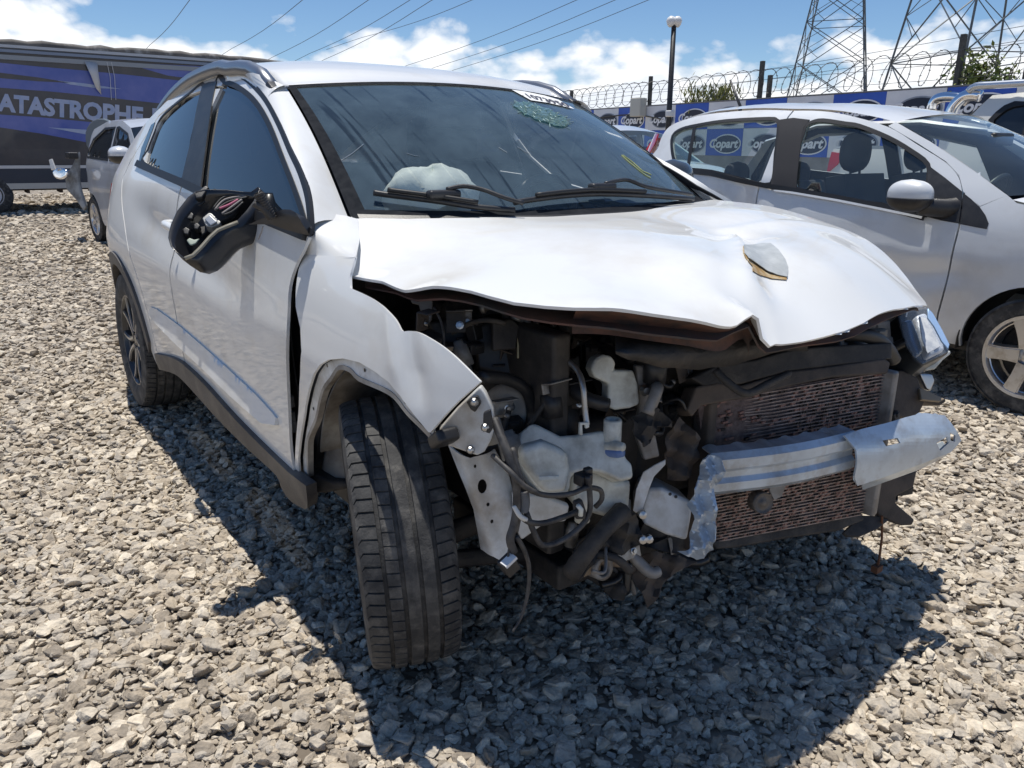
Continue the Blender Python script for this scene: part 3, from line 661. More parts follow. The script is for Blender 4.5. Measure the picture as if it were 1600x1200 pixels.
# tailgate and rear bumper
def TG(u, v):
    zz = 1.425-1.02*v; xx = -3.28-.16*math.sin(math.pi*min(1, v*.9))**.7-.03*v; hw = min(.50+.26*min(1, v*1.9), .78); return (xx+.12*abs(u)**3*.6, hw*u, zz-.15*abs(u)**3*max(0, 1-v*2.2))
grid('tailgate', TG, 20, 20, WHITE, SUV, v1=.62, out=(-1, 0, 0), thick=.02)
grid('rear_bumper', TG, 20, 10, CLAD, SUV, v0=.625, v1=1.08, out=(-1, 0, 0), thick=.02)
tl = panel('tail_lamp', [(-3.30, .98), (-3.16, 1.06), (-3.20, .90), (-3.36, .86), (-3.40, .95)], lambda x, z: (x, -Yc(x, z)-.008, z), .03, REDLAMP, SUV, thick=.02)
panel('tail_lamp', [(-3.30, .98), (-3.16, 1.06), (-3.20, .90), (-3.36, .86), (-3.40, .95)], lambda x, z: (x, Yc(x, z)+.008, z), .03, REDLAMP, SUV, thick=.02, out=(0, 1, 0))
# ------------------------------------------------------------------ bonnet, buckled
HB = [(-.33, -.70, 1.083), (-.25, -.745, 1.035), (-.16, -.79, .987), (-.10, -.825, .981), (0, -.80, .98), (.10, -.80, .975), (.16, -.77, .99), (.25, -.735, .99), (.37, -.72, .985), (.47, -.66, .985), (.52, -.615, .988), (.55, -.545, .975),
      (.58, -.45, .956), (.59, -.355, .937), (.60, -.285, .897), (.605, -.23, .882), (.60, -.07, .88), (.58, .11, .884), (.53, .385, .88), (.48, .60, .853), (.40, .70, .868), (.29, .76, .934), (.185, .78, .99), (.02, .78, 1.036), (-.16, .74, 1.075), (-.36, .69, 1.088)]
HR = [(-.30, .50, 1.085), (-.225, .19, 1.078), (-.21, -.0, 1.076), (-.216, -.168, 1.075), (-.26, -.42, 1.078), (-.29, -.58, 1.080)]
rd1 = at(1145, 365, 'z', 1.035); rd2 = at(1168, 430, 'z', 1.0); rd3 = at(1186, 490, 'z', .955)
HI = [(-.05, -.35, 1.065), (-.05, .0, 1.072), (-.05, .4, 1.078), (.2, -.45, 1.03), (.2, 0, 1.045), (.25, .35, 1.035), (.45, .15, .985), (.42, -.40, 1.0), (.40, .45, .965), (.48, -.1, .965), tuple(rd1), tuple(rd2), tuple(rd3)]
def tps(pts, lam=1e-5):
    P = np.array(pts); X = P[:, :2]; z = P[:, 2]; n = len(P)
    d = np.linalg.norm(X[:, None]-X[None], axis=2); K = np.where(d > 0, d*d*np.log(d+1e-12), 0)+lam*np.eye(n)
    A = np.zeros((n+3, n+3)); A[:n, :n] = K; A[:n, n] = 1; A[:n, n+1:] = X; A[n, :n] = 1; A[n+1:, :n] = X.T
    s = np.linalg.solve(A, np.concatenate([z, [0, 0, 0]]))
    def f(x, y):
        r = np.hypot(X[:, 0]-x, X[:, 1]-y); return float(s[:n] @ np.where(r > 0, r*r*np.log(r+1e-12), 0)+s[n]+s[n+1]*x+s[n+2]*y)
    return f
HZ0 = tps(HB+HR+HI, 2e-4)
def segd(x, y, a, b):
    ax, ay = a; bx, by = b; dx, dy = bx-ax, by-ay; L2 = dx*dx+dy*dy; t = ((x-ax)*dx+(y-ay)*dy)/L2; tc = min(max(t, 0), 1)
    px, py = ax+dx*tc, ay+dy*tc; sg = 1 if (x-ax)*dy-(y-ay)*dx > 0 else -1
    return sg*math.hypot(x-px, y-py), t
fold = [tuple(at(1146, 372, 'z', 1.03)[:2]), tuple(at(1172, 430, 'z', .995)[:2]), tuple(at(1186, 490, 'z', .955)[:2]), (.60, -.28)]
fold2 = [tuple(at(1192, 440, 'z', .99)[:2]), tuple(at(1225, 500, 'z', .945)[:2])]
fold3 = [tuple(at(1140, 366, 'z', 1.03)[:2]), tuple(at(1320, 352, 'z', 1.04)[:2])]
def HZ(x, y):
    z = HZ0(x, y)
    best = min((segd(x, y, fold[i], fold[i+1]) for i in range(3)), key=lambda q: abs(q[0])); s = best[0]
    z += max(0, min(1, (.57-x)/.14))*(.012*math.exp(-abs(s/.014)) - .012*math.exp(-((s+.045)/.030)**2) - .006*math.exp(-((s-.05)/.03)**2))
    s2, t2 = segd(x, y, *fold2); z += .007*math.exp(-abs(s2/.014))
    s3, t3 = segd(x, y, *fold3); z += .006*math.exp(-(s3/.03)**2)
    # soft pressed lines either side of the middle
    for yc in (-.42, .44):
        z += .007/(1+math.exp(-(abs(y)-abs(yc))/-.018)) if False else 0
    z += .003*math.sin(x*23+y*11)*math.sin(y*19-x*7)*math.exp(-((s)/.15)**2)
    return z
hood_out = [(p[0], p[1]) for p in HB]+[(p[0], p[1]) for p in HR]
hb1 = spline2([(p[0], p[1]) for p in HB], 2); hood_loop = hb1+[(p[0], p[1]) for p in HR]
HD = panel('bonnet', hood_loop, lambda x, y: (x, y, HZ(x, y)), .018, WHITE, SUV, thick=.006, out=(0, 0, 1))
HDB = BVHTree.FromPolygons([v.co for v in HD.data.vertices], [tuple(p.vertices) for p in HD.data.polygons])
RUSTY = mat('rusty_brown_trim', (.10, .045, .03), .7, col2=(.03, .022, .02), scale=20)
def shrink(loop, k, cx=.12, cy=0): return [(cx+(x-cx)*k, cy+(y-cy)*k) for x, y in loop]
panel('bonnet_inner_panel', shrink(hood_loop, .965), lambda x, y: (x, y, HZ0(x, y)-.030-.02*(.5+.5*math.sin(y*9))), .05, mat('bonnet_underside', (.05, .045, .042), .7, col2=(.12, .05, .035), scale=7), HD, thick=.004, out=(0, 0, -1))
# folded lip under the front edge
lipp = [(.47, -.655), (.52, -.61), (.55, -.545), (.58, -.45), (.59, -.355), (.598, -.29)]
vs = []
for x, y in spline2(lipp, 5):
    z = HZ(x, y); vs += [(x-.004, y+.004, z-.004), (x-.05, y+.035, z-.035), (x-.045, y+.03, z-.062)]
k = len(vs)//3
mesh_obj('bonnet_lip', vs, [(i*3+j, i*3+j+1, (i+1)*3+j+1, (i+1)*3+j) for i in range(k-1) for j in range(2)], RUSTY, HD, True)
# peeled patch of lacquer foil with old glue on its edge
def hoodpt(px, py, h=.004):
    p = hit(HDB, px, py); return p+Vector((.1, 0, 1))*h
PATCH = mat('peeled_film', (.46, .48, .48), .4, col2=(.36, .38, .38), scale=25)
GLUE = mat('brown_glue', (.34, .20, .06), .6, col2=(.5, .42, .28), scale=40)
pp = [(1162, 386), (1175, 386), (1190, 384), (1203, 384), (1215, 395), (1226, 410), (1231, 422), (1230, 436), (1213, 433), (1198, 428), (1186, 420), (1170, 408), (1163, 398)]
def patch_lift(x, y):
    p = hoodpt(x, y, .006); k = max(0, 1-((x-1200)/40)**2-((y-408)/30)**2); return p+Vector((.2, 0, 1))*.004*k
panel('peeled_patch', pp, patch_lift, 6, PATCH, HD, thick=.0015, out=(0, 0, 1))
panel('glue_edge', [(1161, 386), (1166, 388), (1168, 400), (1180, 411), (1192, 419), (1202, 428), (1216, 433), (1229, 434), (1229, 439), (1206, 437), (1186, 431), (1176, 425), (1176, 418), (1166, 406), (1161, 396)], lambda x, y: hoodpt(x, y, .003), 5, GLUE, HD, thick=.001, out=(0, 0, 1))

# ------------------------------------------------------------------ wheels
def tyre_mesh(name, Rr=.334, w=.215, rr=.222, pitch=72, detail=True):
    h = w/2; prof = []
    groove = [-.056, -.019, .019, .056] if detail else []
    ys = sorted(set([-.094, -.086, -.0715, -.0375, 0, .0375, .0715, .086, .094]+[g+d for g in groove for d in (-.0052, -.0040, .0040, .0052)]))
    prof += [(rr-.004, -h*.80, 0), (rr, -h*.88, 0), (rr+.022, -h*.985, 0), (rr+.045, -h*1.01, 0), (rr+.07, -h, 0), (rr+.092, -h*.965, 0), (Rr-.012, -.1015, 0)]
    for y in ys:
        r_ = Rr-.005*(y/.09)**4-.0015*(y/.09)**2; kind = 1
        if any(abs(y-g) < .0045 for g in groove): r_ -= .0075; kind = 2
        elif abs(y) > .0605: kind = 3
        elif abs(y) > .024: kind = 4
        prof.append((r_, y, kind))
    prof += [(r_, -y, k) for r_, y, k in prof[6::-1]]
    ang = []
    for i in range(pitch):
        b = 2*math.pi*i/pitch; u = 2*math.pi/pitch
        ang += [(b, 0), (b+.04*u, 1), (b+.14*u, 1), (b+.18*u, 0), (b+.52*u, 0), (b+.56*u, 2), (b+.61*u, 2), (b+.65*u, 0)] if detail else [(b, 0)]
    vs = []; fs = []; k = len(prof); n = len(ang)
    for t, sp in ang:
        for r_, y, kind in prof:
            q = r_; tt = t
            if sp == 1 and kind == 3: q -= .006
            if sp == 2 and kind == 4 and y < 0: q -= .004
            if kind == 3 or kind == 4: tt = t+.10*abs(y)/.1*.35
            vs.append((q*math.cos(tt), y, q*math.sin(tt)))
    for i in range(n):
        for j in range(k-1): fs.append((i*k+j, i*k+j+1, ((i+1) % n)*k+j+1, ((i+1) % n)*k+j))
    me = bpy.data.meshes.new(name); me.from_pydata(vs, [], fs); me.materials.append(RUBBER); me.shade_smooth(); me.set_sharp_from_angle(angle=R(32)); return me
RIMDARK = mat('rim_dark', (.03, .031, .034), .35, coat=.4); RIMFACE = mat('rim_machined', (.62, .62, .63), .28, metal=.9, dirt=(.3, .26, .2), dirtscale=20, dirtamt=.3)
def rim_mesh(name, rr=.222, spokes=5, twin=True, silver=False):
    mb = MB(); Rx = Matrix.Rotation(R(90), 4, 'X')     # lathe z -> -y (outer side)
    mb.lathe([(rr-.004, -.085), (rr+.006, -.088), (rr-.010, -.07), (rr-.026, .02), (rr-.02, .07), (rr-.004, .082), (rr+.010, .090), (rr+.010, .096), (rr-.006, .094), (rr-.014, .080), (rr-.03, .0)], 48, Rx, 0)
    mb.lathe([(0, .0), (rr-.03, .0)], 32, Rx @ Matrix.Translation((0, 0, -.03)), 2)      # brake disc shade behind
    mb.lathe([(0, .078), (.026, .078), (.03, .072), (.055, .066), (.07, .05), (.07, .0)], 24, Rx, 0)
    for i in range(5): 
        a = 2*math.pi*(i+.5)/5; mb.lathe([(0, .072), (.008, .072), (.009, .06)], 8, Rx @ Matrix.Translation((.047*math.cos(a), .047*math.sin(a), 0)), 1)
    for i in range(spokes):
        a0 = 2*math.pi*i/spokes+.3
        for sg in ((-1, 1) if twin else (0,)):
            for ly, (wd, hi) in enumerate((((.030 if twin else .062), .075), ((.013 if twin else .05), .0805))):
                vs = []; m = 8
                for q in range(m+1):
                    t = q/m; r_ = .045+(rr-.045)*t; off = sg*(.012+.050*math.sin(math.pi*min(1, t*1.0)*.62)); an = a0+off/max(r_, .06)
                    c = Vector((r_*math.cos(an), r_*math.sin(an))); tn = Vector((-math.sin(an), math.cos(an)))
                    hh = hi-.012*(1-t)*0+.010*t; ww = wd*(1-.15*math.sin(math.pi*t))/2*(1.25 if not twin else 1)
                    for s2, z in ((-1, hh), (1, hh), (1.25, hh-.03), (-1.25, hh-.03)): 
                        p = c+tn*ww*s2; vs.append((p.x, -z, p.y))
                fs = [(q*4+j, q*4+(j+1) % 4, (q+1)*4+(j+1) % 4, (q+1)*4+j) for q in range(m) for j in range(4)]+[(0, 1, 2, 3), (m*4+3, m*4+2, m*4+1, m*4)]
                mb.add(vs, fs, ly)
    me_o = mb.build(name, [RIMFACE, RIMFACE, ENGDARK] if silver else [RIMDARK, RIMFACE, ENGDARK], None, True)
    me = me_o.data; me.set_sharp_from_angle(angle=R(35)); bpy.data.objects.remove(me_o); return me
TYRE = tyre_mesh('tyre'); TYRE_S = tyre_mesh('tyre_plain', .29, .185, .20, 60, False); RIM = rim_mesh('rim'); RIM_S = rim_mesh('rim_silver', .20, 5, False, True)
def wheel(parent, c, steer=0., camber=0., far=False, tm=None, rm=None, spin=0.):
    """wheel part (tyre) with its rim as a sub-part; local -y is the outer face"""
    o = bpy.data.objects.new('wheel', tm or TYRE); link(o, parent)
    M = Matrix.Translation(c) @ Matrix.Rotation(steer+(math.pi if far else 0), 4, 'Z') @ Matrix.Rotation(camber, 4, 'X') @ Matrix.Rotation(spin, 4, 'Y')
    pw = (Matrix.Translation(parent.location) @ Matrix.Rotation(parent.rotation_euler.z, 4, 'Z')) if parent.type == 'EMPTY' else Matrix.Identity(4)
    o.matrix_parent_inverse = pw.inverted(); o.matrix_basis = M
    r_ = bpy.data.objects.new('rim', rm or RIM); link(r_, o)
    return o
FWH = wheel(SUV, (-.096, -.74, .338), R(-21.4), R(3.6), spin=.4)
wheel(SUV, (-2.61, -.775, .330), 0, R(-1), spin=1.2)
wheel(SUV, (.0, .775, .330), R(-20), 0, True); wheel(SUV, (-2.61, .775, .330), 0, 0, True)

# ------------------------------------------------------------------ body structure you look into
mb = MB(); mb.box((-1.75, 0, .27), (2.7, 1.40, .06)); mb.box((-3.0, 0, .42), (.6, 1.3, .3)); mb.build('floor_pan', ENGDARK, SUV)
mb = MB(); mb.box((-.42, 0, .66), (.06, 1.40, .74)); mb.box((-.33, 0, 1.0), (.2, 1.3, .04)); mb.build('bulkhead', ENGDARK, SUV)
# wheelhouse of the near front wheel: arched sheet from the wing inwards, bare pillar foot behind the tyre
def arch_sheet(name, cx, cz, rad, y0, y1, a0, a1, m, parent, n=20):
    vs = []; fs = []
    for i in range(n+1):
        a = R(a0+(a1-a0)*i/n)
        for y in (y0, (y0+y1)/2, y1): vs.append((cx+rad*math.cos(a), y, cz+rad*math.sin(a)))
    for i in range(n):
        for j in range(2): fs.append((i*3+j, i*3+j+1, (i+1)*3+j+1, (i+1)*3+j))
    o = mesh_obj(name, vs, fs, m, parent, True); s = o.modifiers.new('solid', 'SOLIDIFY'); s.thickness = .006; return o
arch_sheet('wheelhouse', 0, .36, .43, -.80, -.45, 95, 168, CREAM, SUV)
arch_sheet('wheelhouse', RWX, .36, .42, -.83, -.45, 0, 180, SEAL, SUV); arch_sheet('wheelhouse', 0, .36, .43, .76, .45, 40, 190, ENGDARK, SUV)
mb = MB(); mb.box((-.10, -.52, .62), (.75, .05, .52)); mb.build('inner_wing', ENGDARK, SUV, bev=.01)
mb = MB(); mb.box((-.10, .60, .62), (.75, .05, .5)); mb.build('inner_wing', ENGDARK, SUV, bev=.01)
# bare hinge pillar in the open gap between door and wing
pl = [(444, 372), (492, 372), (500, 560), (494, 640), (478, 740), (452, 720)]
gp = [on_side(x, y, lambda a, b: Yc(a, b)-.05) for x, y in pl]
PIL = panel('hinge_pillar', gp, lambda x, z: (x, -Yc(x, z)+.075, z), .04, mat('pillar_grey', (.05, .052, .055), .6, col2=(.02, .02, .02), scale=8), SUV, thick=.03)
for px, py, r_, m in ((459, 578, .022, SEAL), (457, 605, .016, PLAST), (458, 470, .008, SEAL)):
    x, z = on_side(px, py, lambda a, b: Yc(a, b)-.055); mb = MB(); mb.lathe([(0, .004), (r_, .004), (r_, 0)], 14, Matrix.Translation((x, -Yc(x, z)+.072, z)) @ Matrix.Rotation(R(90), 4, 'X')); mb.build('pillar_hole', m, PIL)
mb = MB()
for px, py in ((458, 625), (458, 650), (460, 665)):
    p = at(px, py, 'y', -.83); mb.box(p, (.03, .03, .035))
mb.build('door_hinge', GREYMET, PIL, bev=.004)
# pillar foot behind the tyre
slab('pillar_foot', [(521, 590), (560, 596), (572, 640), (560, 700), (545, 752), (510, 757), (497, 745), (505, 700), (512, 650)], at(530, 680, 'y', -.74), (.55, -.8, .1), .08, CREAM, SUV, .02)
slab('sill_end', [(474, 735), (497, 742), (520, 752), (545, 752), (545, 764), (505, 772), (486, 768)], at(490, 750, 'y', -.82), (.8, -.6, .1), .06, DUSTYBLK, SUV, .01)
# engine and gearbox mass, subframe, steering rack, drive shaft
mb = MB(); mb.box((.05, .05, .62), (.42, .62, .46)); mb.box((.08, -.30, .50), (.34, .28, .30)); mb.box((.10, .1, .86), (.30, .5, .10)); mb.build('engine', ENGDARK, SUV, bev=.03)
mb = MB(); mb.box((-.05, 0, .23), (.5, .9, .07)); mb.box((.12, -.33, .25), (.3, .09, .07)); mb.box((.2, .33, .25), (.4, .09, .07)); mb.tube([(0, -.7, .27), (.05, -.45, .24), (.1, -.3, .22)], .025, 8); mb.build('subframe', DUSTYBLK, SUV, bev=.012)
mb = MB(); mb.tube([(0, -.66, .33), (0, -.35, .35), (0, -.2, .36)], [.03, .018, .03], 10); mb.build('drive_shaft', DUSTYBLK, SUV, True)
# ------------------------------------------------------------------ front end: what the missing bumper lays bare
CAMN = (.78, -.56, .28)
def S(name, px, x=None, y=None, n=(.9, -.35, .25), d=.03, m=PLAST, bev=.006, c=None, k=0, parent=None):
    cx = sum(p[0] for p in px)/len(px); cy = sum(p[1] for p in px)/len(px)
    if c: cx, cy = c
    p0 = at(cx, cy, 'x', x) if x is not None else at(cx, cy, 'y', y)
    return slab(name, px, p0, n, d, m, parent or SUV, bev, k)
def PX(pts):    # (px, py, x) -> points
    return [at(a, b, 'x', c) for a, b, c in pts]
# radiator pack: left end pushed back
TL, TR, BL, BR = at(1090, 628, 'x', .35), at(1383, 578, 'x', .50), at(1115, 848, 'x', .35), at(1345, 805, 'x', .50)
TRr = TL+(TR-TL); ex = (TR-TL); wv = ex.normalized(); hv = ((BL-TL)+(BR-TR))*.5
nrm = ex.cross(hv).normalized(); nrm = nrm if nrm.x > 0 else -nrm
RAD = mesh_obj('radiator', *(lambda mb: (mb.v, mb.f))(MB().prism([TL, TR, BR, BL], -nrm*.04)), mat('radiator_core', (.085, .06, .054), .7, col2=(.17, .125, .115), scale=70, mixlo=.35, mixhi=.6, bump=.4, bscale=400), SUV)
def core_bars():
    mb = MB(); n = 44
    for i in range(n):
        t = (i+.5)/n; sag = .010*math.sin(i*1.3)*(1 if .15 < t < .45 else .2)
        P = []
        for s in np.linspace(0, 1, 9):
            a = TL.lerp(TR, s); b = BL.lerp(BR, s); p = a.lerp(b, t)+nrm*.004
            if t < .5: p += Vector((0, 0, -1))*(.012*math.exp(-((s-.12)/.12)**2)*math.sin(t*26)) + nrm*(-.02*math.exp(-((s-.1)/.12)**2))
            P.append(p)
        mb.tube(P, .0022, 4)
    mb.build('radiator_tubes', mat('radiator_tube', (.34, .28, .26), .5, metal=.3, col2=(.15, .11, .10), scale=30), RAD)['kind'] = 'stuff'
    # short bright and dark fin blocks between the tubes, bent here and there
    mb = MB(); rnd = random.Random(3)
    for i in range(1500):
        s = rnd.uniform(.03, .97); r_ = rnd.randrange(44); t = (r_+1)/44
        if t > .98: continue
        if s < .5 and t < .5 and rnd.random() < .75: continue
        p = TL.lerp(TR, s).lerp(BL.lerp(BR, s), t)+nrm*.002; mb.box(p, (.005, rnd.uniform(.008, .022), .0058), mi=rnd.randrange(2))
    mb.build('radiator_fins', [mat('fin_dark', (.022, .016, .015), .7), mat('fin_brown', (.24, .13, .105), .6)], RAD)['kind'] = 'stuff'
core_bars()
mb = MB(); mb.box(TR.lerp(BR, .5)+wv*.015, (.05, .03, hv.length), Matrix.Rotation(.15, 3, 'Z')); mb.build('end_tank', GREYMET, RAD, bev=.008)
mb = MB(); mb.box(TL.lerp(BL, .5)-wv*.018, (.05, .035, hv.length*.98), Matrix.Rotation(.15, 3, 'Z')); mb.build('end_tank', BROWNPL, RAD, bev=.008)
S('core_rail', [(1074, 640), (1088, 604), (1120, 598), (1160, 602), (1233, 580), (1300, 572), (1383, 560), (1392, 566), (1388, 584), (1300, 590), (1233, 604), (1165, 622), (1096, 634), (1082, 652)], x=.43, n=(.9, -.2, .3), d=.05, m=BROWNPL)
S('crossmember', [(1080, 590), (1120, 570), (1180, 562), (1240, 545), (1300, 540), (1395, 535), (1395, 560), (1300, 572), (1233, 580), (1160, 600), (1100, 604)], x=.42, n=(.9, -.2, .35), d=.08, m=DUSTYBLK)
# drooping dark air guide below the bonnet edge
vs = []; AGN = 16
for i in range(AGN+1):
    t = i/AGN; px = 962+(1262-962)*t; top = 545-22*math.sin(t*2.2)-6*t; bot = 553+24*math.sin(math.pi*min(1, t*1.25))**.8-18*max(0, t-.7)
    for py, xx in ((top-26, .40), (top, .48), ((top+bot)/2, .52), (bot, .50)): vs.append(at(px, py+1.5*math.sin(i*2.1), 'x', xx+.006*math.sin(i*1.7)))
o = mesh_obj('air_guide', vs, [(i*4+j, i*4+j+1, (i+1)*4+j+1, (i+1)*4+j) for i in range(AGN) for j in range(3)], DUSTYBLK, SUV, True); s = o.modifiers.new('solid', 'SOLIDIFY'); s.thickness = .006
mb = MB(); mb.tube(PX([(1117, 578, .47), (1140, 600, .50), (1167, 615, .52), (1200, 600, .52), (1232, 584, .50)]), .009, 8, smoothit=4); mb.build('rubber_strip', DUSTYBLK, SUV, True)
mb = MB(); mb.tube(PX([(1318, 524, .42), (1345, 522, .45), (1372, 532, .46), (1388, 548, .46), (1396, 562, .46)]), .020, 10, smoothit=4); mb.build('intake_hose', PLAST, SUV, True)
LS = S('lamp_support', [(1270, 534), (1300, 522), (1340, 508), (1392, 500), (1395, 546), (1350, 545), (1300, 556), (1262, 556)], x=.36, n=(.95, -.1, .25), d=.02, m=GREYMET)
for px, py in ((1370, 512), (1308, 528), (1322, 524)):
    p = at(px, py, 'x', .375); mb = MB(); mb.lathe([(0, 0), (.008, 0)], 12, Matrix.Translation(p) @ Matrix.Rotation(R(90), 4, 'Y')); mb.build('bolt_hole', SEAL, LS)
# far headlamp: chrome bowl inside a clear lens
HL = S('headlamp', [(1402, 492), (1422, 484), (1449, 480), (1466, 507), (1481, 537), (1485, 550), (1462, 562), (1443, 571), (1428, 560), (1415, 537)], x=.42, n=(.5, -.2, .55), d=.12, m=mat('lamp_shell', (.05, .055, .06), .3), bev=.01)
S('reflector', [(1432, 492), (1447, 487), (1463, 512), (1476, 538), (1478, 546), (1452, 558), (1436, 520)], x=.440, n=(.5, -.2, .55), d=.03, m=mat('lamp_chrome', (.82, .85, .90), .35, metal=.1, bump=.6, bscale=30), bev=.01, parent=HL)
S('projector', [(1411, 500), (1426, 496), (1436, 520), (1445, 548), (1436, 556), (1420, 532)], x=.438, n=(.5, -.2, .55), d=.03, m=mat('lamp_dark', (.22, .26, .32), .15, metal=.4, coat=1.), bev=.012, parent=HL)
S('lens', [(1404, 491), (1424, 483), (1449, 479), (1467, 507), (1482, 537), (1484, 549), (1460, 560), (1443, 568), (1430, 558), (1417, 537)], x=.458, n=(.5, -.2, .55), d=.006, m=GLASS_LAMP, bev=.002, parent=HL)
S('lamp_highlight', [(1450, 481), (1458, 489), (1472, 514), (1484, 538), (1482, 545), (1472, 533), (1460, 510), (1450, 496)], x=.468, n=(.5, -.2, .55), d=.006, m=mat('lamp_blue_highlight', (.42, .60, .85), .25, metal=.3), bev=.002, parent=HL)  # added edge strip, the blue highlight on the lamp is put into its colour
S('lamp_pale_patch', [(1436, 494), (1448, 497), (1460, 520), (1470, 541), (1450, 552), (1441, 530)], x=.466, n=(.5, -.2, .55), d=.004, m=mat('lamp_pale', (.70, .71, .70), .3, col2=(.45, .48, .52), scale=40, coat=.6), bev=.002, parent=HL)  # pale patch added over the lens, brightness of the lit bowl painted in
S('lamp_mount', [(1443, 570), (1462, 556), (1486, 547), (1487, 553), (1475, 562), (1462, 577), (1447, 580)], x=.44, n=(.7, -.3, .2), d=.04, m=MILKY, parent=HL)
S('lamp_bulb_holder', [(1437, 583), (1458, 585), (1462, 595), (1455, 612), (1447, 608), (1440, 592)], x=.42, n=(.7, -.3, .2), d=.04, m=STEEL)
FGB = S('bumper_bracket', [(1384, 585), (1410, 578), (1435, 590), (1440, 606), (1478, 622), (1479, 628), (1470, 634), (1445, 630), (1438, 644), (1432, 655), (1388, 650)], x=.45, n=(.85, -.3, .3), d=.07, m=BROWNPL, bev=.008)
S('bracket_face', [(1437, 606), (1452, 612), (1477, 623), (1470, 627), (1440, 624)], x=.475, n=(.6, -.2, .6), d=.01, m=mat('tan_dust', (.30, .24, .17), .8), bev=.002, parent=FGB)
S('washer_pipe_joint', [(1376, 634), (1394, 628), (1396, 650), (1388, 662), (1372, 662)], x=.47, n=(.9, -.2, .2), d=.04, m=MILKY)
# lower duct on the far side
S('brake_duct', [(1344, 770), (1378, 752), (1434, 735), (1428, 762), (1402, 775), (1400, 786), (1430, 812), (1426, 821), (1410, 822), (1374, 806), (1366, 790), (1340, 790)], x=.50, n=(.85, -.3, .2), d=.07, m=BROWNPL)
S('torn_liner', [(1318, 832), (1345, 805), (1372, 806), (1390, 812), (1372, 826), (1345, 838), (1325, 838)], x=.48, n=(.6, -.3, .6), d=.015, m=DUSTYBLK, bev=.003)
mb = MB(); mb.tube(PX([(1378, 806, .50), (1378, 840, .50), (1374, 872, .50), (1371, 890, .50)]), .0035, 6); mb.box(at(1370, 888, 'x', .50), (.02, .03, .02)); mb.build('hanging_cable', mat('rust', (.14, .06, .03), .8), SUV)
# lower lip of the radiator pack
S('lower_crossmember', [(1112, 846), (1345, 800), (1352, 812), (1310, 830), (1240, 840), (1150, 856), (1120, 858)], x=.42, n=(.85, -.2, .4), d=.06, m=DUSTYBLK)

# ---- crash beam: swept ribbed section, pushed back at its near end
b0 = at(1108, 742, 'x', .43); b1 = at(1330, 704, 'x', .545); b2 = at(1440, 690, 'x', .585); b3 = at(1490, 684, 'x', .55)
def sweep(name, path, m=None, parent=None, wob=0., seed=1, bev=0., wave=0., prof=()):
    rnd = random.Random(seed); P = [Vector(p) for p in path]; n = len(P); vs = []; fs = []; k = len(prof)
    for i in range(n):
        d = (P[min(i+1, n-1)]-P[max(i-1, 0)]).normalized(); fw = Vector((0, 0, 1)).cross(d); fw = fw.normalized()*(1 if fw.x > 0 else -1); upv = d.cross(fw); upv = upv if upv.z > 0 else -upv
        for j_, (a, b) in enumerate(prof): vs.append(P[i]+fw*(a+wob*rnd.uniform(-1, 1))+upv*(b+wob*rnd.uniform(-1, 1)+(wave*max(0, math.sin(i*.8))*(1 if b > 0 else -1) if j_ in (0, len(prof)-1) else 0)))
    for i in range(n-1):
        for j in range(k-1): fs.append((i*k+j, i*k+j+1, (i+1)*k+j+1, (i+1)*k+j))
    o = mesh_obj(name, vs, fs, m, parent, False); s = o.modifiers.new('solid', 'SOLIDIFY'); s.thickness = .004; s.offset = 0
    if bev: bevel(o, bev)
    return o
BEAMW = mat('beam_paint', (.58, .66, .74), .30, metal=.35, col2=(.48, .54, .60), scale=10, dirt=(.26, .22, .18), dirtscale=14, dirtamt=.30, coat=.4)
path = [b0.lerp(b1, t)+Vector((.02*math.sin(math.pi*t), 0, 0)) for t in np.linspace(0, 1, 49)]
BM = sweep('crash_beam', path, wave=.006, prof= [(-.045, .050), (.0, .052), (.014, .040), (.014, .018), (.002, .006), (.002, -.010), (.012, -.020), (.012, -.038), (.0, -.050), (-.045, -.048)], m=BEAMW, parent=SUV)
sl_pts = [(1315, 680), (1345, 670), (1380, 661), (1412, 652), (1443, 645), (1470, 649), (1481, 669), (1493, 688), (1481, 707), (1440, 726), (1404, 738), (1346, 760), (1336, 745), (1334, 727), (1330, 703)]
SLN = Vector((.90, -.18, .30)).normalized(); SP0 = at(1400, 700, 'x', .60)
def sleeve_lift(px, py):
    p = onplane(px, py, SP0, SLN); t = (py-(690-(px-1400)*.22))/60; return p+SLN*(.018*math.cos(t*2.2)+.003*math.sin(px*.06))
SLV = panel('beam_sleeve', sl_pts, sleeve_lift, 6, BEAMW, BM, holes=[[(1369, 688), (1392, 684), (1396, 692), (1374, 697)], [(1456, 692), (1470, 682), (1474, 692), (1464, 704)], [(1474, 676), (1482, 680), (1483, 690), (1476, 688)]], thick=.005, out=(1, 0, 0), smooth=False)
S('sleeve_lip', [(1346, 757), (1404, 735), (1440, 723), (1483, 704), (1480, 712), (1440, 733), (1404, 746), (1348, 766)], x=.585, n=(.6, -.15, -.5), d=.03, m=BEAMW, bev=.002, parent=BM)
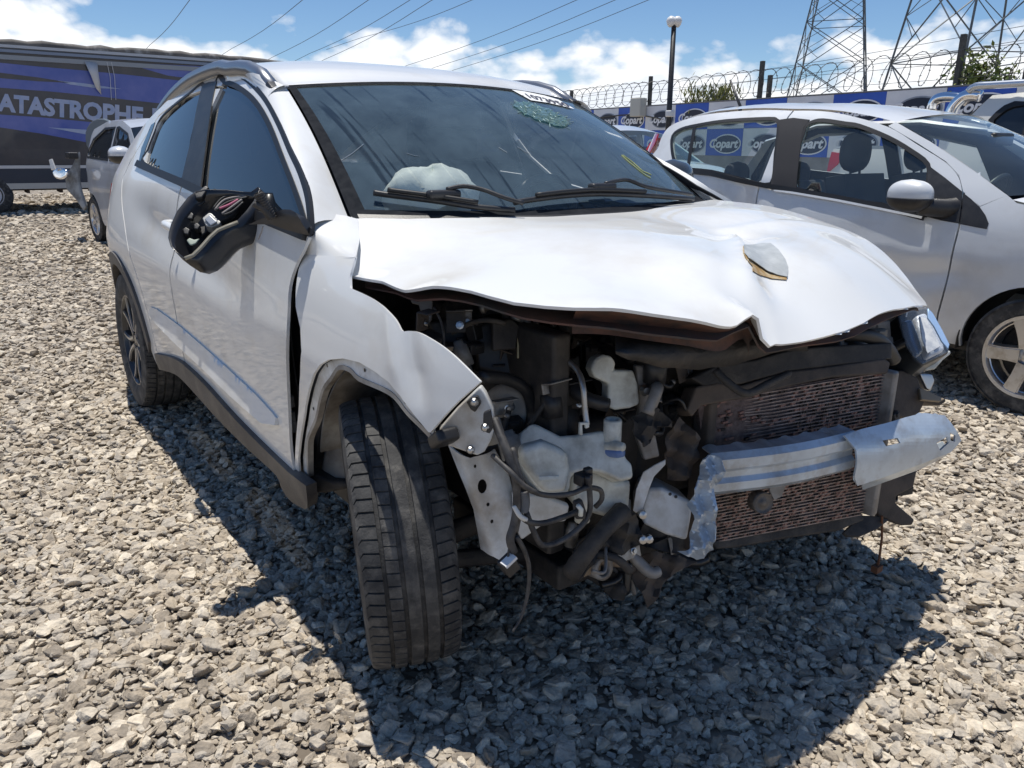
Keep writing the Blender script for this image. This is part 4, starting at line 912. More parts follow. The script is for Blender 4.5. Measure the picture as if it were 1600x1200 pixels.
# crumpled near end of the beam
rnd = random.Random(5)
cr = [(1098, 719), (1110, 712), (1126, 714), (1128, 735), (1127, 752), (1119, 770), (1117, 789), (1121, 812), (1115, 835), (1113, 851), (1117, 861), (1104, 870), (1092, 878), (1076, 868), (1059, 862), (1078, 855), (1083, 830), (1082, 804), (1076, 791), (1086, 773), (1082, 762), (1094, 742)]
CRN = Vector((.80, -.5, .25)).normalized(); CP0 = at(1100, 790, 'x', .47)
hsh = {}
def crumple(px, py):
    a = round(px/14); b = round(py/20); v = hsh.setdefault((a, b), rnd.uniform(-1, 1)); tri = lambda q: abs((q % 2)-1)-.5; return onplane(px, py, CP0, CRN)+CRN*(.0015*v+.030*tri(py*.040+px*.02)+.022*tri(px*.075-py*.012))
panel('crumpled_beam_end', cr, crumple, 5, BEAMW, BM, thick=.003, out=(1, 0, 0), smooth=False)
# frame rail stub and its flange
RS = S('frame_rail', [(1012, 762), (1036, 762), (1082, 785), (1081, 806), (1074, 846), (1040, 836), (1005, 819), (1003, 790)], x=.40, n=(.78, -.56, .2), d=.14, m=WHITE_IN, bev=.010)
S('rail_flange', [(989, 798), (994, 765), (1005, 738), (1022, 727), (1040, 718), (1040, 726), (1022, 745), (1014, 765), (1004, 796), (994, 802)], x=.41, n=(.72, -.62, .2), d=.006, m=WHITE_IN, bev=.002, parent=RS)
for px, py in ((1003, 803), (1013, 841), (1003, 842)):
    p = at(px, py, 'x', .42); mb = MB(); mb.lathe([(0, .014), (.009, .012), (.010, 0)], 8, Matrix.Translation(p) @ Vector((.8, -.5, .2)).to_track_quat('Z', 'Y').to_matrix().to_4x4()); mb.build('bolt', STEEL, RS)
for px, py in ((1047, 772), (1056, 776)):
    p = at(px, py, 'x', .409); mb = MB(); mb.lathe([(0, 0), (.004, 0)], 10, Matrix.Translation(p) @ Vector((.78, -.56, .2)).to_track_quat('Z', 'Y').to_matrix().to_4x4()); mb.build('bolt_hole', SEAL, RS)
# horn
hp = at(1190, 785, 'x', .46); Mh = Matrix.Translation(hp) @ Vector((.9, -.35, .15)).to_track_quat('Z', 'Y').to_matrix().to_4x4()
HORN = mat('horn_grey', (.11, .10, .095), .55, metal=.3, col2=(.17, .15, .13), scale=30)
mb = MB(); mb.lathe([(0, .010), (.008, .010), (.010, .006), (.024, .006), (.026, .010), (.0275, .002), (.0275, -.02), (.018, -.03), (0, -.03)], 28, Mh); HN = mb.build('horn', HORN, SUV, True)
S('horn_bracket', [(1200, 752), (1226, 746), (1231, 752), (1222, 776), (1210, 782), (1203, 768)], x=.455, n=(.9, -.3, .2), d=.006, m=GREYMET, bev=.002, parent=HN)

# ---- near corner: wing bracket, apron strip, washer bottle, struts
BK = S('wing_bracket', [(686, 670), (712, 640), (742, 611), (750, 604), (758, 615), (770, 639), (772, 670), (766, 690), (757, 706), (745, 712), (736, 709), (704, 698), (689, 692)], y=-.78, n=(.72, -.62, .1), d=.03, m=WHITE_IN, bev=.004)
for pts in ([(728, 628), (746, 618), (752, 630), (742, 645), (735, 640)], [(687, 664), (697, 662), (700, 672), (692, 679), (686, 674)], [(755, 645), (766, 640), (771, 668), (765, 678), (754, 674)]):
    S('clip', pts, y=-.782, n=(.72, -.62, .1), d=.012, m=PLAST, bev=.003, parent=BK)
for px, py in ((741, 628), (758, 668), (735, 703)):
    p = at(px, py, 'y', -.786); mb = MB(); mb.lathe([(0, .009), (.005, .008), (.008, .003), (.009, 0)], 10, Matrix.Translation(p) @ Vector((.72, -.62, .1)).to_track_quat('Z', 'Y').to_matrix().to_4x4()); mb.build('bolt', STEEL, BK)
ap = [(698, 697), (704, 700), (736, 711), (757, 706), (773, 702), (786, 727), (796, 750), (803, 777), (805, 827), (797, 850), (786, 870), (772, 864), (750, 866), (745, 830), (740, 795), (728, 765), (714, 735)]
APN = Vector((.80, -.58, .1)).normalized(); AP0 = at(755, 780, 'y', -.70)
def apron(px, py):
    t = (px-(700+(py-697)*.33))/75; return onplane(px, py, AP0, APN)+APN*(.030*math.cos((t-.5)*4.2)+.01*math.sin(t*9)-.0)
AS = panel('apron_strip', ap, apron, 5, WHITE_IN, SUV, holes=[[(748+7*math.cos(a)+6, 755+11*math.sin(a)) for a in np.linspace(0, 6.1, 12)], [(763+2.5*math.cos(a), 783+3.2*math.sin(a)) for a in np.linspace(0, 5.6, 8)], [(769+2.5*math.cos(a), 809+3.2*math.sin(a)) for a in np.linspace(0, 5.6, 8)], [(743+2.2*math.cos(a), 724+2.8*math.sin(a)) for a in np.linspace(0, 5.6, 8)]], thick=.003, out=(1, -1, 0))
WT = S('washer_tank', [(807, 692), (812, 678), (832, 661), (842, 664), (876, 681), (900, 679), (945, 672), (952, 690), (975, 700), (978, 716), (988, 724), (990, 748), (970, 752), (938, 738), (915, 736), (893, 742), (891, 762), (884, 776), (850, 772), (832, 752), (812, 722)], x=.34, n=(.82, -.45, .45), d=.11, m=MILKY, bev=.018)
S('tank_front', [(812, 700), (850, 690), (888, 706), (892, 736), (886, 770), (852, 772), (834, 752), (816, 728)], x=.385, n=(.85, -.45, .2), d=.05, m=MILKY, bev=.014, parent=WT)
S('tank_lower', [(893, 742), (935, 738), (965, 754), (988, 750), (985, 790), (965, 815), (930, 805), (893, 790)], x=.35, n=(.9, -.4, .1), d=.08, m=MILKY, bev=.014, parent=WT)
S('tank_step', [(930, 716), (960, 706), (987, 724), (990, 746), (968, 750), (940, 736)], x=.385, n=(.85, -.4, .35), d=.05, m=MILKY, bev=.012, parent=WT)
p0 = at(957, 672, 'x', .36); mb = MB(); mb.lathe([(.020, -.03), (.020, .022), (.017, .026), (.012, .024), (.012, 0)], 18, Matrix.Translation(p0)); mb.build('filler_neck', MILKY, WT, True)
for px, py, m in ((967, 698, MILKY), (966, 707, mat('blue_cap', (.12, .2, .42), .5))):
    p = at(px, py, 'x', .39); mb = MB(); mb.lathe([(0, .012), (.009, .012), (.012, 0), (.012, -.03)], 14, Matrix.Translation(p) @ Vector((.9, .2, .2)).to_track_quat('Z', 'Y').to_matrix().to_4x4()); mb.build('tank_spout', m, WT, True)
p = at(912, 752, 'x', .40); mb = MB(); mb.lathe([(0, .02), (.012, .02), (.016, .01), (.016, -.06), (.0, -.06)], 16, Matrix.Translation(p-Vector((0, 0, .03)))); mb.build('washer_pump', MILKY, WT, True)
p = at(911, 748, 'x', .42); mb = MB(); mb.box(p, (.03, .03, .025)); mb.box(p+Vector((0, .012, .012)), (.015, .018, .02)); mb.build('pump_plug', PLAST, WT, bev=.004)
S('tank_hook', [(906, 660), (921, 660), (921, 668), (915, 670), (914, 664), (910, 664), (911, 680), (905, 680)], x=.36, n=(.9, -.4, .2), d=.01, m=MILKY, bev=.002, parent=WT)
S('tank_slots', [(842, 744), (874, 743), (874, 750), (842, 752)], x=.405, n=(.85, -.45, .2), d=.006, m=MILKY, bev=.002, parent=WT)
S('tank_bracket', [(800, 770), (850, 775), (890, 790), (885, 815), (850, 820), (815, 845), (803, 820)], x=.32, n=(.85, -.5, .1), d=.02, m=WHITE_IN)
# milky horn-shaped bracket and its steel upright
S('coolant_bracket', [(923, 576), (930, 560), (943, 554), (955, 556), (963, 568), (960, 578), (990, 578), (997, 600), (1000, 632), (985, 638), (962, 641), (949, 636), (951, 600), (930, 590)], x=.33, n=(.88, -.4, .2), d=.05, m=MILKY, bev=.012)
UPR = S('support_upright', [(993, 570), (1020, 572), (1022, 615), (1020, 655), (1032, 714), (1008, 720), (992, 675), (1000, 640)], x=.35, n=(.9, -.35, .15), d=.02, m=GREYMET)
for px, py in ((1008, 610), (1010, 660)):
    p = at(px, py, 'x', .355); mb = MB(); mb.lathe([(0, .012), (.008, .012), (.011, .004), (.014, 0)], 8, Matrix.Translation(p) @ Vector((.9, -.35, .15)).to_track_quat('Z', 'Y').to_matrix().to_4x4()); mb.build('bolt', STEEL, UPR)
def rag(name, pts, x, n, m, amp, seed, step=7, fr=.16):
    r2 = random.Random(seed); n = Vector(n).normalized(); cx = sum(p[0] for p in pts)/len(pts); cy = sum(p[1] for p in pts)/len(pts); q0 = at(cx, cy, 'x', x); ph = [r2.uniform(0, 6) for _ in range(4)]
    return panel(name, pts, lambda a, b: onplane(a, b, q0, n)+n*amp*(math.sin(a*fr+ph[0]+b*.05)+.7*math.sin(b*fr*1.2+ph[1]-a*.07)+.3*math.sin((a+b)*.4+ph[2])), step, m, SUV, thick=.004, out=(1, 0, 0), smooth=True)
rag('torn_shroud', [(1036, 690), (1048, 665), (1064, 652), (1080, 668), (1093, 684), (1096, 716), (1084, 735), (1072, 750), (1047, 752), (1044, 730)], .38, (.85, -.45, .2), BROWNPL, .012, 3)
rag('torn_shroud', [(990, 650), (1010, 640), (1032, 640), (1045, 655), (1050, 668), (1030, 664), (1020, 690), (1004, 700), (994, 680)], .40, (.8, -.4, .5), DUSTYBLK, .012, 4)
rag('splash_guard', [(885, 880), (905, 850), (935, 815), (960, 800), (985, 795), (1000, 815), (1005, 850), (975, 865), (935, 865), (905, 905), (892, 906)], .36, (.85, -.5, .25), DUSTYBLK, .012, 6)
rag('splash_guard', [(978, 880), (1020, 862), (1060, 868), (1090, 878), (1060, 892), (1040, 905), (1025, 940), (1015, 950), (1000, 925)], .36, (.7, -.4, .5), BROWNPL, .010, 7)
rag('splash_guard', [(925, 895), (955, 905), (985, 915), (975, 940), (955, 935), (938, 915)], .30, (.7, -.5, .4), DUSTYBLK, .010, 8)
rag('splash_guard', [(1040, 800), (1075, 845), (1085, 868), (1040, 862), (1000, 850), (1003, 820)], .30, (.8, -.4, .3), ENGDARK, .006, 9)
mb = MB(); mb.tube(PX([(893, 895, .38), (912, 868, .40), (945, 826, .40), (972, 800, .38)]), [.022, .02, .02, .024], 10, smoothit=3); mb.build('front_strut_bar', DUSTYBLK, SUV, True)
mb = MB(); mb.lathe([(.028, -.02), (.028, .02), (.018, .02), (.018, -.02)], 20, Matrix.Translation(at(935, 885, 'x', .34)) @ Matrix.Rotation(R(80), 4, 'Y'), closed=True); mb.build('engine_mount_ring', GREYMET, SUV, True)
mb = MB(); mb.box(at(918, 882, 'x', .33), (.03, .06, .04)); mb.tube(PX([(935, 876, .33), (978, 880, .34)]), .012, 8); mb.build('steering_joint', mat('tan_bracket', (.30, .22, .14), .7, col2=(.12, .09, .07), scale=20), SUV, bev=.006)

# ---- engine bay
S('fuse_box', [(742, 508), (770, 496), (828, 500), (832, 540), (826, 582), (790, 590), (748, 580)], x=.10, n=(.9, -.4, .3), d=.16, m=PLAST, bev=.012)
S('fuse_box_lid', [(770, 500), (800, 498), (812, 510), (806, 545), (770, 548)], x=.14, n=(.9, -.4, .3), d=.02, m=DUSTYBLK, bev=.004)
S('brass_terminal', [(806, 521), (815, 521), (815, 530), (811, 531), (811, 560), (808, 560), (808, 531)], x=.15, n=(.9, -.4, .3), d=.006, m=mat('brass', (.35, .28, .16), .4, metal=.7), bev=.001)
S('battery_side', [(668, 500), (735, 492), (742, 560), (735, 590), (690, 560)], x=.02, n=(.9, -.4, .3), d=.10, m=PLAST, bev=.01)
S('vacuum_box', [(690, 470), (720, 458), (760, 462), (768, 485), (740, 500), (700, 500)], x=-.05, n=(.9, -.4, .4), d=.10, m=DUSTYBLK, bev=.02)
S('hinge_bracket', [(640, 466), (652, 452), (668, 456), (676, 472), (674, 500), (664, 512), (658, 490), (654, 476), (644, 474)], x=-.02, n=(.8, -.6, .3), d=.01, m=GREYMET, bev=.002)
mb = MB(); mb.tube(PX([(678, 480, .0), (690, 505, .03), (694, 535, .05), (690, 548, .05)]), .003, 6, smoothit=4); mb.build('wire', GREYMET, SUV, True)
mb = MB(); mb.tube(PX([(812, 480, .10), (826, 505, .14), (836, 535, .18), (842, 546, .20), (862, 552, .22), (884, 562, .26), (903, 580, .30), (911, 605, .33), (914, 640, .34), (917, 664, .35)]), .0065, 8, smoothit=4); mb.build('refrigerant_pipe', ALU, SUV, True)
mb = MB(); mb.tube(PX([(836, 484, .12), (838, 512, .15), (838, 542, .19)]), .006, 8, smoothit=3); mb.box(at(824, 484, 'x', .11), (.05, .06, .04)); mb.build('refrigerant_pipe', GREYMET, SUV, True)
mb = MB(); mb.tube(PX([(835, 560, .16), (865, 582, .2), (890, 598, .24), (915, 622, .3), (950, 633, .33)]), [.020, .024, .022, .016, .016], 12, smoothit=4); mb.build('coolant_hose', PLAST, SUV, True)
p = at(869, 640, 'x', .20); mb = MB(); mb.lathe([(0, .09), (.012, .09), (.014, .082), (.026, .078), (.030, .066), (.030, .058), (.018, .052), (.018, .044)], 24, Matrix.Translation(p)); mb.build('strut_cap', ALU, SUV, True)
mb = MB(); mb.lathe([(0, .05), (.034, .05), (.040, .042), (.042, .01), (.054, .0), (.056, -.05), (.048, -.08), (0, -.08)], 28, Matrix.Translation(p)); mb.build('engine_mount', PLAST, SUV, True)
p = at(792, 640, 'x', .16); mb = MB(); mb.lathe([(0, .006), (.016, .006), (.02, .0), (.040, .002), (.056, .0), (.058, -.012)], 28, Matrix.Translation(p) @ Vector((.8, -.6, .15)).to_track_quat('Z', 'Y').to_matrix().to_4x4()); mb.build('pulley', CREAM, SUV, True)
mb = MB(); mb.tube(PX([(752, 590, .22), (790, 592, .20), (822, 610, .20), (832, 650, .20), (820, 690, .22)]), .014, 10, smoothit=4); mb.build('drive_belt_hose', PLAST, SUV, True)
for pts, r_ in (([(705, 520, .08), (735, 505, .10), (760, 500, .14), (790, 505, .16)], .006), ([(880, 520, .05), (930, 540, .12), (975, 552, .25)], .012), ([(900, 500, .0), (950, 510, .1), (1000, 540, .2)], .02), ([(800, 480, .02), (812, 500, .1), (806, 530, .14)], .004)):
    mb = MB(); mb.tube(PX(pts), r_, 8, smoothit=4); mb.build('engine_hose', DUSTYBLK, SUV, True)
# wiring loom at the near corner
def wire(name, pts, r_, m, **k):
    mb = MB(); mb.tube(PX(pts), r_, k.get('n', 7), smoothit=5); return mb.build(name, m, SUV, True)
LOOM = mat('loom_tape', (.025, .025, .028), .6, col2=(.09, .085, .08), scale=30)
wire('wiring_loom', [(772, 655, .36), (786, 690, .40), (797, 720, .42), (806, 750, .43), (808, 790, .43), (803, 820, .43), (797, 842, .43), (803, 862, .43)], .0085, LOOM)
wire('wiring_loom', [(800, 700, .40), (812, 745, .43), (818, 770, .43), (812, 800, .43), (806, 830, .43)], .006, LOOM)
wire('hanging_wire', [(806, 838, .43), (820, 862, .43), (827, 890, .43), (824, 930, .43), (814, 965, .43), (801, 987, .43)], [.0055, .005, .0045, .004, .003, .0022], LOOM)
wire('loom_cable', [(770, 712, .38), (795, 735, .43), (820, 760, .45), (850, 773, .45), (890, 772, .45), (918, 762, .44), (938, 766, .43), (940, 780, .43), (930, 792, .42)], .0055, LOOM)
wire('loom_cable', [(808, 800, .43), (825, 815, .44), (850, 817, .44), (880, 808, .44), (900, 800, .44)], .006, LOOM)
wire('loom_cable', [(822, 800, .43), (838, 840, .44), (850, 852, .44), (875, 846, .44), (905, 825, .44), (921, 800, .44), (921, 765, .44), (918, 745, .44)], .006, LOOM)
wire('loom_cable', [(803, 790, .43), (812, 806, .44), (822, 812, .44)], .005, mat('pale_cable', (.6, .6, .58), .5))
wire('loom_cable', [(790, 732, .40), (800, 742, .42), (806, 748, .42)], .004, mat('tan_cable', (.45, .35, .24), .6))
mb = MB()
for i in range(12):
    t = i/11; p = at(818+2*math.sin(t*3), 768+30*t, 'x', .435); mb.lathe([(.007, -.0025), (.0105, 0), (.007, .0025)], 10, Matrix.Translation(p))
mb.build('corrugated_sleeve', mat('sleeve_grey', (.16, .155, .15), .6), SUV, True)
mb = MB(); mb.box(at(795, 883, 'x', .43), (.025, .03, .035), Matrix.Rotation(.5, 3, 'X')); CN = mb.build('loose_connector', PLAST, SUV, bev=.003)
mb = MB(); mb.box(at(795, 876, 'x', .437), (.02, .028, .006), Matrix.Rotation(.5, 3, 'X')); mb.build('connector_lip', mat('white_plastic', (.7, .7, .7), .4), CN)
wire('loom_cable', [(800, 846, .43), (795, 860, .43), (794, 874, .43)], .0025, LOOM)
S('loop_clip', [(898, 785), (910, 780), (917, 800), (915, 812), (900, 812)], x=.44, n=(.9, -.4, .2), d=.02, m=DUSTYBLK, bev=.004)
mb = MB(); mb.tube(PX([(903, 790, .455), (908, 796, .455), (907, 806, .455)]), .005, 6); mb.build('cable_tie', MILKY, SUV, True)

# ---- clutter of small fittings packed through the bay
rc = random.Random(21)
HOSEG = mat('glossy_hose', (.02, .02, .021), .3); GALV = mat('dull_zinc', (.38, .37, .35), .45, metal=.6, col2=(.22, .2, .18), scale=25)
PALEPL = mat('grey_fitting', (.24, .24, .23), .5, col2=(.14, .13, .12), scale=30)
def clutter(region, n, xr):
    for k in range(n):
        px, py = rc.uniform(region[0], region[1]), rc.uniform(region[2], region[3]); x = rc.uniform(*xr); c = at(px, py, 'x', x); q = rc.random()
        T = Matrix.Rotation(rc.uniform(-.6, .6), 3, 'Z') @ Matrix.Rotation(rc.uniform(-.4, .4), 3, 'Y')
        if q < .30:
            w, h = rc.uniform(.02, .055), rc.uniform(.02, .05); mb = MB(); mb.box(c, (.025, w, h), T); mb.box(c+T @ Vector((.012, 0, h*.3)), (.012, w*.5, h*.3), T); mb.build('wiring_plug', rc.choice((PLAST, DUSTYBLK, PALEPL)), SUV, bev=.003)
        elif q < .62:
            d1 = Vector((rc.uniform(-.05, .08), rc.uniform(-.12, .12), rc.uniform(-.08, .05))); mb = MB(); r_ = rc.choice((.004, .006, .010, .014)); mid = c+d1*.5+Vector((.02, 0, rc.uniform(-.04, .04))); mb.tube([c, mid, c+d1], r_, 8, smoothit=5); hs_ = mb.build('engine_hose', rc.choice((HOSEG, HOSEG, DUSTYBLK, GREYMET)), SUV, True)
            if r_ >= .006:
                mb = MB(); mb.lathe([(r_*1.0, -.005), (r_*1.25, -.004), (r_*1.25, .004), (r_*1.0, .005)], 12, Matrix.Translation(c+(mid-c)*.15) @ (mid-c).to_track_quat('Z', 'Y').to_matrix().to_4x4()); mb.build('hose_clip', GALV, hs_, True)
        elif q < .85:
            w, h = rc.uniform(.025, .07), rc.uniform(.02, .06); mb = MB(); mb.box(c, (.004, w, h), T); mb.box(c+T @ Vector((.014, 0, h/2)), (.03, w, .004), T); b_ = mb.build('bracket', rc.choice((GREYMET, DUSTYBLK, GALV, BROWNPL)), SUV, bev=.0015)
            mb = MB(); mb.lathe([(0, .007), (.005, .007), (.0055, .002), (.009, .0015), (.009, 0)], 8, Matrix.Translation(c+T @ Vector((.003, w*.2, -h*.15))) @ T.to_4x4() @ Matrix.Rotation(R(90), 4, 'Y')); mb.build('bolt', STEEL, b_)
        else:
            mb = MB(); r_ = rc.uniform(.012, .028); mb.lathe([(0, .03), (r_*.6, .03), (r_*.7, .02), (r_, .016), (r_, -.03), (0, -.03)], 14, Matrix.Translation(c) @ T.to_4x4()); mb.build('engine_fitting', rc.choice((PLAST, PALEPL, GALV)), SUV, True)
clutter((655, 830, 475, 600), 26, (.0, .12)); clutter((830, 1010, 490, 560), 26, (.05, .20)); clutter((860, 990, 560, 650), 16, (.16, .27)); clutter((760, 800, 620, 700), 8, (.15, .28))
clutter((1000, 1090, 560, 660), 12, (.28, .36)); clutter((890, 1010, 790, 870), 14, (.26, .36)); clutter((1240, 1390, 520, 560), 10, (.36, .42)); clutter((930, 1060, 840, 900), 10, (.22, .32)); clutter((1360, 1440, 640, 780), 8, (.42, .48))
# ------------------------------------------------------------------ text as mesh
def text_mesh(s, shear=0., bold=.0):
    c = bpy.data.curves.new('lettering', 'FONT'); c.body = s; c.shear = shear; c.offset = bold; c.resolution_u = 3; c.fill_mode = 'FRONT'
    o = bpy.data.objects.new('lettering_tmp', c); COL.objects.link(o); bpy.context.view_layer.update()
    me = bpy.data.meshes.new_from_object(o.evaluated_get(bpy.context.evaluated_depsgraph_get())); bpy.data.objects.remove(o)
    V2 = np.array([v.co[:2] for v in me.vertices]); F = [tuple(p.vertices) for p in me.polygons]; bpy.data.meshes.remove(me); return V2, F
def put_text(name, s, fn, m, parent, shear=0., bold=.0):
    """fn maps (u, v) in 0..1 over the lettering's box to a point"""
    V2, F = text_mesh(s, shear, bold); lo = V2.min(0); hi = V2.max(0); U = (V2-lo)/(hi-lo)
    return mesh_obj(name, [fn(a, b) for a, b in U], F, m, parent)

# ------------------------------------------------------------------ torn-open door mirror hanging by its loom
MP = at(335, 352, 'y', -.945); MN = (CO-MP).normalized()*.75+Vector((-.05, -.15, .62)); MN.normalize()
rim_px = [(264, 371), (265, 362), (268, 350), (277, 330), (294, 308), (305, 299.5), (320, 296), (354, 297), (380, 300), (392, 300), (403, 292), (405, 296), (396, 314), (384, 330), (370, 345), (352, 352), (338, 358), (326, 369), (313, 384), (300, 397), (287, 402), (276, 393), (268, 384)]
rim3 = flatpx(rim_px, MP, MN); cen = sum(rim3, Vector())/len(rim3)
def px_shift(p, dx, dy, dd):
    d = (p-CO); dep = d.dot(_f); return p+_r*(dx/FPX*dep)-_u*(dy/FPX*dep)+_f*dd
def ringset(k, dx, dy, dd): return [px_shift(cen+(p-cen)*k, dx, dy, dd) for p in rim3]
rings = [rim3, ringset(1.01, 8, 10, .014), ringset(.98, 17, 20, .035), ringset(.90, 22, 26, .060), ringset(.74, 22, 26, .085), ringset(.45, 18, 22, .10)]
vs = [p for rg in rings for p in rg]; n = len(rim3); fs = [(i*n+j, i*n+(j+1) % n, (i+1)*n+(j+1) % n, (i+1)*n+j) for i in range(len(rings)-1) for j in range(n)]+[tuple((len(rings)-1)*n+j for j in range(n))]
MIRROR = mesh_obj('door_mirror', vs, fs, mat('mirror_shell', (.012, .013, .016), .28, col2=(.02, .02, .024), scale=12, coat=.4), SUV, True); sm = MIRROR.modifiers.new('solid', 'SOLIDIFY'); sm.thickness = .003; sm.offset = 1
MIRROR['label'] = 'black mirror shell broken open with its wiring showing'
mb = MB(); mb.tube([px_shift(p, 1.5, 2, .002) for p in rim3[14:21]], .0055, 6); mb.build('shell_edge', mat('shell_edge', (.30, .28, .22), .5), MIRROR, True)
def ms(name, pts, dep, m, d=.012, bev=.003): return slab(name, pts, MP-MN*dep, MN, d, m, MIRROR, bev)
ms('mirror_motor', [(316, 341), (327, 332), (331, 333), (345, 346), (343, 350), (331, 355), (322, 353)], .020, mat('motor_grey', (.42, .42, .40), .4, metal=.2, col2=(.3, .3, .29), scale=40), .03)
ms('motor_lid', [(319, 342), (328, 335), (340, 346), (329, 352)], .014, mat('motor_lid', (.5, .52, .54), .2, metal=.5), .006)
ms('lamp_board', [(291, 375), (296, 371), (303, 374), (312, 372), (306, 380), (299, 383), (296, 382)], .022, mat('board_green', (.35, .40, .33), .5), .006)
for pts in ([(302, 316), (306, 308), (318, 306), (321, 314), (312, 321), (305, 320)], [(290, 333), (297, 329), (303, 334), (300, 342), (292, 341)], [(285, 358), (290, 354), (297, 358), (294, 366), (287, 365)], [(302, 350), (308, 347), (313, 352), (309, 358), (303, 357)]):
    ms('mounting_clip', pts, .022, PLAST, .02, .003)
ms('shell_horn', [(303, 302), (312, 296), (320, 289), (327, 292), (322, 299), (316, 308), (306, 310)], .002, PLAST, .02, .004)
ms('inner_frame', [(306, 345), (318, 325), (350, 305), (385, 306), (365, 335), (335, 352), (315, 368)], .045, ENGDARK, .02, .005)
WIRES = [mat('wire_black', (.02, .02, .02), .5), mat('wire_grey', (.22, .2, .19), .5), mat('wire_pink', (.45, .12, .2), .5)]
for k, (a, b, c, mm) in enumerate((((333, 326), (350, 308), (380, 304), 0), ((336, 328), (352, 312), (384, 306), 1), ((338, 329), (356, 316), (387, 308), 0), ((343, 326), (358, 320), (372, 312), 2), ((347, 334), (360, 325), (378, 312), 1), ((350, 336), (364, 330), (380, 316), 0))):
    mb = MB(); mb.tube([onplane(q[0], q[1], MP-MN*(.012-.002*k), MN) for q in (a, b, c)], .0035, 6, smoothit=5); mb.build('wire', WIRES[mm], MIRROR, True)
# corrugated cable sleeve between shell and arm
mb = MB(); s0, s1 = at(404, 304, 'y', -.925), at(424, 340, 'y', -.90)
for i in range(11):
    t = i/10; mb.lathe([(.009, -.004), (.014, 0), (.009, .004)], 10, Matrix.Translation(s0.lerp(s1, t)) @ (s1-s0).to_track_quat('Z', 'Y').to_matrix().to_4x4())
mb.tube([at(396, 318, 'y', -.94), at(410, 325, 'y', -.92), at(424, 342, 'y', -.905)], .008, 8); mb.build('cable_sleeve', DUSTYBLK, MIRROR, True)
arm = [(389, 351), (404, 345), (418, 341), (428, 336), (446, 329), (458, 330), (468, 336), (477, 348), (484, 364), (484, 368.5), (465, 364), (443, 358), (427, 352.5), (408, 351.5)]
def arm_lift(px, py):
    t = (px-389)/95; p = at(px, py, 'y', -.93+.10*t); h = (py-(351-10*math.sin(t*3)))/18; return p+Vector((.3, -.8, .5)).normalized()*.02*max(0, 1-h*h)*t
panel('mirror_arm', arm, arm_lift, 4, mat('arm_black', (.03, .03, .033), .35, col2=(.045, .045, .047), scale=20), FD, thick=.02, out=(0, -1, 0))
mb = MB(); mb.tube([at(411, 354, 'y', -.91), at(409, 362, 'y', -.905), at(404, 374, 'y', -.90)], .0015, 5); mb.build('loose_wire', WIRES[1], FD)

# ------------------------------------------------------------------ windscreen furniture
def wsp(px, py, h=.004):
    p = hit(WSB, px, py)
    if p is None: p = at(px, py, 'x', -.7)
    return p+Vector((.62, 0, .78))*h
cw = band('cowl_grille', lambda t: Vector(WSP(-.97+1.94*t, -.16))+Vector((.02, 0, -.01)), lambda t: up(WSP(-.97+1.94*t, .015), .006), 30, PLAST, SUV)
def wiper(blade, arm_, block):
    mb = MB(); mb.tube([wsp(a, b, .020) for a, b in blade], .008, 6, smoothit=4); W = mb.build('wiper', PLAST, SUV, True)
    mb = MB(); mb.tube([wsp(a, b, .036) for a, b in blade[1:-1]], .0065, 6, smoothit=4); mb.build('wiper_spoiler', SEAL, W, True)
    mb = MB(); mb.tube([wsp(a, b, .045) for a, b in arm_], .006, 8, smoothit=4); mb.build('wiper_arm', PLAST, W, True)
    c = wsp(*block, .034); mb = MB(); mb.box(c, (.03, .10, .024), Matrix.Rotation(.05, 3, 'Z')); mb.build('blade_joint', PLAST, W, bev=.008)
wiper([(581, 310), (600, 313), (640, 318), (687, 324), (740, 332), (800, 337)], [(690, 316), (715, 311), (745, 316), (780, 329), (808, 337)], (687, 319))
wiper([(799, 325), (830, 320), (880, 314), (930, 311), (1000, 313), (1078, 318)], [(935, 305), (955, 300), (972, 299.5), (998, 309), (1040, 316), (1070, 320)], (933, 306))
# shattered patch: facets of crazed laminated glass and flying cracks
CRAZE = glass('crazed_glass', (.22, .46, .40), (.50, .76, .66), .13, dscale=80.)
r2 = random.Random(12)
ell = [(846+(45+4*r2.uniform(-1, 1))*math.cos(a)*math.cos(.36)-(11+2*r2.uniform(-1, 1))*math.sin(a)*math.sin(.36), 180+(45+3*r2.uniform(-1, 1))*math.cos(a)*math.sin(.36)+(11+2*r2.uniform(-1, 1))*math.sin(a)*math.cos(.36)) for a in np.linspace(0, 6.1, 26)]
panel('shattered_patch', ell, lambda a, b: wsp(a, b, .003+.004*r2.random()), 2.6, CRAZE, WS, thick=0, out=(1, 0, 1), smooth=False)
mb = MB()
for k in range(26):
    a = r2.uniform(0, 6.28); c0 = (846+40*math.cos(a)*.94-9*math.sin(a)*.35, 180+40*math.cos(a)*.35+9*math.sin(a)*.94); L = r2.uniform(4, 16); da = a+r2.uniform(-.5, .5)
    mb.tube([wsp(c0[0], c0[1], .003), wsp(c0[0]+L*math.cos(da), c0[1]+L*.45*math.sin(da)+L*.2*math.cos(da), .003)], .0012, 4)
for k in range(70):
    a = r2.uniform(0, 6.28); q = math.sqrt(r2.random()); cx, cy = q*42*math.cos(a), q*9.5*math.sin(a); x0, y0 = 846+cx*.94-cy*.35, 180+cx*.35+cy*.94; L = r2.uniform(3, 9); da = r2.uniform(-.7, 1.2)
    mb.tube([wsp(x0, y0, .008), wsp(x0+L*math.cos(da), y0+L*.5*math.sin(da), .008)], .0011, 3)
mb.build('crack_lines', mat('crack_white', (.40, .54, .49), .3), WS)
mb = MB()
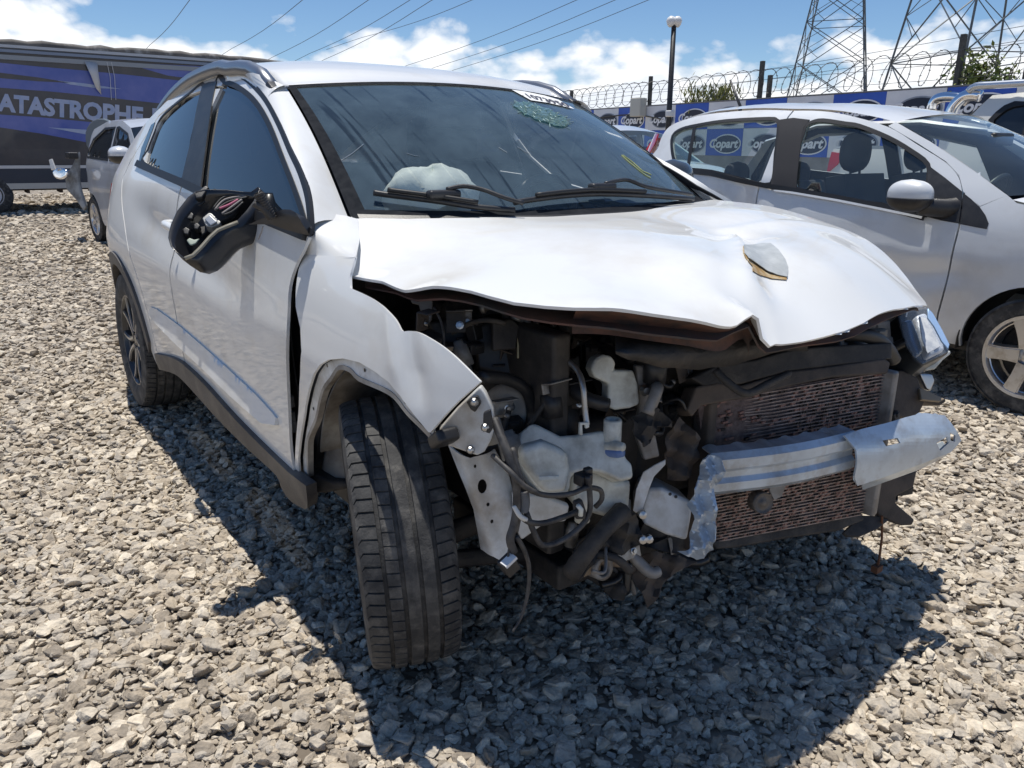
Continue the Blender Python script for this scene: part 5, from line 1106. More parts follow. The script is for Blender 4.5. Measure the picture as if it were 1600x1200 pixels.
for x, y, x2, y2 in ((532, 252, 568, 226), (635, 240, 655, 245), (779, 231, 792, 239), (808, 230, 829, 242)):
    mb.tube([wsp(x, y, .002), wsp((x+x2)/2+1, (y+y2)/2+1, .002), wsp(x2, y2, .002)], .0009, 4)
mb.build('scratches', mat('scratch_white', (.36, .40, .42), .5), WS)
PAPER = mat('sticker_paper', (.78, .79, .78), .6); INK = mat('ink_dark', (.05, .05, .08), .6)
STK = panel('lot_sticker', [(799, 141.5), (818, 144), (850, 150.5), (872, 157), (897, 171.5), (880, 167.5), (856, 162), (829, 158)], lambda a, b: wsp(a, b, .004), 5, PAPER, WS, thick=0, out=(1, 0, 1))
put_text('sticker_number', '1073950', lambda a, b: wsp(818+64*a+8*(1-b)*1.2, 147.5+15*a+7.5*(1-b), .006), INK, STK, bold=.02)
YEL = mat('yellow_marker', (.42, .46, .18), .7)
for pts in ([(971, 243), (976, 248), (985, 256), (993, 262.5), (1001, 269), (1009, 275), (1016, 278.5)], [(973, 243), (980, 248), (988, 254), (996, 261), (1004, 268), (1011, 271), (1017, 274)]):
    mb = MB(); mb.tube([wsp(a, b, .002) for a, b in pts], .0018, 5, smoothit=3); mb.build('marker_stroke', YEL, WS)

# ------------------------------------------------------------------ cabin
mb = MB(); mb.box((-.72, 0, .90), (.46, 1.36, .14)); mb.box((-.50, 0, .955), (.36, 1.30, .05)); mb.box((-.80, .37, 1.0), (.16, .36, .06)); mb.build('dashboard', DASH, SUV, bev=.03)
SW = Matrix.Translation((-.98, .37, .98)) @ Matrix.Rotation(R(-66), 4, 'Y')
mb = MB(); pr = [(.185+.016*math.cos(a), .016*math.sin(a)) for a in np.linspace(0, 2*math.pi, 10, endpoint=False)]; mb.lathe(pr, 36, SW, closed=True); mb.lathe([(0, .02), (.06, .015), (.07, -.02)], 16, SW); mb.build('steering_wheel', PLAST, SUV, True)
def seat(x, y, w=.50):
    mb = MB(); T = Matrix.Rotation(R(-14), 3, 'Y'); mb.box((x+.22, y, .52), (.52, w, .16)); mb.box((x-.10, y, .88), (.14, w*.92, .62), T); mb.box((x-.20, y, 1.29), (.10, .27, .20), T); mb.tube([(x-.17, y-.06, 1.12), (x-.18, y-.06, 1.25)], .008, 6); mb.tube([(x-.17, y+.06, 1.12), (x-.18, y+.06, 1.25)], .008, 6)
    mb.build('seat', SEATM, SUV, bev=.05)
seat(-1.45, -.37); seat(-1.45, .37); mb = MB(); mb.box((-2.25, 0, .85), (.16, 1.25, .66), Matrix.Rotation(R(-16), 3, 'Y')); mb.box((-2.05, 0, .55), (.5, 1.25, .16)); mb.build('rear_bench', SEATM, SUV, bev=.04)
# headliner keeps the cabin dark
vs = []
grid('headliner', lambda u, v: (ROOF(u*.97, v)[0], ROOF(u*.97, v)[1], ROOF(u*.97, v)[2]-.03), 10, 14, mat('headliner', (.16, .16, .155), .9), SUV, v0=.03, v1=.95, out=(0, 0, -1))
# spent passenger airbag lolling over the dashboard
ab = at(676, 299, 'y', -.27); mb = MB(); vs = []; NU, NV = 28, 14
for j in range(NV+1):
    ph = math.pi*j/NV
    for i in range(NU):
        t = 2*math.pi*i/NU; d = Vector((math.sin(ph)*math.cos(t), math.sin(ph)*math.sin(t), math.cos(ph)))
        rr = 1+.10*math.sin(3*t+1)*math.sin(ph)+.10*math.sin(5*t+2*ph)+.05*math.sin(9*t-4*ph)-.18*math.exp(-((d.y+.15)/.2)**2)*max(0, d.z)
        vs.append(ab+Vector((d.x*.13, d.y*.14, d.z*.080+(.0 if d.z > 0 else .03*d.z)))*rr)
fs = [(j*NU+i, j*NU+(i+1) % NU, (j+1)*NU+(i+1) % NU, (j+1)*NU+i) for j in range(NV) for i in range(NU)]
mb.add(vs, fs); mb.build('airbag', ABM := mat('airbag_cloth', (.86, .90, .82), .85, bump=.2, bscale=60), SUV, True); _b = ABM.node_tree.nodes['Principled BSDF']; _b.inputs['Subsurface Weight'].default_value = 0.; _b.inputs['Subsurface Radius'].default_value = (1, 1, 1); _b.inputs['Subsurface Scale'].default_value = .05; _n = ABM.node_tree; _t = _n.nodes.new('ShaderNodeBsdfTranslucent'); _t.inputs[0].default_value = (.95, .97, .92, 1); _x = _n.nodes.new('ShaderNodeMixShader'); _x.inputs[0].default_value = .12; _n.links.new(_b.outputs[0], _x.inputs[1]); _n.links.new(_t.outputs[0], _x.inputs[2]); _n.links.new(_x.outputs[0], _n.nodes['Material Output'].inputs['Surface'])
mb = MB(); mb.box((-1.02, 0.02, 1.36), (.04, .24, .08)); mb.build('rear_view_mirror', PLAST, SUV, bev=.015)

# far door mirror, seen past the screen pillar
fm = at(1050, 278, 'y', .93); mb = MB(); vs = []; 
for j in range(11):
    w = -1+2*j/10; rr = max(0, 1-abs(w)**2.6)**.5
    for i in range(20): t = 2*math.pi*i/20; vs.append(fm+Vector((.07*rr*math.cos(t), .105*rr*math.sin(t), .075*w)))
mb.add(vs, [(j*20+i, j*20+(i+1) % 20, (j+1)*20+(i+1) % 20, (j+1)*20+i) for j in range(10) for i in range(20)]); mb.tube([fm+Vector((0, -.06, -.04)), fm+Vector((.04, -.17, -.07))], .03, 8); mb.build('door_mirror', mat('mirror_gloss', (.05, .055, .06), .15, coat=1.), SUV, True)
# ------------------------------------------------------------------ yard wall with checkered banners, wire on top
WA, WBp = Vector((-18.78, 16.13, 0)), Vector((-5.14, 14.53, 0)); WT_ = (WBp-WA).normalized(); WN = Vector((WT_.y, -WT_.x, 0))   # WN points into the yard
if WN.dot(CO-WA) < 0: WN = -WN
def wallp(s, z, off=0.): return WA+WT_*s+WN*off+Vector((0, 0, z))
def wall_s(px, py):
    d = ray(px, py); k = (WA-CO).dot(WN)/d.dot(WN); p = CO+d*k; return (p-WA).dot(WT_), p.z
WALL = empty('banner_wall', wallp(6, 0), 'long yard wall hung with blue and white checkered banners', 'wall')
CONC = mat('wall_render', (.34, .33, .31), .85, col2=(.24, .23, .21), scale=1.5, dirt=(.15, .14, .12), dirtscale=.8, dirtamt=.4)
mb = MB(); a, b = wallp(-34, 0), wallp(24, 0); mb.prism([a+WN*-.2, a, b, b+WN*-.2], (0, 0, 2.46)); mb.build('masonry', CONC, WALL)
mb = MB(); a, b = wallp(-34, 2.46, .03), wallp(24, 2.46, .03); mb.prism([a-WN*.26, a, b, b-WN*.26], (0, 0, .025)); mb.build('coping', mat('coping_dark', (.22, .22, .22), .8), WALL)
BLUE = mat('banner_blue', (.028, .10, .50), .5, col2=(.04, .13, .58), scale=1.4, bump=.15, bscale=6); BWHITE = mat('banner_white', (.80, .81, .84), .5, col2=(.70, .71, .74), scale=1.2, bump=.15, bscale=6)
NAVY = mat('logo_navy', (.012, .02, .045), .5); LWHITE = mat('logo_white', (.82, .83, .85), .5); GREYL = mat('logo_grey', (.30, .33, .38), .5)
PWID, PH = 1.315, .67
def ell_pts(s, z, rx, rz, off, n=28): return [wallp(s+rx*math.cos(t), z+rz*math.sin(t), off) for t in np.linspace(0, 2*math.pi, n, endpoint=False)]
for col_ in range(-24, 17):
    for row in range(2):
        s0 = .50+PWID*col_; z1 = 2.455-PH*row; white = (col_+row) % 2 == 0; sag = .006*math.sin(col_*1.7)
        q = [wallp(s0+.004, z1-PH+.004, .018), wallp(s0+PWID-.004, z1-PH+.004, .018), wallp(s0+PWID-.004, z1-.004, .022+sag), wallp(s0+.004, z1-.004, .022)]
        mb = MB(); mb.prism(q, -WN*.008); bn = mb.build('banner', BWHITE if white else BLUE, WALL)
        if col_ < -6: continue
        sc = s0+PWID*.55; zc = z1-PH*.56
        e1 = mesh_obj('logo_ring', ell_pts(sc+.06, zc, .50, .245, .030), [tuple(range(28))], GREYL if white else LWHITE, bn)
        e2 = mesh_obj('logo_oval', ell_pts(sc+.06, zc, .46, .215, .034), [tuple(range(28))], NAVY, bn)
        put_text('logo_lettering', 'Copart', lambda a, b: wallp(sc-.56+1.04*a, zc-.17+.30*b, .040), LWHITE, bn, shear=.22, bold=.035)
# posts and razor wire
for px, h, lb in ((890, .62, 'dark post on the wall top beside the wreck\'s roof rail'), (1012, .78, 'dark post on the wall top directly above the alarm box'), (1183, .84, 'tall dark post of the paired posts on the wall top'), (1487, .9, 'dark post on the wall top beside the green leafy shrub'), (1594, 1.25, 'tallest dark post on the wall top, above the pickup'), (820, .6, 'dark post on the wall top farthest from the pickup'), (1197, .5, 'short stubby post of the paired posts on the wall top')):
    s, _ = wall_s(px, 226); s, _ = wall_s(px+(0), 150); mb = MB(); mb.box(wallp(s, 2.50+h/2-.02, -.08), (.10, .09, h+.04), math.atan2(WT_.y, WT_.x)); o = mb.build('fence_post', mat('post_dark', (.06, .06, .058), .8, col2=(.10, .10, .09), scale=6), None, bev=.01)
    tag(o, lb, 'post', 'posts along the wall top')
mb = MB(); pts = []; N_ = 2600; SP = .44
for i in range(N_):
    t = i/N_; s = -22+40*t; a = 2*math.pi*(s+22)/SP; rr = .31+.02*math.sin(s*1.3)
    pts.append(wallp(s+.10*math.sin(a), 2.84+rr*math.sin(a), -.08+rr*.8*math.cos(a)))
mb.tube(pts, .0075, 4)
rb = random.Random(2)
for i in range(0, N_, 2):
    p = pts[i]; mb.box(p, (.045, .012, .012), Matrix.Rotation(rb.uniform(0, 3), 3, (rb.random(), rb.random(), rb.random())))
for z in (2.62, 2.9, 3.12): mb.tube([wallp(s, z+.012*math.sin(s), -.08) for s in range(-22, 19, 2)], .006, 4)
o = mb.build('razor_wire', mat('galvanised_wire', (.12, .12, .12), .5, metal=.5), None); tag(o, 'coiled razor wire running along the top of the banner wall', 'razor wire')
mb = MB(); s, z = wall_s(1004, 168); mb.box(wallp(s, z, .16), (.48, .26, .52), math.atan2(WT_.y, WT_.x)); o = mb.build('alarm_box', mat('box_beige', (.55, .54, .48), .6), None, bev=.03); tag(o, 'beige alarm box fixed high on the banner wall beside a post', 'box')
mb = MB(); mb.box(wallp(s, z+.25, .16), (.40, .24, .02), math.atan2(WT_.y, WT_.x)); mb.build('box_lid', mat('box_tan', (.42, .30, .20), .6), o)
mb = MB(); mb.tube([wallp(wall_s(940, 184)[0], wall_s(940, 184)[1], .05), wallp(wall_s(990, 179)[0], wall_s(990, 179)[1], .05), wallp(wall_s(1035, 186)[0], wall_s(1035, 186)[1], .05)], .018, 6, smoothit=3); o = mb.build('cable', PLAST, None); tag(o, 'black cable slung along the banner wall under the alarm box', 'cable')
# lamp post inside the yard
LPB = at(1046, 185, 'x', -12); LPT = at(1053, 40, 'x', -12); LP = empty('lamp_post', (LPB.x, LPB.y, 0), 'tall black lamp post with twin white heads near the wall', 'lamp post')
mb = MB(); mb.tube([(LPB.x, LPB.y, -.02), (LPT.x, LPT.y, LPT.z)], [.075, .055], 12); mb.build('pole', PLAST, LP, True)
HEADM = mat('lamp_white', (.75, .75, .74), .4)
for sg in (-1, 1):
    mb = MB(); mb.lathe([(0, .14), (.06, .13), (.10, .08), (.11, .02), (.07, -.06), (.02, -.10), (0, -.1)], 16, Matrix.Translation(Vector((LPT.x, LPT.y, LPT.z+.06))+Vector((.6, .8, 0)).normalized()*sg*.075) @ Matrix.Rotation(sg*.3, 4, 'X')); mb.build('lamp_head', HEADM, LP, True)
mb = MB(); mb.box((LPB.x+.1, LPB.y-.1, LPB.z+.1), (.16, .16, .14)); mb.build('floodlight', HEADM, LP, bev=.02)

# ------------------------------------------------------------------ foliage beyond the wall
def leafy(name, label, base, n, spread, hgt, leaf, cols, seed, cat='shrub', blades=False):
    rl = random.Random(seed); root = empty(name, base, label, cat)
    mb = MB()
    for k in range(9):
        d = Vector((rl.uniform(-1, 1)*spread[0]*.7, rl.uniform(-1, 1)*spread[1]*.7, hgt*rl.uniform(.6, .95))); mb.tube([Vector(base), Vector(base)+d*.5+Vector((0, 0, .1)), Vector(base)+d], [.03, .02, .008], 5)
    mb.build('stems', mat('bark', (.10, .075, .05), .9), root)
    mb = MB()
    clumps = [(rl.gauss(0, .42)*spread[0], rl.gauss(0, .42)*spread[1], hgt*rl.uniform(.35, 1)) for _ in range(26)]
    for i in range(n):
        c = clumps[rl.randrange(26)]; p = Vector(base)+Vector((c[0]+rl.gauss(0, .16), c[1]+rl.gauss(0, .16), max(.1, c[2]+rl.gauss(0, .12))))
        d = Vector((rl.gauss(0, 1), rl.gauss(0, 1), rl.gauss(.3, .8) if not blades else 2.2)).normalized(); s = d.cross(Vector((rl.gauss(0, 1), rl.gauss(0, 1), rl.gauss(0, 1)))).normalized(); L = leaf*rl.uniform(.6, 1.4); w = L*(.22 if not blades else .09)
        mb.add([p, p+d*L*.5+s*w, p+d*L, p+d*L*.5-s*w], [(0, 1, 2, 3)], rl.randrange(len(cols)))
    mb.build('foliage', cols, root, fix=False); return root
def leafmat(nm, c):
    m = mat(nm, c, .6); b = m.node_tree.nodes['Principled BSDF']; b.inputs['Subsurface Weight'].default_value = 0.; return m
GRN = [leafmat('leaf_a', (.10, .15, .03)), leafmat('leaf_b', (.17, .20, .045)), leafmat('leaf_c', (.06, .10, .025))]
s1 = wallp(wall_s(1078, 150)[0], 1.75, -.9); leafy('grassy_bush', 'yellow-green grassy bush rising behind the wall near the lamp post', s1, 2200, (1.15, .5), .98, .20, [leafmat('blade_a', (.22, .23, .05)), leafmat('blade_b', (.15, .17, .04)), leafmat('blade_c', (.28, .27, .09))], 4, 'bush', True)
s2 = wallp(wall_s(1503, 110)[0], 2.1, -.5); leafy('leafy_shrub', 'green leafy shrub growing behind the wall under the big pylon', s2, 800, (.34, .3), .90, .11, [leafmat('leaf_d', (.20, .24, .06)), GRN[1], GRN[0]], 9)
s3 = wallp(wall_s(1546, 115)[0], 2.05, -.5); leafy('leafy_shrub', 'sparse smaller shrub behind the wall beside the leafy one', s3, 260, (.28, .25), .72, .11, [GRN[1], GRN[0]], 10)

# ------------------------------------------------------------------ pylons and power lines
LAT = mat('pylon_steel', (.13, .15, .16), .55, metal=.4, col2=(.09, .10, .11), scale=2)
def pylon(label, px, dist, w0, w1, h, yaw, lev, rad, z0=0.):
    d = ray(px, 230); d.z = 0; d.normalize(); c = Vector((CO.x, CO.y, 0))+d*dist; c.z = z0
    root = empty('pylon', c, label, 'pylon'); M = Matrix.Rotation(yaw, 3, 'Z'); zz = [0]
    for i in range(lev): zz.append(zz[-1]+1/(1+.22*i))
    zz = [z*h/zz[-1] for z in zz]
    def cor(k, z):
        w = (w0+(w1-w0)*min(1, z/(h*.8)))/2; sx, sy = ((-1, -1), (1, -1), (1, 1), (-1, 1))[k % 4]; return c+M @ Vector((sx*w, sy*w, z))
    for k in range(4):
        mb = MB(); mb.tube([cor(k, 0), cor(k, h*.8), cor(k, h)], rad*1.5, 5); mb.build('leg', LAT, root)
    for k in range(4):
        mb = MB()
        for i in range(lev):
            a0, a1, b0, b1 = cor(k, zz[i]), cor(k, zz[i+1]), cor(k+1, zz[i]), cor(k+1, zz[i+1])
            mb.tube([a0, b1], rad, 4); mb.tube([b0, a1], rad, 4)
            if i % 2 == 0: mb.tube([a1, b1], rad*.9, 4)
            m1 = a0.lerp(a1, .5); x = (a0+b1+b0+a1)/4; mb.tube([m1, a0.lerp(b1, .25)], rad*.6, 4); mb.tube([b0.lerp(b1, .5), b0.lerp(a1, .25)], rad*.6, 4)
            mb.tube([m1, a1.lerp(b0, .25)], rad*.6, 4); mb.tube([b0.lerp(b1, .5), b1.lerp(a0, .25)], rad*.6, 4)
        mb.build('bracing', LAT, root)
    return root
pylon('steel lattice pylon farther off, its tapering legs close together', 1284, 85, 8.4, 1.6, 30, .5, 11, .045)
pylon('near steel lattice pylon with wide splayed legs behind the shrub', 1512, 56, 8.8, 2.0, 32, 1.05, 8, .045)
LINEM = mat('cable_dark', (.06, .07, .08), .6)
for k, (a, b, dist) in enumerate((((296, 0), (232, 72), 70), ((472, 0), (358, 78), 70), ((575, 0), (420, 92), 80), ((640, 0), (478, 86), 70), ((668, 4), (500, 96), 80), ((900, 0), (630, 104), 75), ((960, 0), (670, 108), 85), ((1012, 0), (700, 112), 80), ((1600, 40), (960, 140), 140), ((1600, 62), (960, 152), 140), ((760, -10), (560, 60), 95))):
    P = []
    for t in np.linspace(-.6, 1.25, 14):
        px, py = a[0]+(b[0]-a[0])*t, a[1]+(b[1]-a[1])*t+6*math.sin(math.pi*min(max(t, 0), 1)); d = ray(px, py).normalized(); P.append(CO+d*dist*(1+.5*t))
    mb = MB(); mb.tube(P, .028*dist/80, 4); o = mb.build('power_line', LINEM, None); tag(o, 'thin dark power line crossing the sky', 'power line', 'power lines overhead')

# ------------------------------------------------------------------ trailer with printed side
TX = -16.0
TRL = empty('box_trailer', (TX-1.2, 0, 0), 'long box trailer printed with blue swooshes and large pale lettering', 'trailer')
def tp(px, py, off=0.): return at(px, py, 'x', TX+off)
TB0, TB1, TT0, TT1 = tp(-500, 330), tp(486, 252), tp(-500, 45), tp(478, 104)
CHAR = mat('wrap_charcoal', (.035, .035, .045), .38, col2=(.055, .05, .055), scale=3, coat=.3, bump=.1, bscale=9)
TBLUE = mat('wrap_blue', (.05, .09, .38), .38, col2=(.10, .13, .42), scale=2.2, coat=.3, bump=.1, bscale=9); TPALE = mat('wrap_pale', (.30, .38, .58), .4, col2=(.40, .45, .6), scale=5)
zb, zt = .47, tp(240, 90).z; yl, yr = -11.0, tp(478, 100).y
mb = MB(); mb.box((TX-1.22, (yl+yr)/2, (zb+zt)/2), (2.44, yr-yl, zt-zb)); mb.build('body', CHAR, TRL, bev=.06)
def decal(name, pts, m, off=.006):
    loop = [tp(x, y, off) for x, y in pts]; mb = MB(); mb.prism(loop, (-.004, 0, 0)); return mb.build(name, m, TRL)
decal('printed_swoosh', [(-60, 92), (0, 98), (60, 104), (140, 111), (200, 117), (300, 128), (420, 138), (420, 170), (255, 162), (200, 156), (150, 150), (80, 143), (0, 137), (-60, 133)], TBLUE)
decal('printed_wedge', [(-60, 108), (0, 113.5), (60, 121), (112, 129.5), (60, 127), (0, 122), (-60, 119)], CHAR, .011)
decal('printed_streak', [(90, 126), (130, 130), (190, 139), (150, 137.5), (110, 132)], TPALE, .011)
decal('printed_swoosh', [(193, 98), (330, 104), (420, 108), (420, 130), (330, 127), (262, 118)], TBLUE)
decal('printed_swoosh', [(-60, 176), (0, 179), (60, 183), (134, 190), (250, 200), (420, 215), (420, 250), (250, 236), (134, 222), (60, 208), (0, 199), (-60, 192)], TBLUE)
decal('printed_streak', [(75, 199), (140, 203), (300, 214), (420, 222), (420, 226), (300, 222), (140, 211)], TPALE, .011)
VT = text_mesh('C', 0, .03)[0]; VF = text_mesh('CATASTROPHE', 0, .03)[0]; cfrac = 1-((text_mesh('ATASTROPHE', 0, .03)[0].ptp(0)[0]) if hasattr(np.ndarray, 'ptp') else np.ptp(text_mesh('ATASTROPHE', 0, .03)[0], axis=0)[0])/np.ptp(VF, axis=0)[0]
def lettering(s, x0, x1): 
    yt = lambda x: 145.5+.0965*x; yb = lambda x: 174.2+.098*x
    def fn(a, b):
        x = x0+(x1-x0)*a; return tp(x, yb(x)+(yt(x)-yb(x))*b, .014)
    return put_text('printed_lettering', s, fn, TPALE, TRL, bold=.045)
wA = 228/(1-cfrac); lettering('CATASTROPHE', 224-wA, 224); lettering('RESPONSE', 238, 400)
TW = mat('trailer_white', (.55, .56, .58), .45); TNAVY = mat('trailer_navy', (.014, .025, .05), .35, coat=.3)
for nm, y0, z0, z1, m, off in (('lower_skirt', 0, zb+.02, zb+.40, TNAVY, .008), ('trim_line', 0, tp(50, 261).z-.025, tp(50, 261).z+.03, TW, .014), ('bottom_rail', 0, zb-.03, zb+.075, mat('rail_alu', (.38, .40, .42), .4, metal=.6), .02), ('upper_rail', 0, tp(100, 96).z-.03, tp(100, 96).z+.05, mat('rail_grey', (.26, .28, .31), .4, metal=.4), .02), ('awning_rail', 0, tp(100, 86).z-.02, tp(100, 86).z+.03, mat('rail_blue', (.20, .24, .32), .4, metal=.4), .035), ('top_rail', 0, tp(100, 79).z-.02, tp(100, 79).z+.03, mat('rail_light', (.42, .44, .48), .4, metal=.4), .045), ('gutter', 0, tp(100, 83).z-.02, tp(100, 83).z+.02, TNAVY, .025)):
    mb = MB(); mb.box((TX+off/2, (yl+yr)/2, (z0+z1)/2), (off*2, yr-yl-.02, z1-z0)); mb.build(nm, m, TRL)
# rolled tarpaulin lashed along the roof edge
rt = random.Random(8); pts = []; rd_ = []
for i in range(70):
    t = i/69; y = yl+(yr+.05-yl)*t; pts.append((TX-.08+.03*rt.uniform(-1, 1), y, zt+.07+.02*rt.uniform(-1, 1))); rd_.append(.075+.012*rt.uniform(-1, 1) if i < 66 else .075-.016*(i-65))
mb = MB(); mb.tube(pts, rd_, 9); mb.build('rolled_tarpaulin', mat('tarp_grey', (.13, .12, .11), .8, col2=(.40, .39, .37), scale=3.5, mixlo=.55, mixhi=.75, dirt=(.05, .05, .05), dirtscale=2, dirtamt=.5, bump=.5, bscale=12), TRL, True)
fl = [tp(132, 96, .05), tp(152, 98, .03), tp(153, 110, .09), tp(156, 130, .07), tp(158, 148, .05), tp(150, 138, .10), tp(142, 118, .12)]
o = mesh_obj('torn_flap', fl, [(0, 1, 2), (0, 2, 6), (2, 5, 6), (2, 3, 5), (3, 4, 5)], TW, TRL, True); s = o.modifiers.new('solid', 'SOLIDIFY'); s.thickness = .006
for x in (167, 174):
    mb = MB(); mb.tube([tp(x, 97, .03), tp(x+5, 120, .05), tp(x+7, 156, .03)], .006, 4); mb.build('hanging_cord', TW, TRL)
mb = MB()
for y in np.arange(yl+.5, yr, .55): mb.box((TX-.3, y, zb-.06), (.5, .05, .10))
mb.box((TX-1.2, (yl+yr)/2, zb-.06), (.2, yr-yl-.2, .1)); mb.build('chassis', mat('chassis_rust', (.06, .04, .03), .8), TRL)
for y in np.arange(1.2, yr, 1.6):
    mb = MB(); mb.box((TX-.5, y, .2), (.12, .12, .42)); mb.build('support_leg', mat('chassis_dark', (.03, .028, .026), .8), TRL)
for wy in (tp(-12, 318).y, tp(-75, 318).y):
    mb = MB(); mb.lathe([(.17, -.10), (.33, -.10), (.36, -.06), (.36, .06), (.33, .10), (.17, .10)], 28, Matrix.Translation((TX-.06, wy, .34)) @ Matrix.Rotation(R(90), 4, 'Y')); o = mb.build('wheel', RUBBER, TRL, True)
    mb = MB(); mb.lathe([(0, .07), (.06, .07), (.1, .05), (.16, .09), (.21, .105), (.21, .0)], 24, Matrix.Translation((TX-.06, wy, .34)) @ Matrix.Rotation(R(90), 4, 'Y')); mb.build('rim', TW, o, True)
# ------------------------------------------------------------------ silver hatchback parked alongside (its right flank towards us)
HBK = empty('silver_hatchback', (-1.2, 3.52, 0), 'silver hatchback with dented doors and black door mirror base beside the wreck', 'car')
_pb = pchip([.15, .22, .32, .45, .58, .70, .80, .90, .98, 1.06, 1.15, 1.28, 1.40, 1.48, 1.53, 1.58], [2.86, 2.79, 2.74, 2.715, 2.703, 2.70, 2.703, 2.716, 2.738, 2.768, 2.81, 2.875, 2.945, 3.01, 3.09, 3.22])
_pp = pchip([-3.15, -3.08, -2.95, -2.8, -2.6, -2.3, 0., .30, .50, .65, .74, .80], [.42, .27, .14, .07, .025, 0, 0, .01, .05, .14, .27, .45])
def Yp0(x, z): return _pb(z)+_pp(x)
def Yp(x, z):
    y = Yp0(x, z)
    if z < 1.05:   # knocked-in rear door, ripples forward of it
        y += .05*math.exp(-((x+1.95)/.38)**2-((z-.86)/.17)**2)+.012*math.sin(x*21+z*9)*math.exp(-((x+1.9)/.4)**2-((z-.88)/.14)**2)
        y += .018*math.exp(-((x+.75)/.45)**2-((z-(.66+.05*x))/.05)**2)-.010*math.exp(-((x+.7)/.4)**2-((z-.74)/.05)**2)
        y += .006*math.sin(x*17-z*23)*math.exp(-((x+.6)/.35)**2-((z-.6)/.15)**2)
    return y
pal = lambda p: [on_side(x, y, Yp, 1., 12., 1) for x, y in p]
LP_ = lambda off=0.: (lambda x, z: (x, Yp(x, z)+off, z)); LPM = lambda off=0.: (lambda x, z: (x, 7.04-Yp0(x, z)-off, z))
pw_f = [(1256, 207), (1260, 197), (1268, 191), (1285, 188), (1320, 193), (1343, 197), (1388, 215), (1424, 236), (1450, 257), (1450, 285), (1447, 337), (1381, 320), (1244, 294)]
pw_r = [(1051, 212), (1064, 202), (1088, 196), (1133, 189), (1200, 185.5), (1213, 188), (1217, 197), (1212, 240), (1204, 287), (1160, 280), (1112, 268), (1067, 263), (1055, 253), (1050, 232)]
PWF, PWR = pal(spline2(pw_f, 3, True)), pal(spline2(pw_r, 3, True))
seam_t = pal(spline2([(1241, 173), (1280, 173.5), (1320, 179), (1387, 198), (1432, 225), (1477, 254), (1497, 276), (1503, 298)], 4)); seam_f = pal(spline2([(1502.5, 319), (1498, 349), (1487, 393), (1482, 420), (1477, 442), (1464, 490)], 4))
XBp = seam_t[0][0]; XF = seam_f[-1][0]
PFD = panel('front_door', seam_t+seam_f+[(XF-.005, .36), (XF-.01, .27), (XBp, .27)], LP_(), .035, SILVER, HBK, holes=[PWF], thick=.03)
edge = pal(spline2([(1241, 173), (1180, 172), (1110, 178), (1070, 187), (1046, 198), (1034, 214), (1029, 230)], 4))
PRD = panel('rear_door_and_quarter', [(XBp-.012, .27), (XBp-.012, seam_t[0][1])]+edge[1:]+[(-2.98, 1.05), (-3.08, .85), (-3.08, .5), (-2.98, .3), (-2.78, .28)]+arc(-2.42, .29, .335, 0, 180)[::-1]+[(-2.07, .27)], LP_(), .035, SILVER, HBK, holes=[PWR], thick=.03)
panel('front_wing', [(x+.010, z) for x, z in pal([(1505, 300)])+seam_f]+[(XF+.006, .36), (XF+.006, .27), (-.36, .27)]+arc(0, .29, .345, 184, -2)+[(.62, .28), (.76, .40), (.76, .58), (.66, .78), (.40, .90), (.10, .975), (-.20, 1.02)]+pal([(1574, 305), (1531, 323)]), LP_(), .035, SILVER, HBK, thick=.02)
panel('screen_pillar', pal([(1388, 196.5), (1400, 190.5), (1455, 222), (1522, 267), (1574, 305), (1531, 322), (1505, 299), (1499, 274), (1478, 252), (1433, 223)]), LP_(), .012, SILVER, HBK, thick=.02)
panel('window', PWF, LP_(.012), .08, GLASS_CLEAR, PFD, thick=0); panel('window', PWR, LP_(.012), .08, GLASS_CLEAR, PRD, thick=0)
ribbon('window_trim', PWF, .022, LP_(-.002), SEAL, PFD, True); ribbon('window_trim', PWR, .022, LP_(-.002), SEAL, PRD, True)
panel('pillar_trim', pal([(1218, 187), (1240, 184), (1266, 187), (1256, 200), (1250, 240), (1245, 294), (1222, 291), (1205, 288), (1213, 240), (1219, 200)]), LP_(-.006), .05, mat('pillar_black', (.03, .03, .034), .7, spec=.3), PFD, thick=.008)
panel('mirror_sail', pal([(1451, 258), (1478, 278), (1504, 299), (1503, 320), (1499, 349), (1470, 344), (1447, 338), (1450, 285)]), LP_(-.006), .05, PLAST, PFD, thick=.008)
panel('wing_sail', pal([(1505.5, 301), (1518, 311), (1531, 323), (1540, 336), (1545, 349), (1542, 358), (1520, 354), (1501, 350), (1504, 325)]), LP_(-.004), .05, PLAST, HBK, thick=.008)
ribbon('belt_moulding', pal([(1068, 266), (1112, 271), (1160, 283), (1204, 291), (1245, 298), (1310, 309), (1381, 323), (1445, 340)]), .030, LP_(-.010), SEAL, PFD, thick=.014)
ribbon('belt_chrome', pal([(1212, 297), (1245, 302), (1310, 313), (1381, 327), (1443, 340)]), .012, LP_(-.014), SILVER, PFD, thick=.01)
ribbon('quarter_bar', pal([(1086, 197), (1080, 230), (1075, 264)]), .028, LP_(-.002), SEAL, PRD)
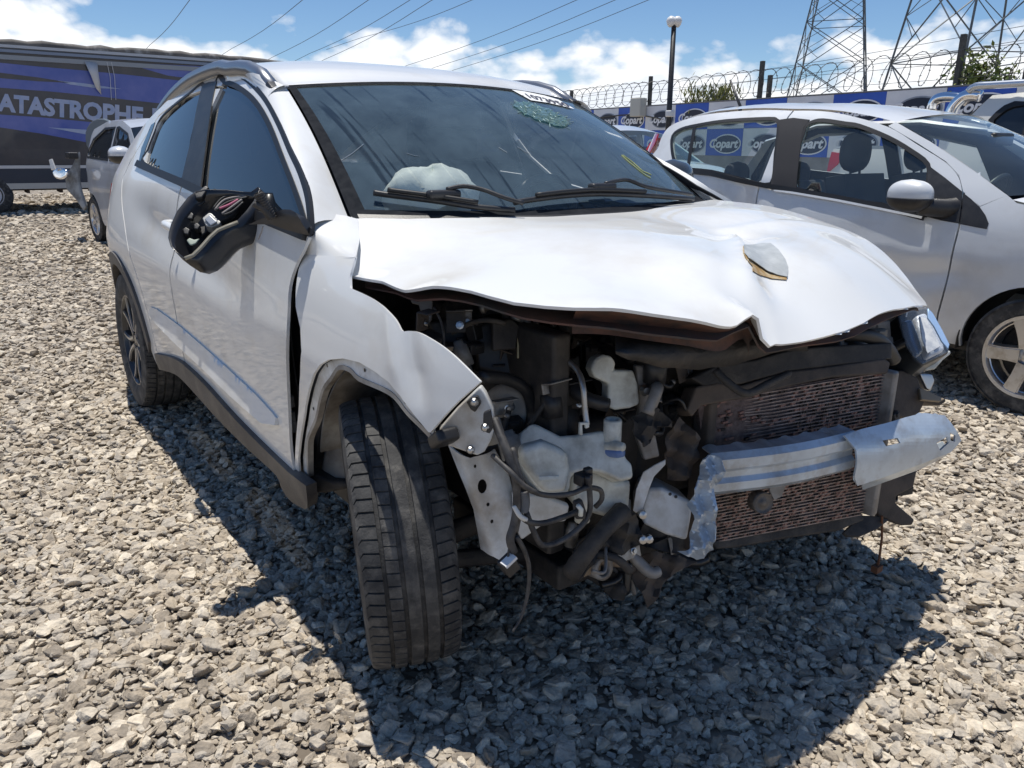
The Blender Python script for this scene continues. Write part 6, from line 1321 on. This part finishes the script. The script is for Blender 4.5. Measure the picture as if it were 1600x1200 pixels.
# shadow structure behind the shut lines, far flank
panel('body_frame', [(XBp+.03, .3), (XBp+.03, 1.45), (XBp-.06, 1.45), (XBp-.06, .3)], LP_(.05), .2, SEAL, HBK, thick=.01); panel('body_frame', [(x-.05, z) for x, z in seam_f]+[(x+.06, z) for x, z in seam_f[::-1]], LP_(.05), .1, SEAL, HBK, thick=.01)
fwin = [(-.95, 1.02), (-1.05, 1.30), (-1.5, 1.40), (-1.6, 1.40), (-1.58, 1.05)]; rwin = [(-1.68, 1.06), (-1.7, 1.40), (-2.2, 1.38), (-2.5, 1.28), (-2.48, 1.12)]
panel('far_flank', [(.74, .3), (.76, .58), (.66, .78), (.40, .90), (-.20, 1.02), (-.45, 1.12), (-.95, 1.40), (-1.4, 1.47), (-2.2, 1.46), (-2.7, 1.34), (-2.98, 1.05), (-3.08, .85), (-3.08, .5), (-2.98, .3), (-2.78, .28)]+arc(-2.42, .29, .335, 0, 180)[::-1]+[(-2.07, .27), (-.36, .27)]+arc(0, .29, .345, 184, -2), LPM(), .12, SILVER, HBK, holes=[fwin, rwin], thick=.03, out=(0, 1, 0))
panel('far_trim', [(-.5, .35), (-.55, 1.06), (-.98, 1.36), (-1.4, 1.43), (-2.2, 1.42), (-2.62, 1.32), (-2.85, 1.05), (-2.9, .6), (-2.0, .35)], LPM(.05), .15, SEATM, HBK, holes=[fwin, rwin], thick=.004, out=(0, -1, 0))
# roof, screens, bonnet across the car
red = [Vector((x, Yp(x, z), z)) for x, z in pal(spline2([(1400, 190.5), (1370, 183), (1320, 174), (1280, 170.5), (1241, 170), (1180, 169), (1110, 175), (1060, 188)], 4))]
def across(name, A, B, crown, m, parent, nu=20, fwd=0.):
    """skin between two edge rows: each row mirrored about the car's middle"""
    rows = []
    for E_, (cr_, fw) in ((A, (crown[0], fwd)), (B, (crown[1], fwd))): pass
def strip_across(name, line, crown, m, parent, bow=None, nu=22, out=(0, 0, 1)):
    vs = []; n = len(line)
    for i, e in enumerate(line):
        c = crown(i/(n-1)); bw = bow(i/(n-1)) if bow else 0.
        for k in range(nu+1):
            u = -1+2*k/nu; y = 3.52+(e.y-3.52)*-u; s = 1-abs(u)**2.4; vs.append(Vector((e.x+bw*s, y, e.z+c*s)))
    fs = [(i*(nu+1)+k, i*(nu+1)+k+1, (i+1)*(nu+1)+k+1, (i+1)*(nu+1)+k) for i in range(n-1) for k in range(nu)]
    ns = sum(((vs[f[1]]-vs[f[0]]).cross(vs[f[2]]-vs[f[0]]) for f in fs), Vector())
    if ns.dot(Vector(out)) < 0: fs = [f[::-1] for f in fs]
    return mesh_obj(name, vs, fs, m, parent, True)
PR = strip_across('roof', red, lambda t: .055-.012*t, SILVER, HBK, lambda t: .10*max(0, 1-t*3)-.02*t)
wl = [Vector((x, Yp(x, z)+.022, z-.004)) for x, z in pal(spline2([(1400, 190.5), (1430, 207), (1455, 222), (1490, 245), (1522, 267), (1574, 305)], 3))]
PWS = strip_across('windscreen', wl, lambda t: .055-.03*t, GLASS_CLEAR, HBK, lambda t: .10+.10*t, out=(1, 0, 1))
b0 = wl[-1]; bl = [Vector((x, Yp(x, z)+.03, z+.012)) for x, z in [(b0.x+.02, b0.z-.03), (-.12, 1.0), (.10, .97), (.35, .91), (.55, .84), (.68, .76), (.74, .64)]]
strip_across('bonnet', bl, lambda t: .07-.04*t, SILVER, HBK, lambda t: .18*(1-t)+.1*t)
fb = [Vector((x, Yp0(x, z)+.02, z)) for x, z in [(.74, .62), (.77, .5), (.76, .38), (.7, .25)]]; strip_across('front_bumper', fb, lambda t: 0, SILVER, HBK, lambda t: .12, out=(1, 0, 0))
rl_ = [Vector((x, Yp0(x, z)+.03, z)) for x, z in [(-2.62, 1.42), (-2.80, 1.28), (-2.98, 1.05)]]; strip_across('rear_window', rl_, lambda t: .03*(1-t), GLASS_CLEAR, HBK, lambda t: -.06, out=(-1, 0, 1))
rl_ = [Vector((x, Yp0(x, z)+.02, z)) for x, z in [(-2.98, 1.05), (-3.08, .85), (-3.08, .5), (-2.98, .28)]]; strip_across('tailgate', rl_, lambda t: 0, SILVER, HBK, lambda t: -.08, out=(-1, 0, 0))
panel('tail_lamp', pal([(1008, 237), (1017, 222), (1025, 208), (1029, 209), (1024, 224), (1015, 240)]), LP_(-.006), .02, REDLAMP, HBK, thick=.01)
panel('tail_lamp', [(-3.0, .95), (-2.72, 1.30), (-2.66, 1.30), (-2.80, .95)], LPM(.0), .08, REDLAMP, HBK, thick=.02, out=(0, 1, 0))
# cabin of the hatchback
def blob(c, sx, sy, sz, zlo, zhi, nu=24, nv=12):
    vs = []; fs = []
    for j in range(nv+1):
        w = zlo+(zhi-zlo)*j/nv; rr = max(0, 1-abs(w)**2.6)**.5
        for i in range(nu): t = 2*math.pi*i/nu; vs.append(c+Vector((sx*rr*math.copysign(abs(math.cos(t))**.8, math.cos(t)), sy*rr*math.copysign(abs(math.sin(t))**.8, math.sin(t)), sz*w)))
    fs = [(j*nu+i, j*nu+(i+1) % nu, (j+1)*nu+(i+1) % nu, (j+1)*nu+i) for j in range(nv) for i in range(nu)]+[tuple(range(nu-1, -1, -1)), tuple(nv*nu+i for i in range(nu))]; return vs, fs
def seat2(parent, x, y, zh=1.30):
    mb = MB(); T = Matrix.Rotation(R(-12), 3, 'Y'); mb.box((x+.22, y, .50), (.5, .46, .16)); mb.box((x-.06, y, .82), (.13, .44, .60), T); mb.add(*blob(Vector((x-.14, y, zh-.09)), .06, .135, .125, -1, 1)); mb.tube([(x-.12, y-.05, 1.02), (x-.13, y-.05, zh-.15)], .009, 6); mb.tube([(x-.12, y+.05, 1.02), (x-.13, y+.05, zh-.15)], .009, 6); mb.build('seat', SEATM, parent, bev=.05)
seat2(HBK, -1.18, 3.14, 1.34); seat2(HBK, -1.18, 3.90, 1.34)
mb = MB(); mb.box((-2.15, 3.52, .78), (.14, 1.25, .52), Matrix.Rotation(R(-14), 3, 'Y')); mb.box((-1.95, 3.52, .5), (.5, 1.25, .15))
for y in (3.15, 3.52, 3.89): mb.add(*blob(Vector((-2.22, y, 1.09)), .05, .12, .09, -1, 1))
mb.build('rear_bench', SEATM, HBK, bev=.04)
mb = MB(); mb.box((-.50, 3.52, .88), (.5, 1.35, .16)); mb.build('dashboard', DASH, HBK, bev=.04); mb = MB(); mb.box((-1.2, 3.52, .26), (3.2, 1.4, .05)); mb.build('floor_pan', ENGDARK, HBK)
mb = MB(); pr = [(.18+.015*math.cos(a), .015*math.sin(a)) for a in np.linspace(0, 6.28, 8, endpoint=False)]; mb.lathe(pr, 28, Matrix.Translation((-.82, 3.88, .96)) @ Matrix.Rotation(R(-64), 4, 'Y'), closed=True); mb.build('steering_wheel', PLAST, HBK, True)
mb = MB(); mb.box((-.62, 3.45, 1.33), (.04, .24, .07)); mb.build('rear_view_mirror', PLAST, HBK, bev=.015)
# door mirror: silver cap over a black foot
mc = at(1422, 306, 'y', 2.60)
mb = MB(); mb.add(*blob(mc, .115, .075, .085, -.15, 1)); DM = mb.build('mirror_cap', SILVER, PFD, True); mb = MB(); mb.add(*blob(mc, .117, .077, .085, -1, -.13)); mb.build('mirror_base', PLAST, DM, True); mb = MB(); mb.tube([mc+Vector((.05, .02, -.05)), mc+Vector((.13, .12, -.06)), mc+Vector((.17, .19, -.05))], [.045, .05, .055], 10, smoothit=3); mb.build('mirror_foot', PLAST, DM, True)
a0 = at(1157, 167, 'y', 3.5); a1 = at(1141, 125, 'y', 3.5); mb = MB(); mb.tube([a0-Vector((0, 0, .05)), a0, a1], [.016, .012, .007], 8); mb.build('roof_aerial', PLAST, PR, True)
for c, fr in (((0, 2.80, .285), 0), ((-2.42, 2.80, .285), 0), ((0, 4.24, .285), 1), ((-2.42, 4.24, .285), 1)): wheel(HBK, c, 0, 0, bool(fr), TYRE_S, RIM_S, spin=.9)
arch_sheet('wheelhouse', 0, .29, .36, 2.73, 3.1, -5, 185, SEAL, HBK); arch_sheet('wheelhouse', -2.42, .29, .36, 2.73, 3.1, -5, 185, SEAL, HBK)

# ------------------------------------------------------------------ plainer cars further off, one builder
def gcar(name, label, fx, sy, paint, top, win, hw=.84, wb=2.5, belt=.98, tum=.36, glassm=None, wz=.30, screens=((6, 7), (10, 12)), holes=True, tall=0.):
    zmax = max(p[1] for p in top); xf, xr = top[0][0], top[-1][0]; L = xf-xr; cy = sy+hw
    root = empty(name, (fx-wb/2, cy, 0), label, 'car')
    def Wd(x, z):
        y = hw-.03*max(0, (.45-z)/.25)**2-tum*max(0, z-belt)**1.15
        e = max(0, (x-(xf-.55))/.60); y -= .22*e**2.2; e = max(0, ((xr+.55)-x)/.60); y -= .20*e**2.2
        return y+.008*math.exp(-((z-.72)/.08)**2)
    side = [p for p in top]+[(xr+.12, .26), (-wb-.36, .25)]+arc(-wb, wz, .335, 182, -2)+[(-wb+.37, .24), (-.37, .24)]+arc(0, wz, .335, 182, -2)+[(.40, .25)]
    for sg in (1, -1):
        lf = lambda x, z, o_=0.: (fx+x, cy-sg*(Wd(x, z)-o_), z)
        sd = panel('body_side', side, lf, .07, paint, root, holes=win, thick=.03, out=(0, -sg, 0))
        for w in win:
            panel('window', w, lambda x, z: lf(x, z, .012), .1, glassm or GLASS_SIDE, sd, thick=0, out=(0, -sg, 0)); ribbon('window_trim', w, .03, lambda x, z: lf(x, z, -.004), SEAL, sd, True)
    for i in range(len(top)-1):
        gl = any(a <= i < b for a, b in screens); seg = [top[i], ((top[i][0]+top[i+1][0])/2, (top[i][1]+top[i+1][1])/2), top[i+1]]; vs = []; nu = 14
        for x, z in seg:
            w = Wd(x, z)-.004; cb = .05 if z > belt else .035
            for k in range(nu+1):
                u = -1+2*k/nu; s = 1-abs(u)**2.5; endb = .10*max(0, (x-(xf-.4))/.4)-.09*max(0, (xr+.4-x)/.4)+(.10 if gl and x > -1.6 else 0)*0
                vs.append(Vector((fx+x+endb*s, cy+u*w, z+cb*s*(1 if abs(top[i][0]-top[i+1][0]) > .1 else .4))))
        fs = [(a*(nu+1)+k, a*(nu+1)+k+1, (a+1)*(nu+1)+k+1, (a+1)*(nu+1)+k) for a in range(2) for k in range(nu)]
        nm = 'windscreen' if gl and top[i][0] > -1.5 else 'rear_window' if gl else 'bonnet' if top[i][0] > -.4 and top[i][1] > .6 else 'roof' if top[i][1] > zmax-.14 else 'body_end'
        mesh_obj(nm, vs, fs, (GLASS_SIDE if glassm is None else glassm) if gl else paint, root, True)
    mb = MB(); mb.box((fx-wb/2, cy, .27), (wb+.5, 1.3, .05)); mb.box((fx-1.15, cy-.36, .80), (.14, .44, .6)); mb.box((fx-1.15, cy+.36, .80), (.14, .44, .6)); mb.box((fx-1.2, cy-.36, 1.2), (.1, .25, .2)); mb.box((fx-1.2, cy+.36, 1.2), (.1, .25, .2)); mb.box((fx-.45, cy, .85), (.4, 1.3, .15)); mb.build('cabin', SEATM, root)
    for c, fr in (((fx, cy-hw+.10, wz-.005), 0), ((fx-wb, cy-hw+.10, wz-.005), 0), ((fx, cy+hw-.10, wz-.005), 1), ((fx-wb, cy+hw-.10, wz-.005), 1)): wheel(root, c, 0, 0, bool(fr), TYRE_S, RIM_S, spin=.5)
    for x0 in (0, -wb):
        for sg in (1, -1): arch_sheet('wheelhouse', fx+x0, wz, .35, cy-sg*(hw-.04), cy-sg*(hw-.4), -5, 185, SEAL, root)
    return root, Wd, cy
HT = [(.70, .28), (.79, .42), (.77, .60), (.70, .72), (.42, .86), (.08, .95), (-.25, 1.0), (-.98, 1.40), (-1.35, 1.48), (-1.95, 1.49), (-2.5, 1.40), (-2.72, 1.28), (-2.98, 1.05), (-3.06, .80), (-3.04, .5), (-2.98, .30)]
HW = [[(-.55, 1.04), (-1.02, 1.33), (-1.42, 1.41), (-1.50, 1.41), (-1.52, 1.04)], [(-1.60, 1.04), (-1.58, 1.41), (-2.0, 1.40), (-2.42, 1.27), (-2.60, 1.12), (-2.55, 1.06)]]
GS, WdS, cyS = gcar('grey_hatchback', 'silver-grey car with its boot lid up and rear bumper hanging off by the trailer', -7.55, .12, SILVER2, [(x, z*1.03) for x, z in HT], [[(x, z*1.03) for x, z in w] for w in HW])
_ra = R(5.5); _old = Vector((-10.05, .12, 0)); _off = Matrix.Rotation(_ra, 3, 'Z') @ (Vector(GS.location)-_old); GS.rotation_euler.z = _ra; GS.location = Vector((-10.35, .17, 0))+_off
p = at(187, 242, 'y', -.02); mb = MB(); mb.add(*blob(p, .12, .10, .085, -.15, 1)); mc2 = mb.build('door_mirror', mat('mirror_white', (.62, .64, .67), .3, coat=.8), GS, True); mb = MB(); mb.add(*blob(p, .122, .102, .085, -1, -.13)); mb.build('mirror_base', PLAST, mc2, True); mb = MB(); mb.tube([p+Vector((.05, .05, -.04)), p+Vector((.08, .2, -.03))], .04, 8); mb.build('mirror_foot', PLAST, mc2, True)
slab('boot_lid', [(134, 226), (133, 206), (140, 192), (152, 185), (170, 188), (168, 205), (150, 222), (140, 232)], at(150, 205, 'y', .9), (.3, -.9, .1), .06, mat('lid_grey', (.20, .23, .25), .25, coat=.5), GS, .03, 2)
slab('hanging_bumper', [(122, 236), (112, 258), (100, 276), (103, 296), (118, 312), (130, 330), (134, 322), (126, 300), (122, 280)], at(115, 280, 'x', -10.75), (.6, -.8, .1), .05, mat('bumper_worn', (.33, .35, .36), .45, col2=(.12, .12, .12), scale=6), GS, .02)
slab('loose_lamp', [(82, 266), (92, 262), (104, 266), (104, 276), (92, 280), (84, 276)], at(93, 270, 'x', -10.8), (.7, -.7, .1), .06, CHROME, GS, .02, 2)
slab('bent_bracket', [(76, 250), (80, 248), (86, 264), (80, 266)], at(80, 258, 'x', -10.8), (.7, -.7, .1), .03, MATS['lamp_white'], GS, .005)
mb = MB(); mb.box(at(112, 243, 'x', -10.8), (.3, .12, .08)); mb.build('bumper_beam', PLAST, GS, bev=.01)
# small white car beyond
xw = at(985, 193, 'y', 7.0); gcar('white_hatchback', 'white hatchback mostly hidden between the wreck and the silver car', xw.x+.62, 6.6, mat('white_paint_b', (.74, .75, .75), .3, coat=1.), [(x, z*1.06) for x, z in HT], [[(x, z*1.06) for x, z in w] for w in HW], glassm=GLASS_CLEAR)

# ------------------------------------------------------------------ white pickup behind the silver hatchback
PY = 6.3; PU = empty('white_pickup', (-2.0, PY+.88, 0), 'white pickup truck with chrome sports bar and silver roof rails beyond the silver car', 'truck')
WP = mat('white_paint_c', (.70, .69, .64), .32, coat=.8)
def pz(px, py, y=PY): p = at(px, py, 'y', y); return (p.x, p.z)
rx = pz(1296, 240)[0]; cb = pz(1503, 178); ct = pz(1531, 147)
_qy = pchip([.3, .6, .9, 1.1, 1.3, 1.5, 1.7, 1.8], [PY+.05, PY, PY, PY+.02, PY+.07, PY+.13, PY+.2, PY+.28])
bedz = 1.28
out_ = [(rx, .55), (rx, bedz), (cb[0]-.12, bedz), (cb[0]-.08, cb[1]-.05), (cb[0]+.02, cb[1]), ct, (ct[0]+.25, ct[1]+.015), (ct[0]+1.3, ct[1]+.0), (ct[0]+1.9, 1.30), (ct[0]+2.9, 1.15), (ct[0]+3.05, .9), (ct[0]+3.05, .5), (ct[0]+2.9, .5)]+arc(ct[0]+2.3, .40, .42, 8, 172)+[(rx+1.5, .45)]+arc(rx+.95, .40, .42, 5, 175)
wq = [pz(*q) for q in [(1538, 186), (1547, 176), (1557, 167), (1570, 161), (1600, 160)]]+[(pz(1600, 160)[0]+.02, 1.22), (pz(1540, 190)[0]+.02, 1.22)]
wq2 = [(max(ct[0]+.72, wq[4][0]+.1), ct[1]-.10), (ct[0]+1.25, ct[1]-.12), (ct[0]+1.75, 1.25), (max(ct[0]+.72, wq[4][0]+.1), 1.22)]
for sg in (1, -1):
    lf = lambda x, z, o_=0.: (x, _qy(z)+o_ if sg > 0 else 2*(PY+.88)-_qy(z)-o_, z)
    sd = panel('body_side', out_, lf, .09, WP, PU, holes=[wq, wq2], thick=.04, out=(0, -sg, 0))
    for w in (wq, wq2): panel('window', w, lambda x, z: lf(x, z, .015), .12, GLASS_SIDE, sd, thick=0, out=(0, -sg, 0)); ribbon('window_trim', w, .05, lambda x, z: lf(x, z, -.004), SEAL, sd, True)
    tlp = panel('tail_lamp', [(rx-.005, 1.02), (rx-.005, bedz-.03), (rx+.16, bedz-.05), (rx+.10, 1.12)], lambda x, z: lf(x, z, -.012), .06, REDLAMP, PU, thick=.05, out=(0, -sg, 0))
    q = [Vector((*pz(x, y, PY+.2)[:1], PY+.2 if sg > 0 else 2*(PY+.88)-PY-.2, pz(x, y, PY+.2)[1])) for x, y in [(1513, 143), (1524, 135), (1550, 133), (1600, 130)]]
    mb = MB(); mb.tube(q+[q[-1]+Vector((.5, 0, 0))], .035, 8, smoothit=3); mb.build('roof_rail', mat('rail_silver', (.55, .58, .62), .25, metal=.8), PU, True)
def xstrip(name, pts, m):
    vs = []
    for x, z in pts:
        for k in range(9): u = k/8; y0 = _qy(z); y1 = 2*(PY+.88)-y0; vs.append((x, y0+(y1-y0)*u, z+.04*math.sin(math.pi*u)))
    mesh_obj(name, vs, [(i*9+k, i*9+k+1, (i+1)*9+k+1, (i+1)*9+k) for i in range(len(pts)-1) for k in range(8)], m, PU, True)
xstrip('cab_back', [(cb[0]-.08, 1.0), (cb[0]-.05, cb[1]-.05), ct], WP); xstrip('roof', [ct, (ct[0]+.3, ct[1]+.02), (ct[0]+1.3, ct[1])], WP); xstrip('windscreen', [(ct[0]+1.3, ct[1]), (ct[0]+1.9, 1.30)], GLASS_SIDE); xstrip('bonnet', [(ct[0]+1.9, 1.30), (ct[0]+2.9, 1.15), (ct[0]+3.05, .9), (ct[0]+3.05, .5)], WP)
xstrip('tailgate', [(rx, .55), (rx, bedz)], WP); mb = MB(); mb.box(((rx+cb[0])/2, PY+.88, .75), (cb[0]-rx, 1.6, .1)); mb.build('bed_floor', ENGDARK, PU)
for pts, y in (([(1456, 172), (1459, 160), (1466, 154), (1480, 151.5), (1500, 153), (1512, 158)], PY+1.4), ([(1484, 182), (1490, 167), (1500, 156), (1510, 150), (1522, 148.5), (1532, 150)], PY+.25)):
    mb = MB(); mb.tube([at(a, b, 'y', y) for a, b in pts], .055, 10, smoothit=4); mb.build('sports_bar', CHROME, PU, True)
for c, fr in (((ct[0]+2.3, PY+.12, .36), 0), ((rx+.95, PY+.12, .36), 0), ((ct[0]+2.3, PY+1.64, .36), 1), ((rx+.95, PY+1.64, .36), 1)):
    w_ = wheel(PU, c, 0, 0, bool(fr), TYRE, RIM, spin=.2);
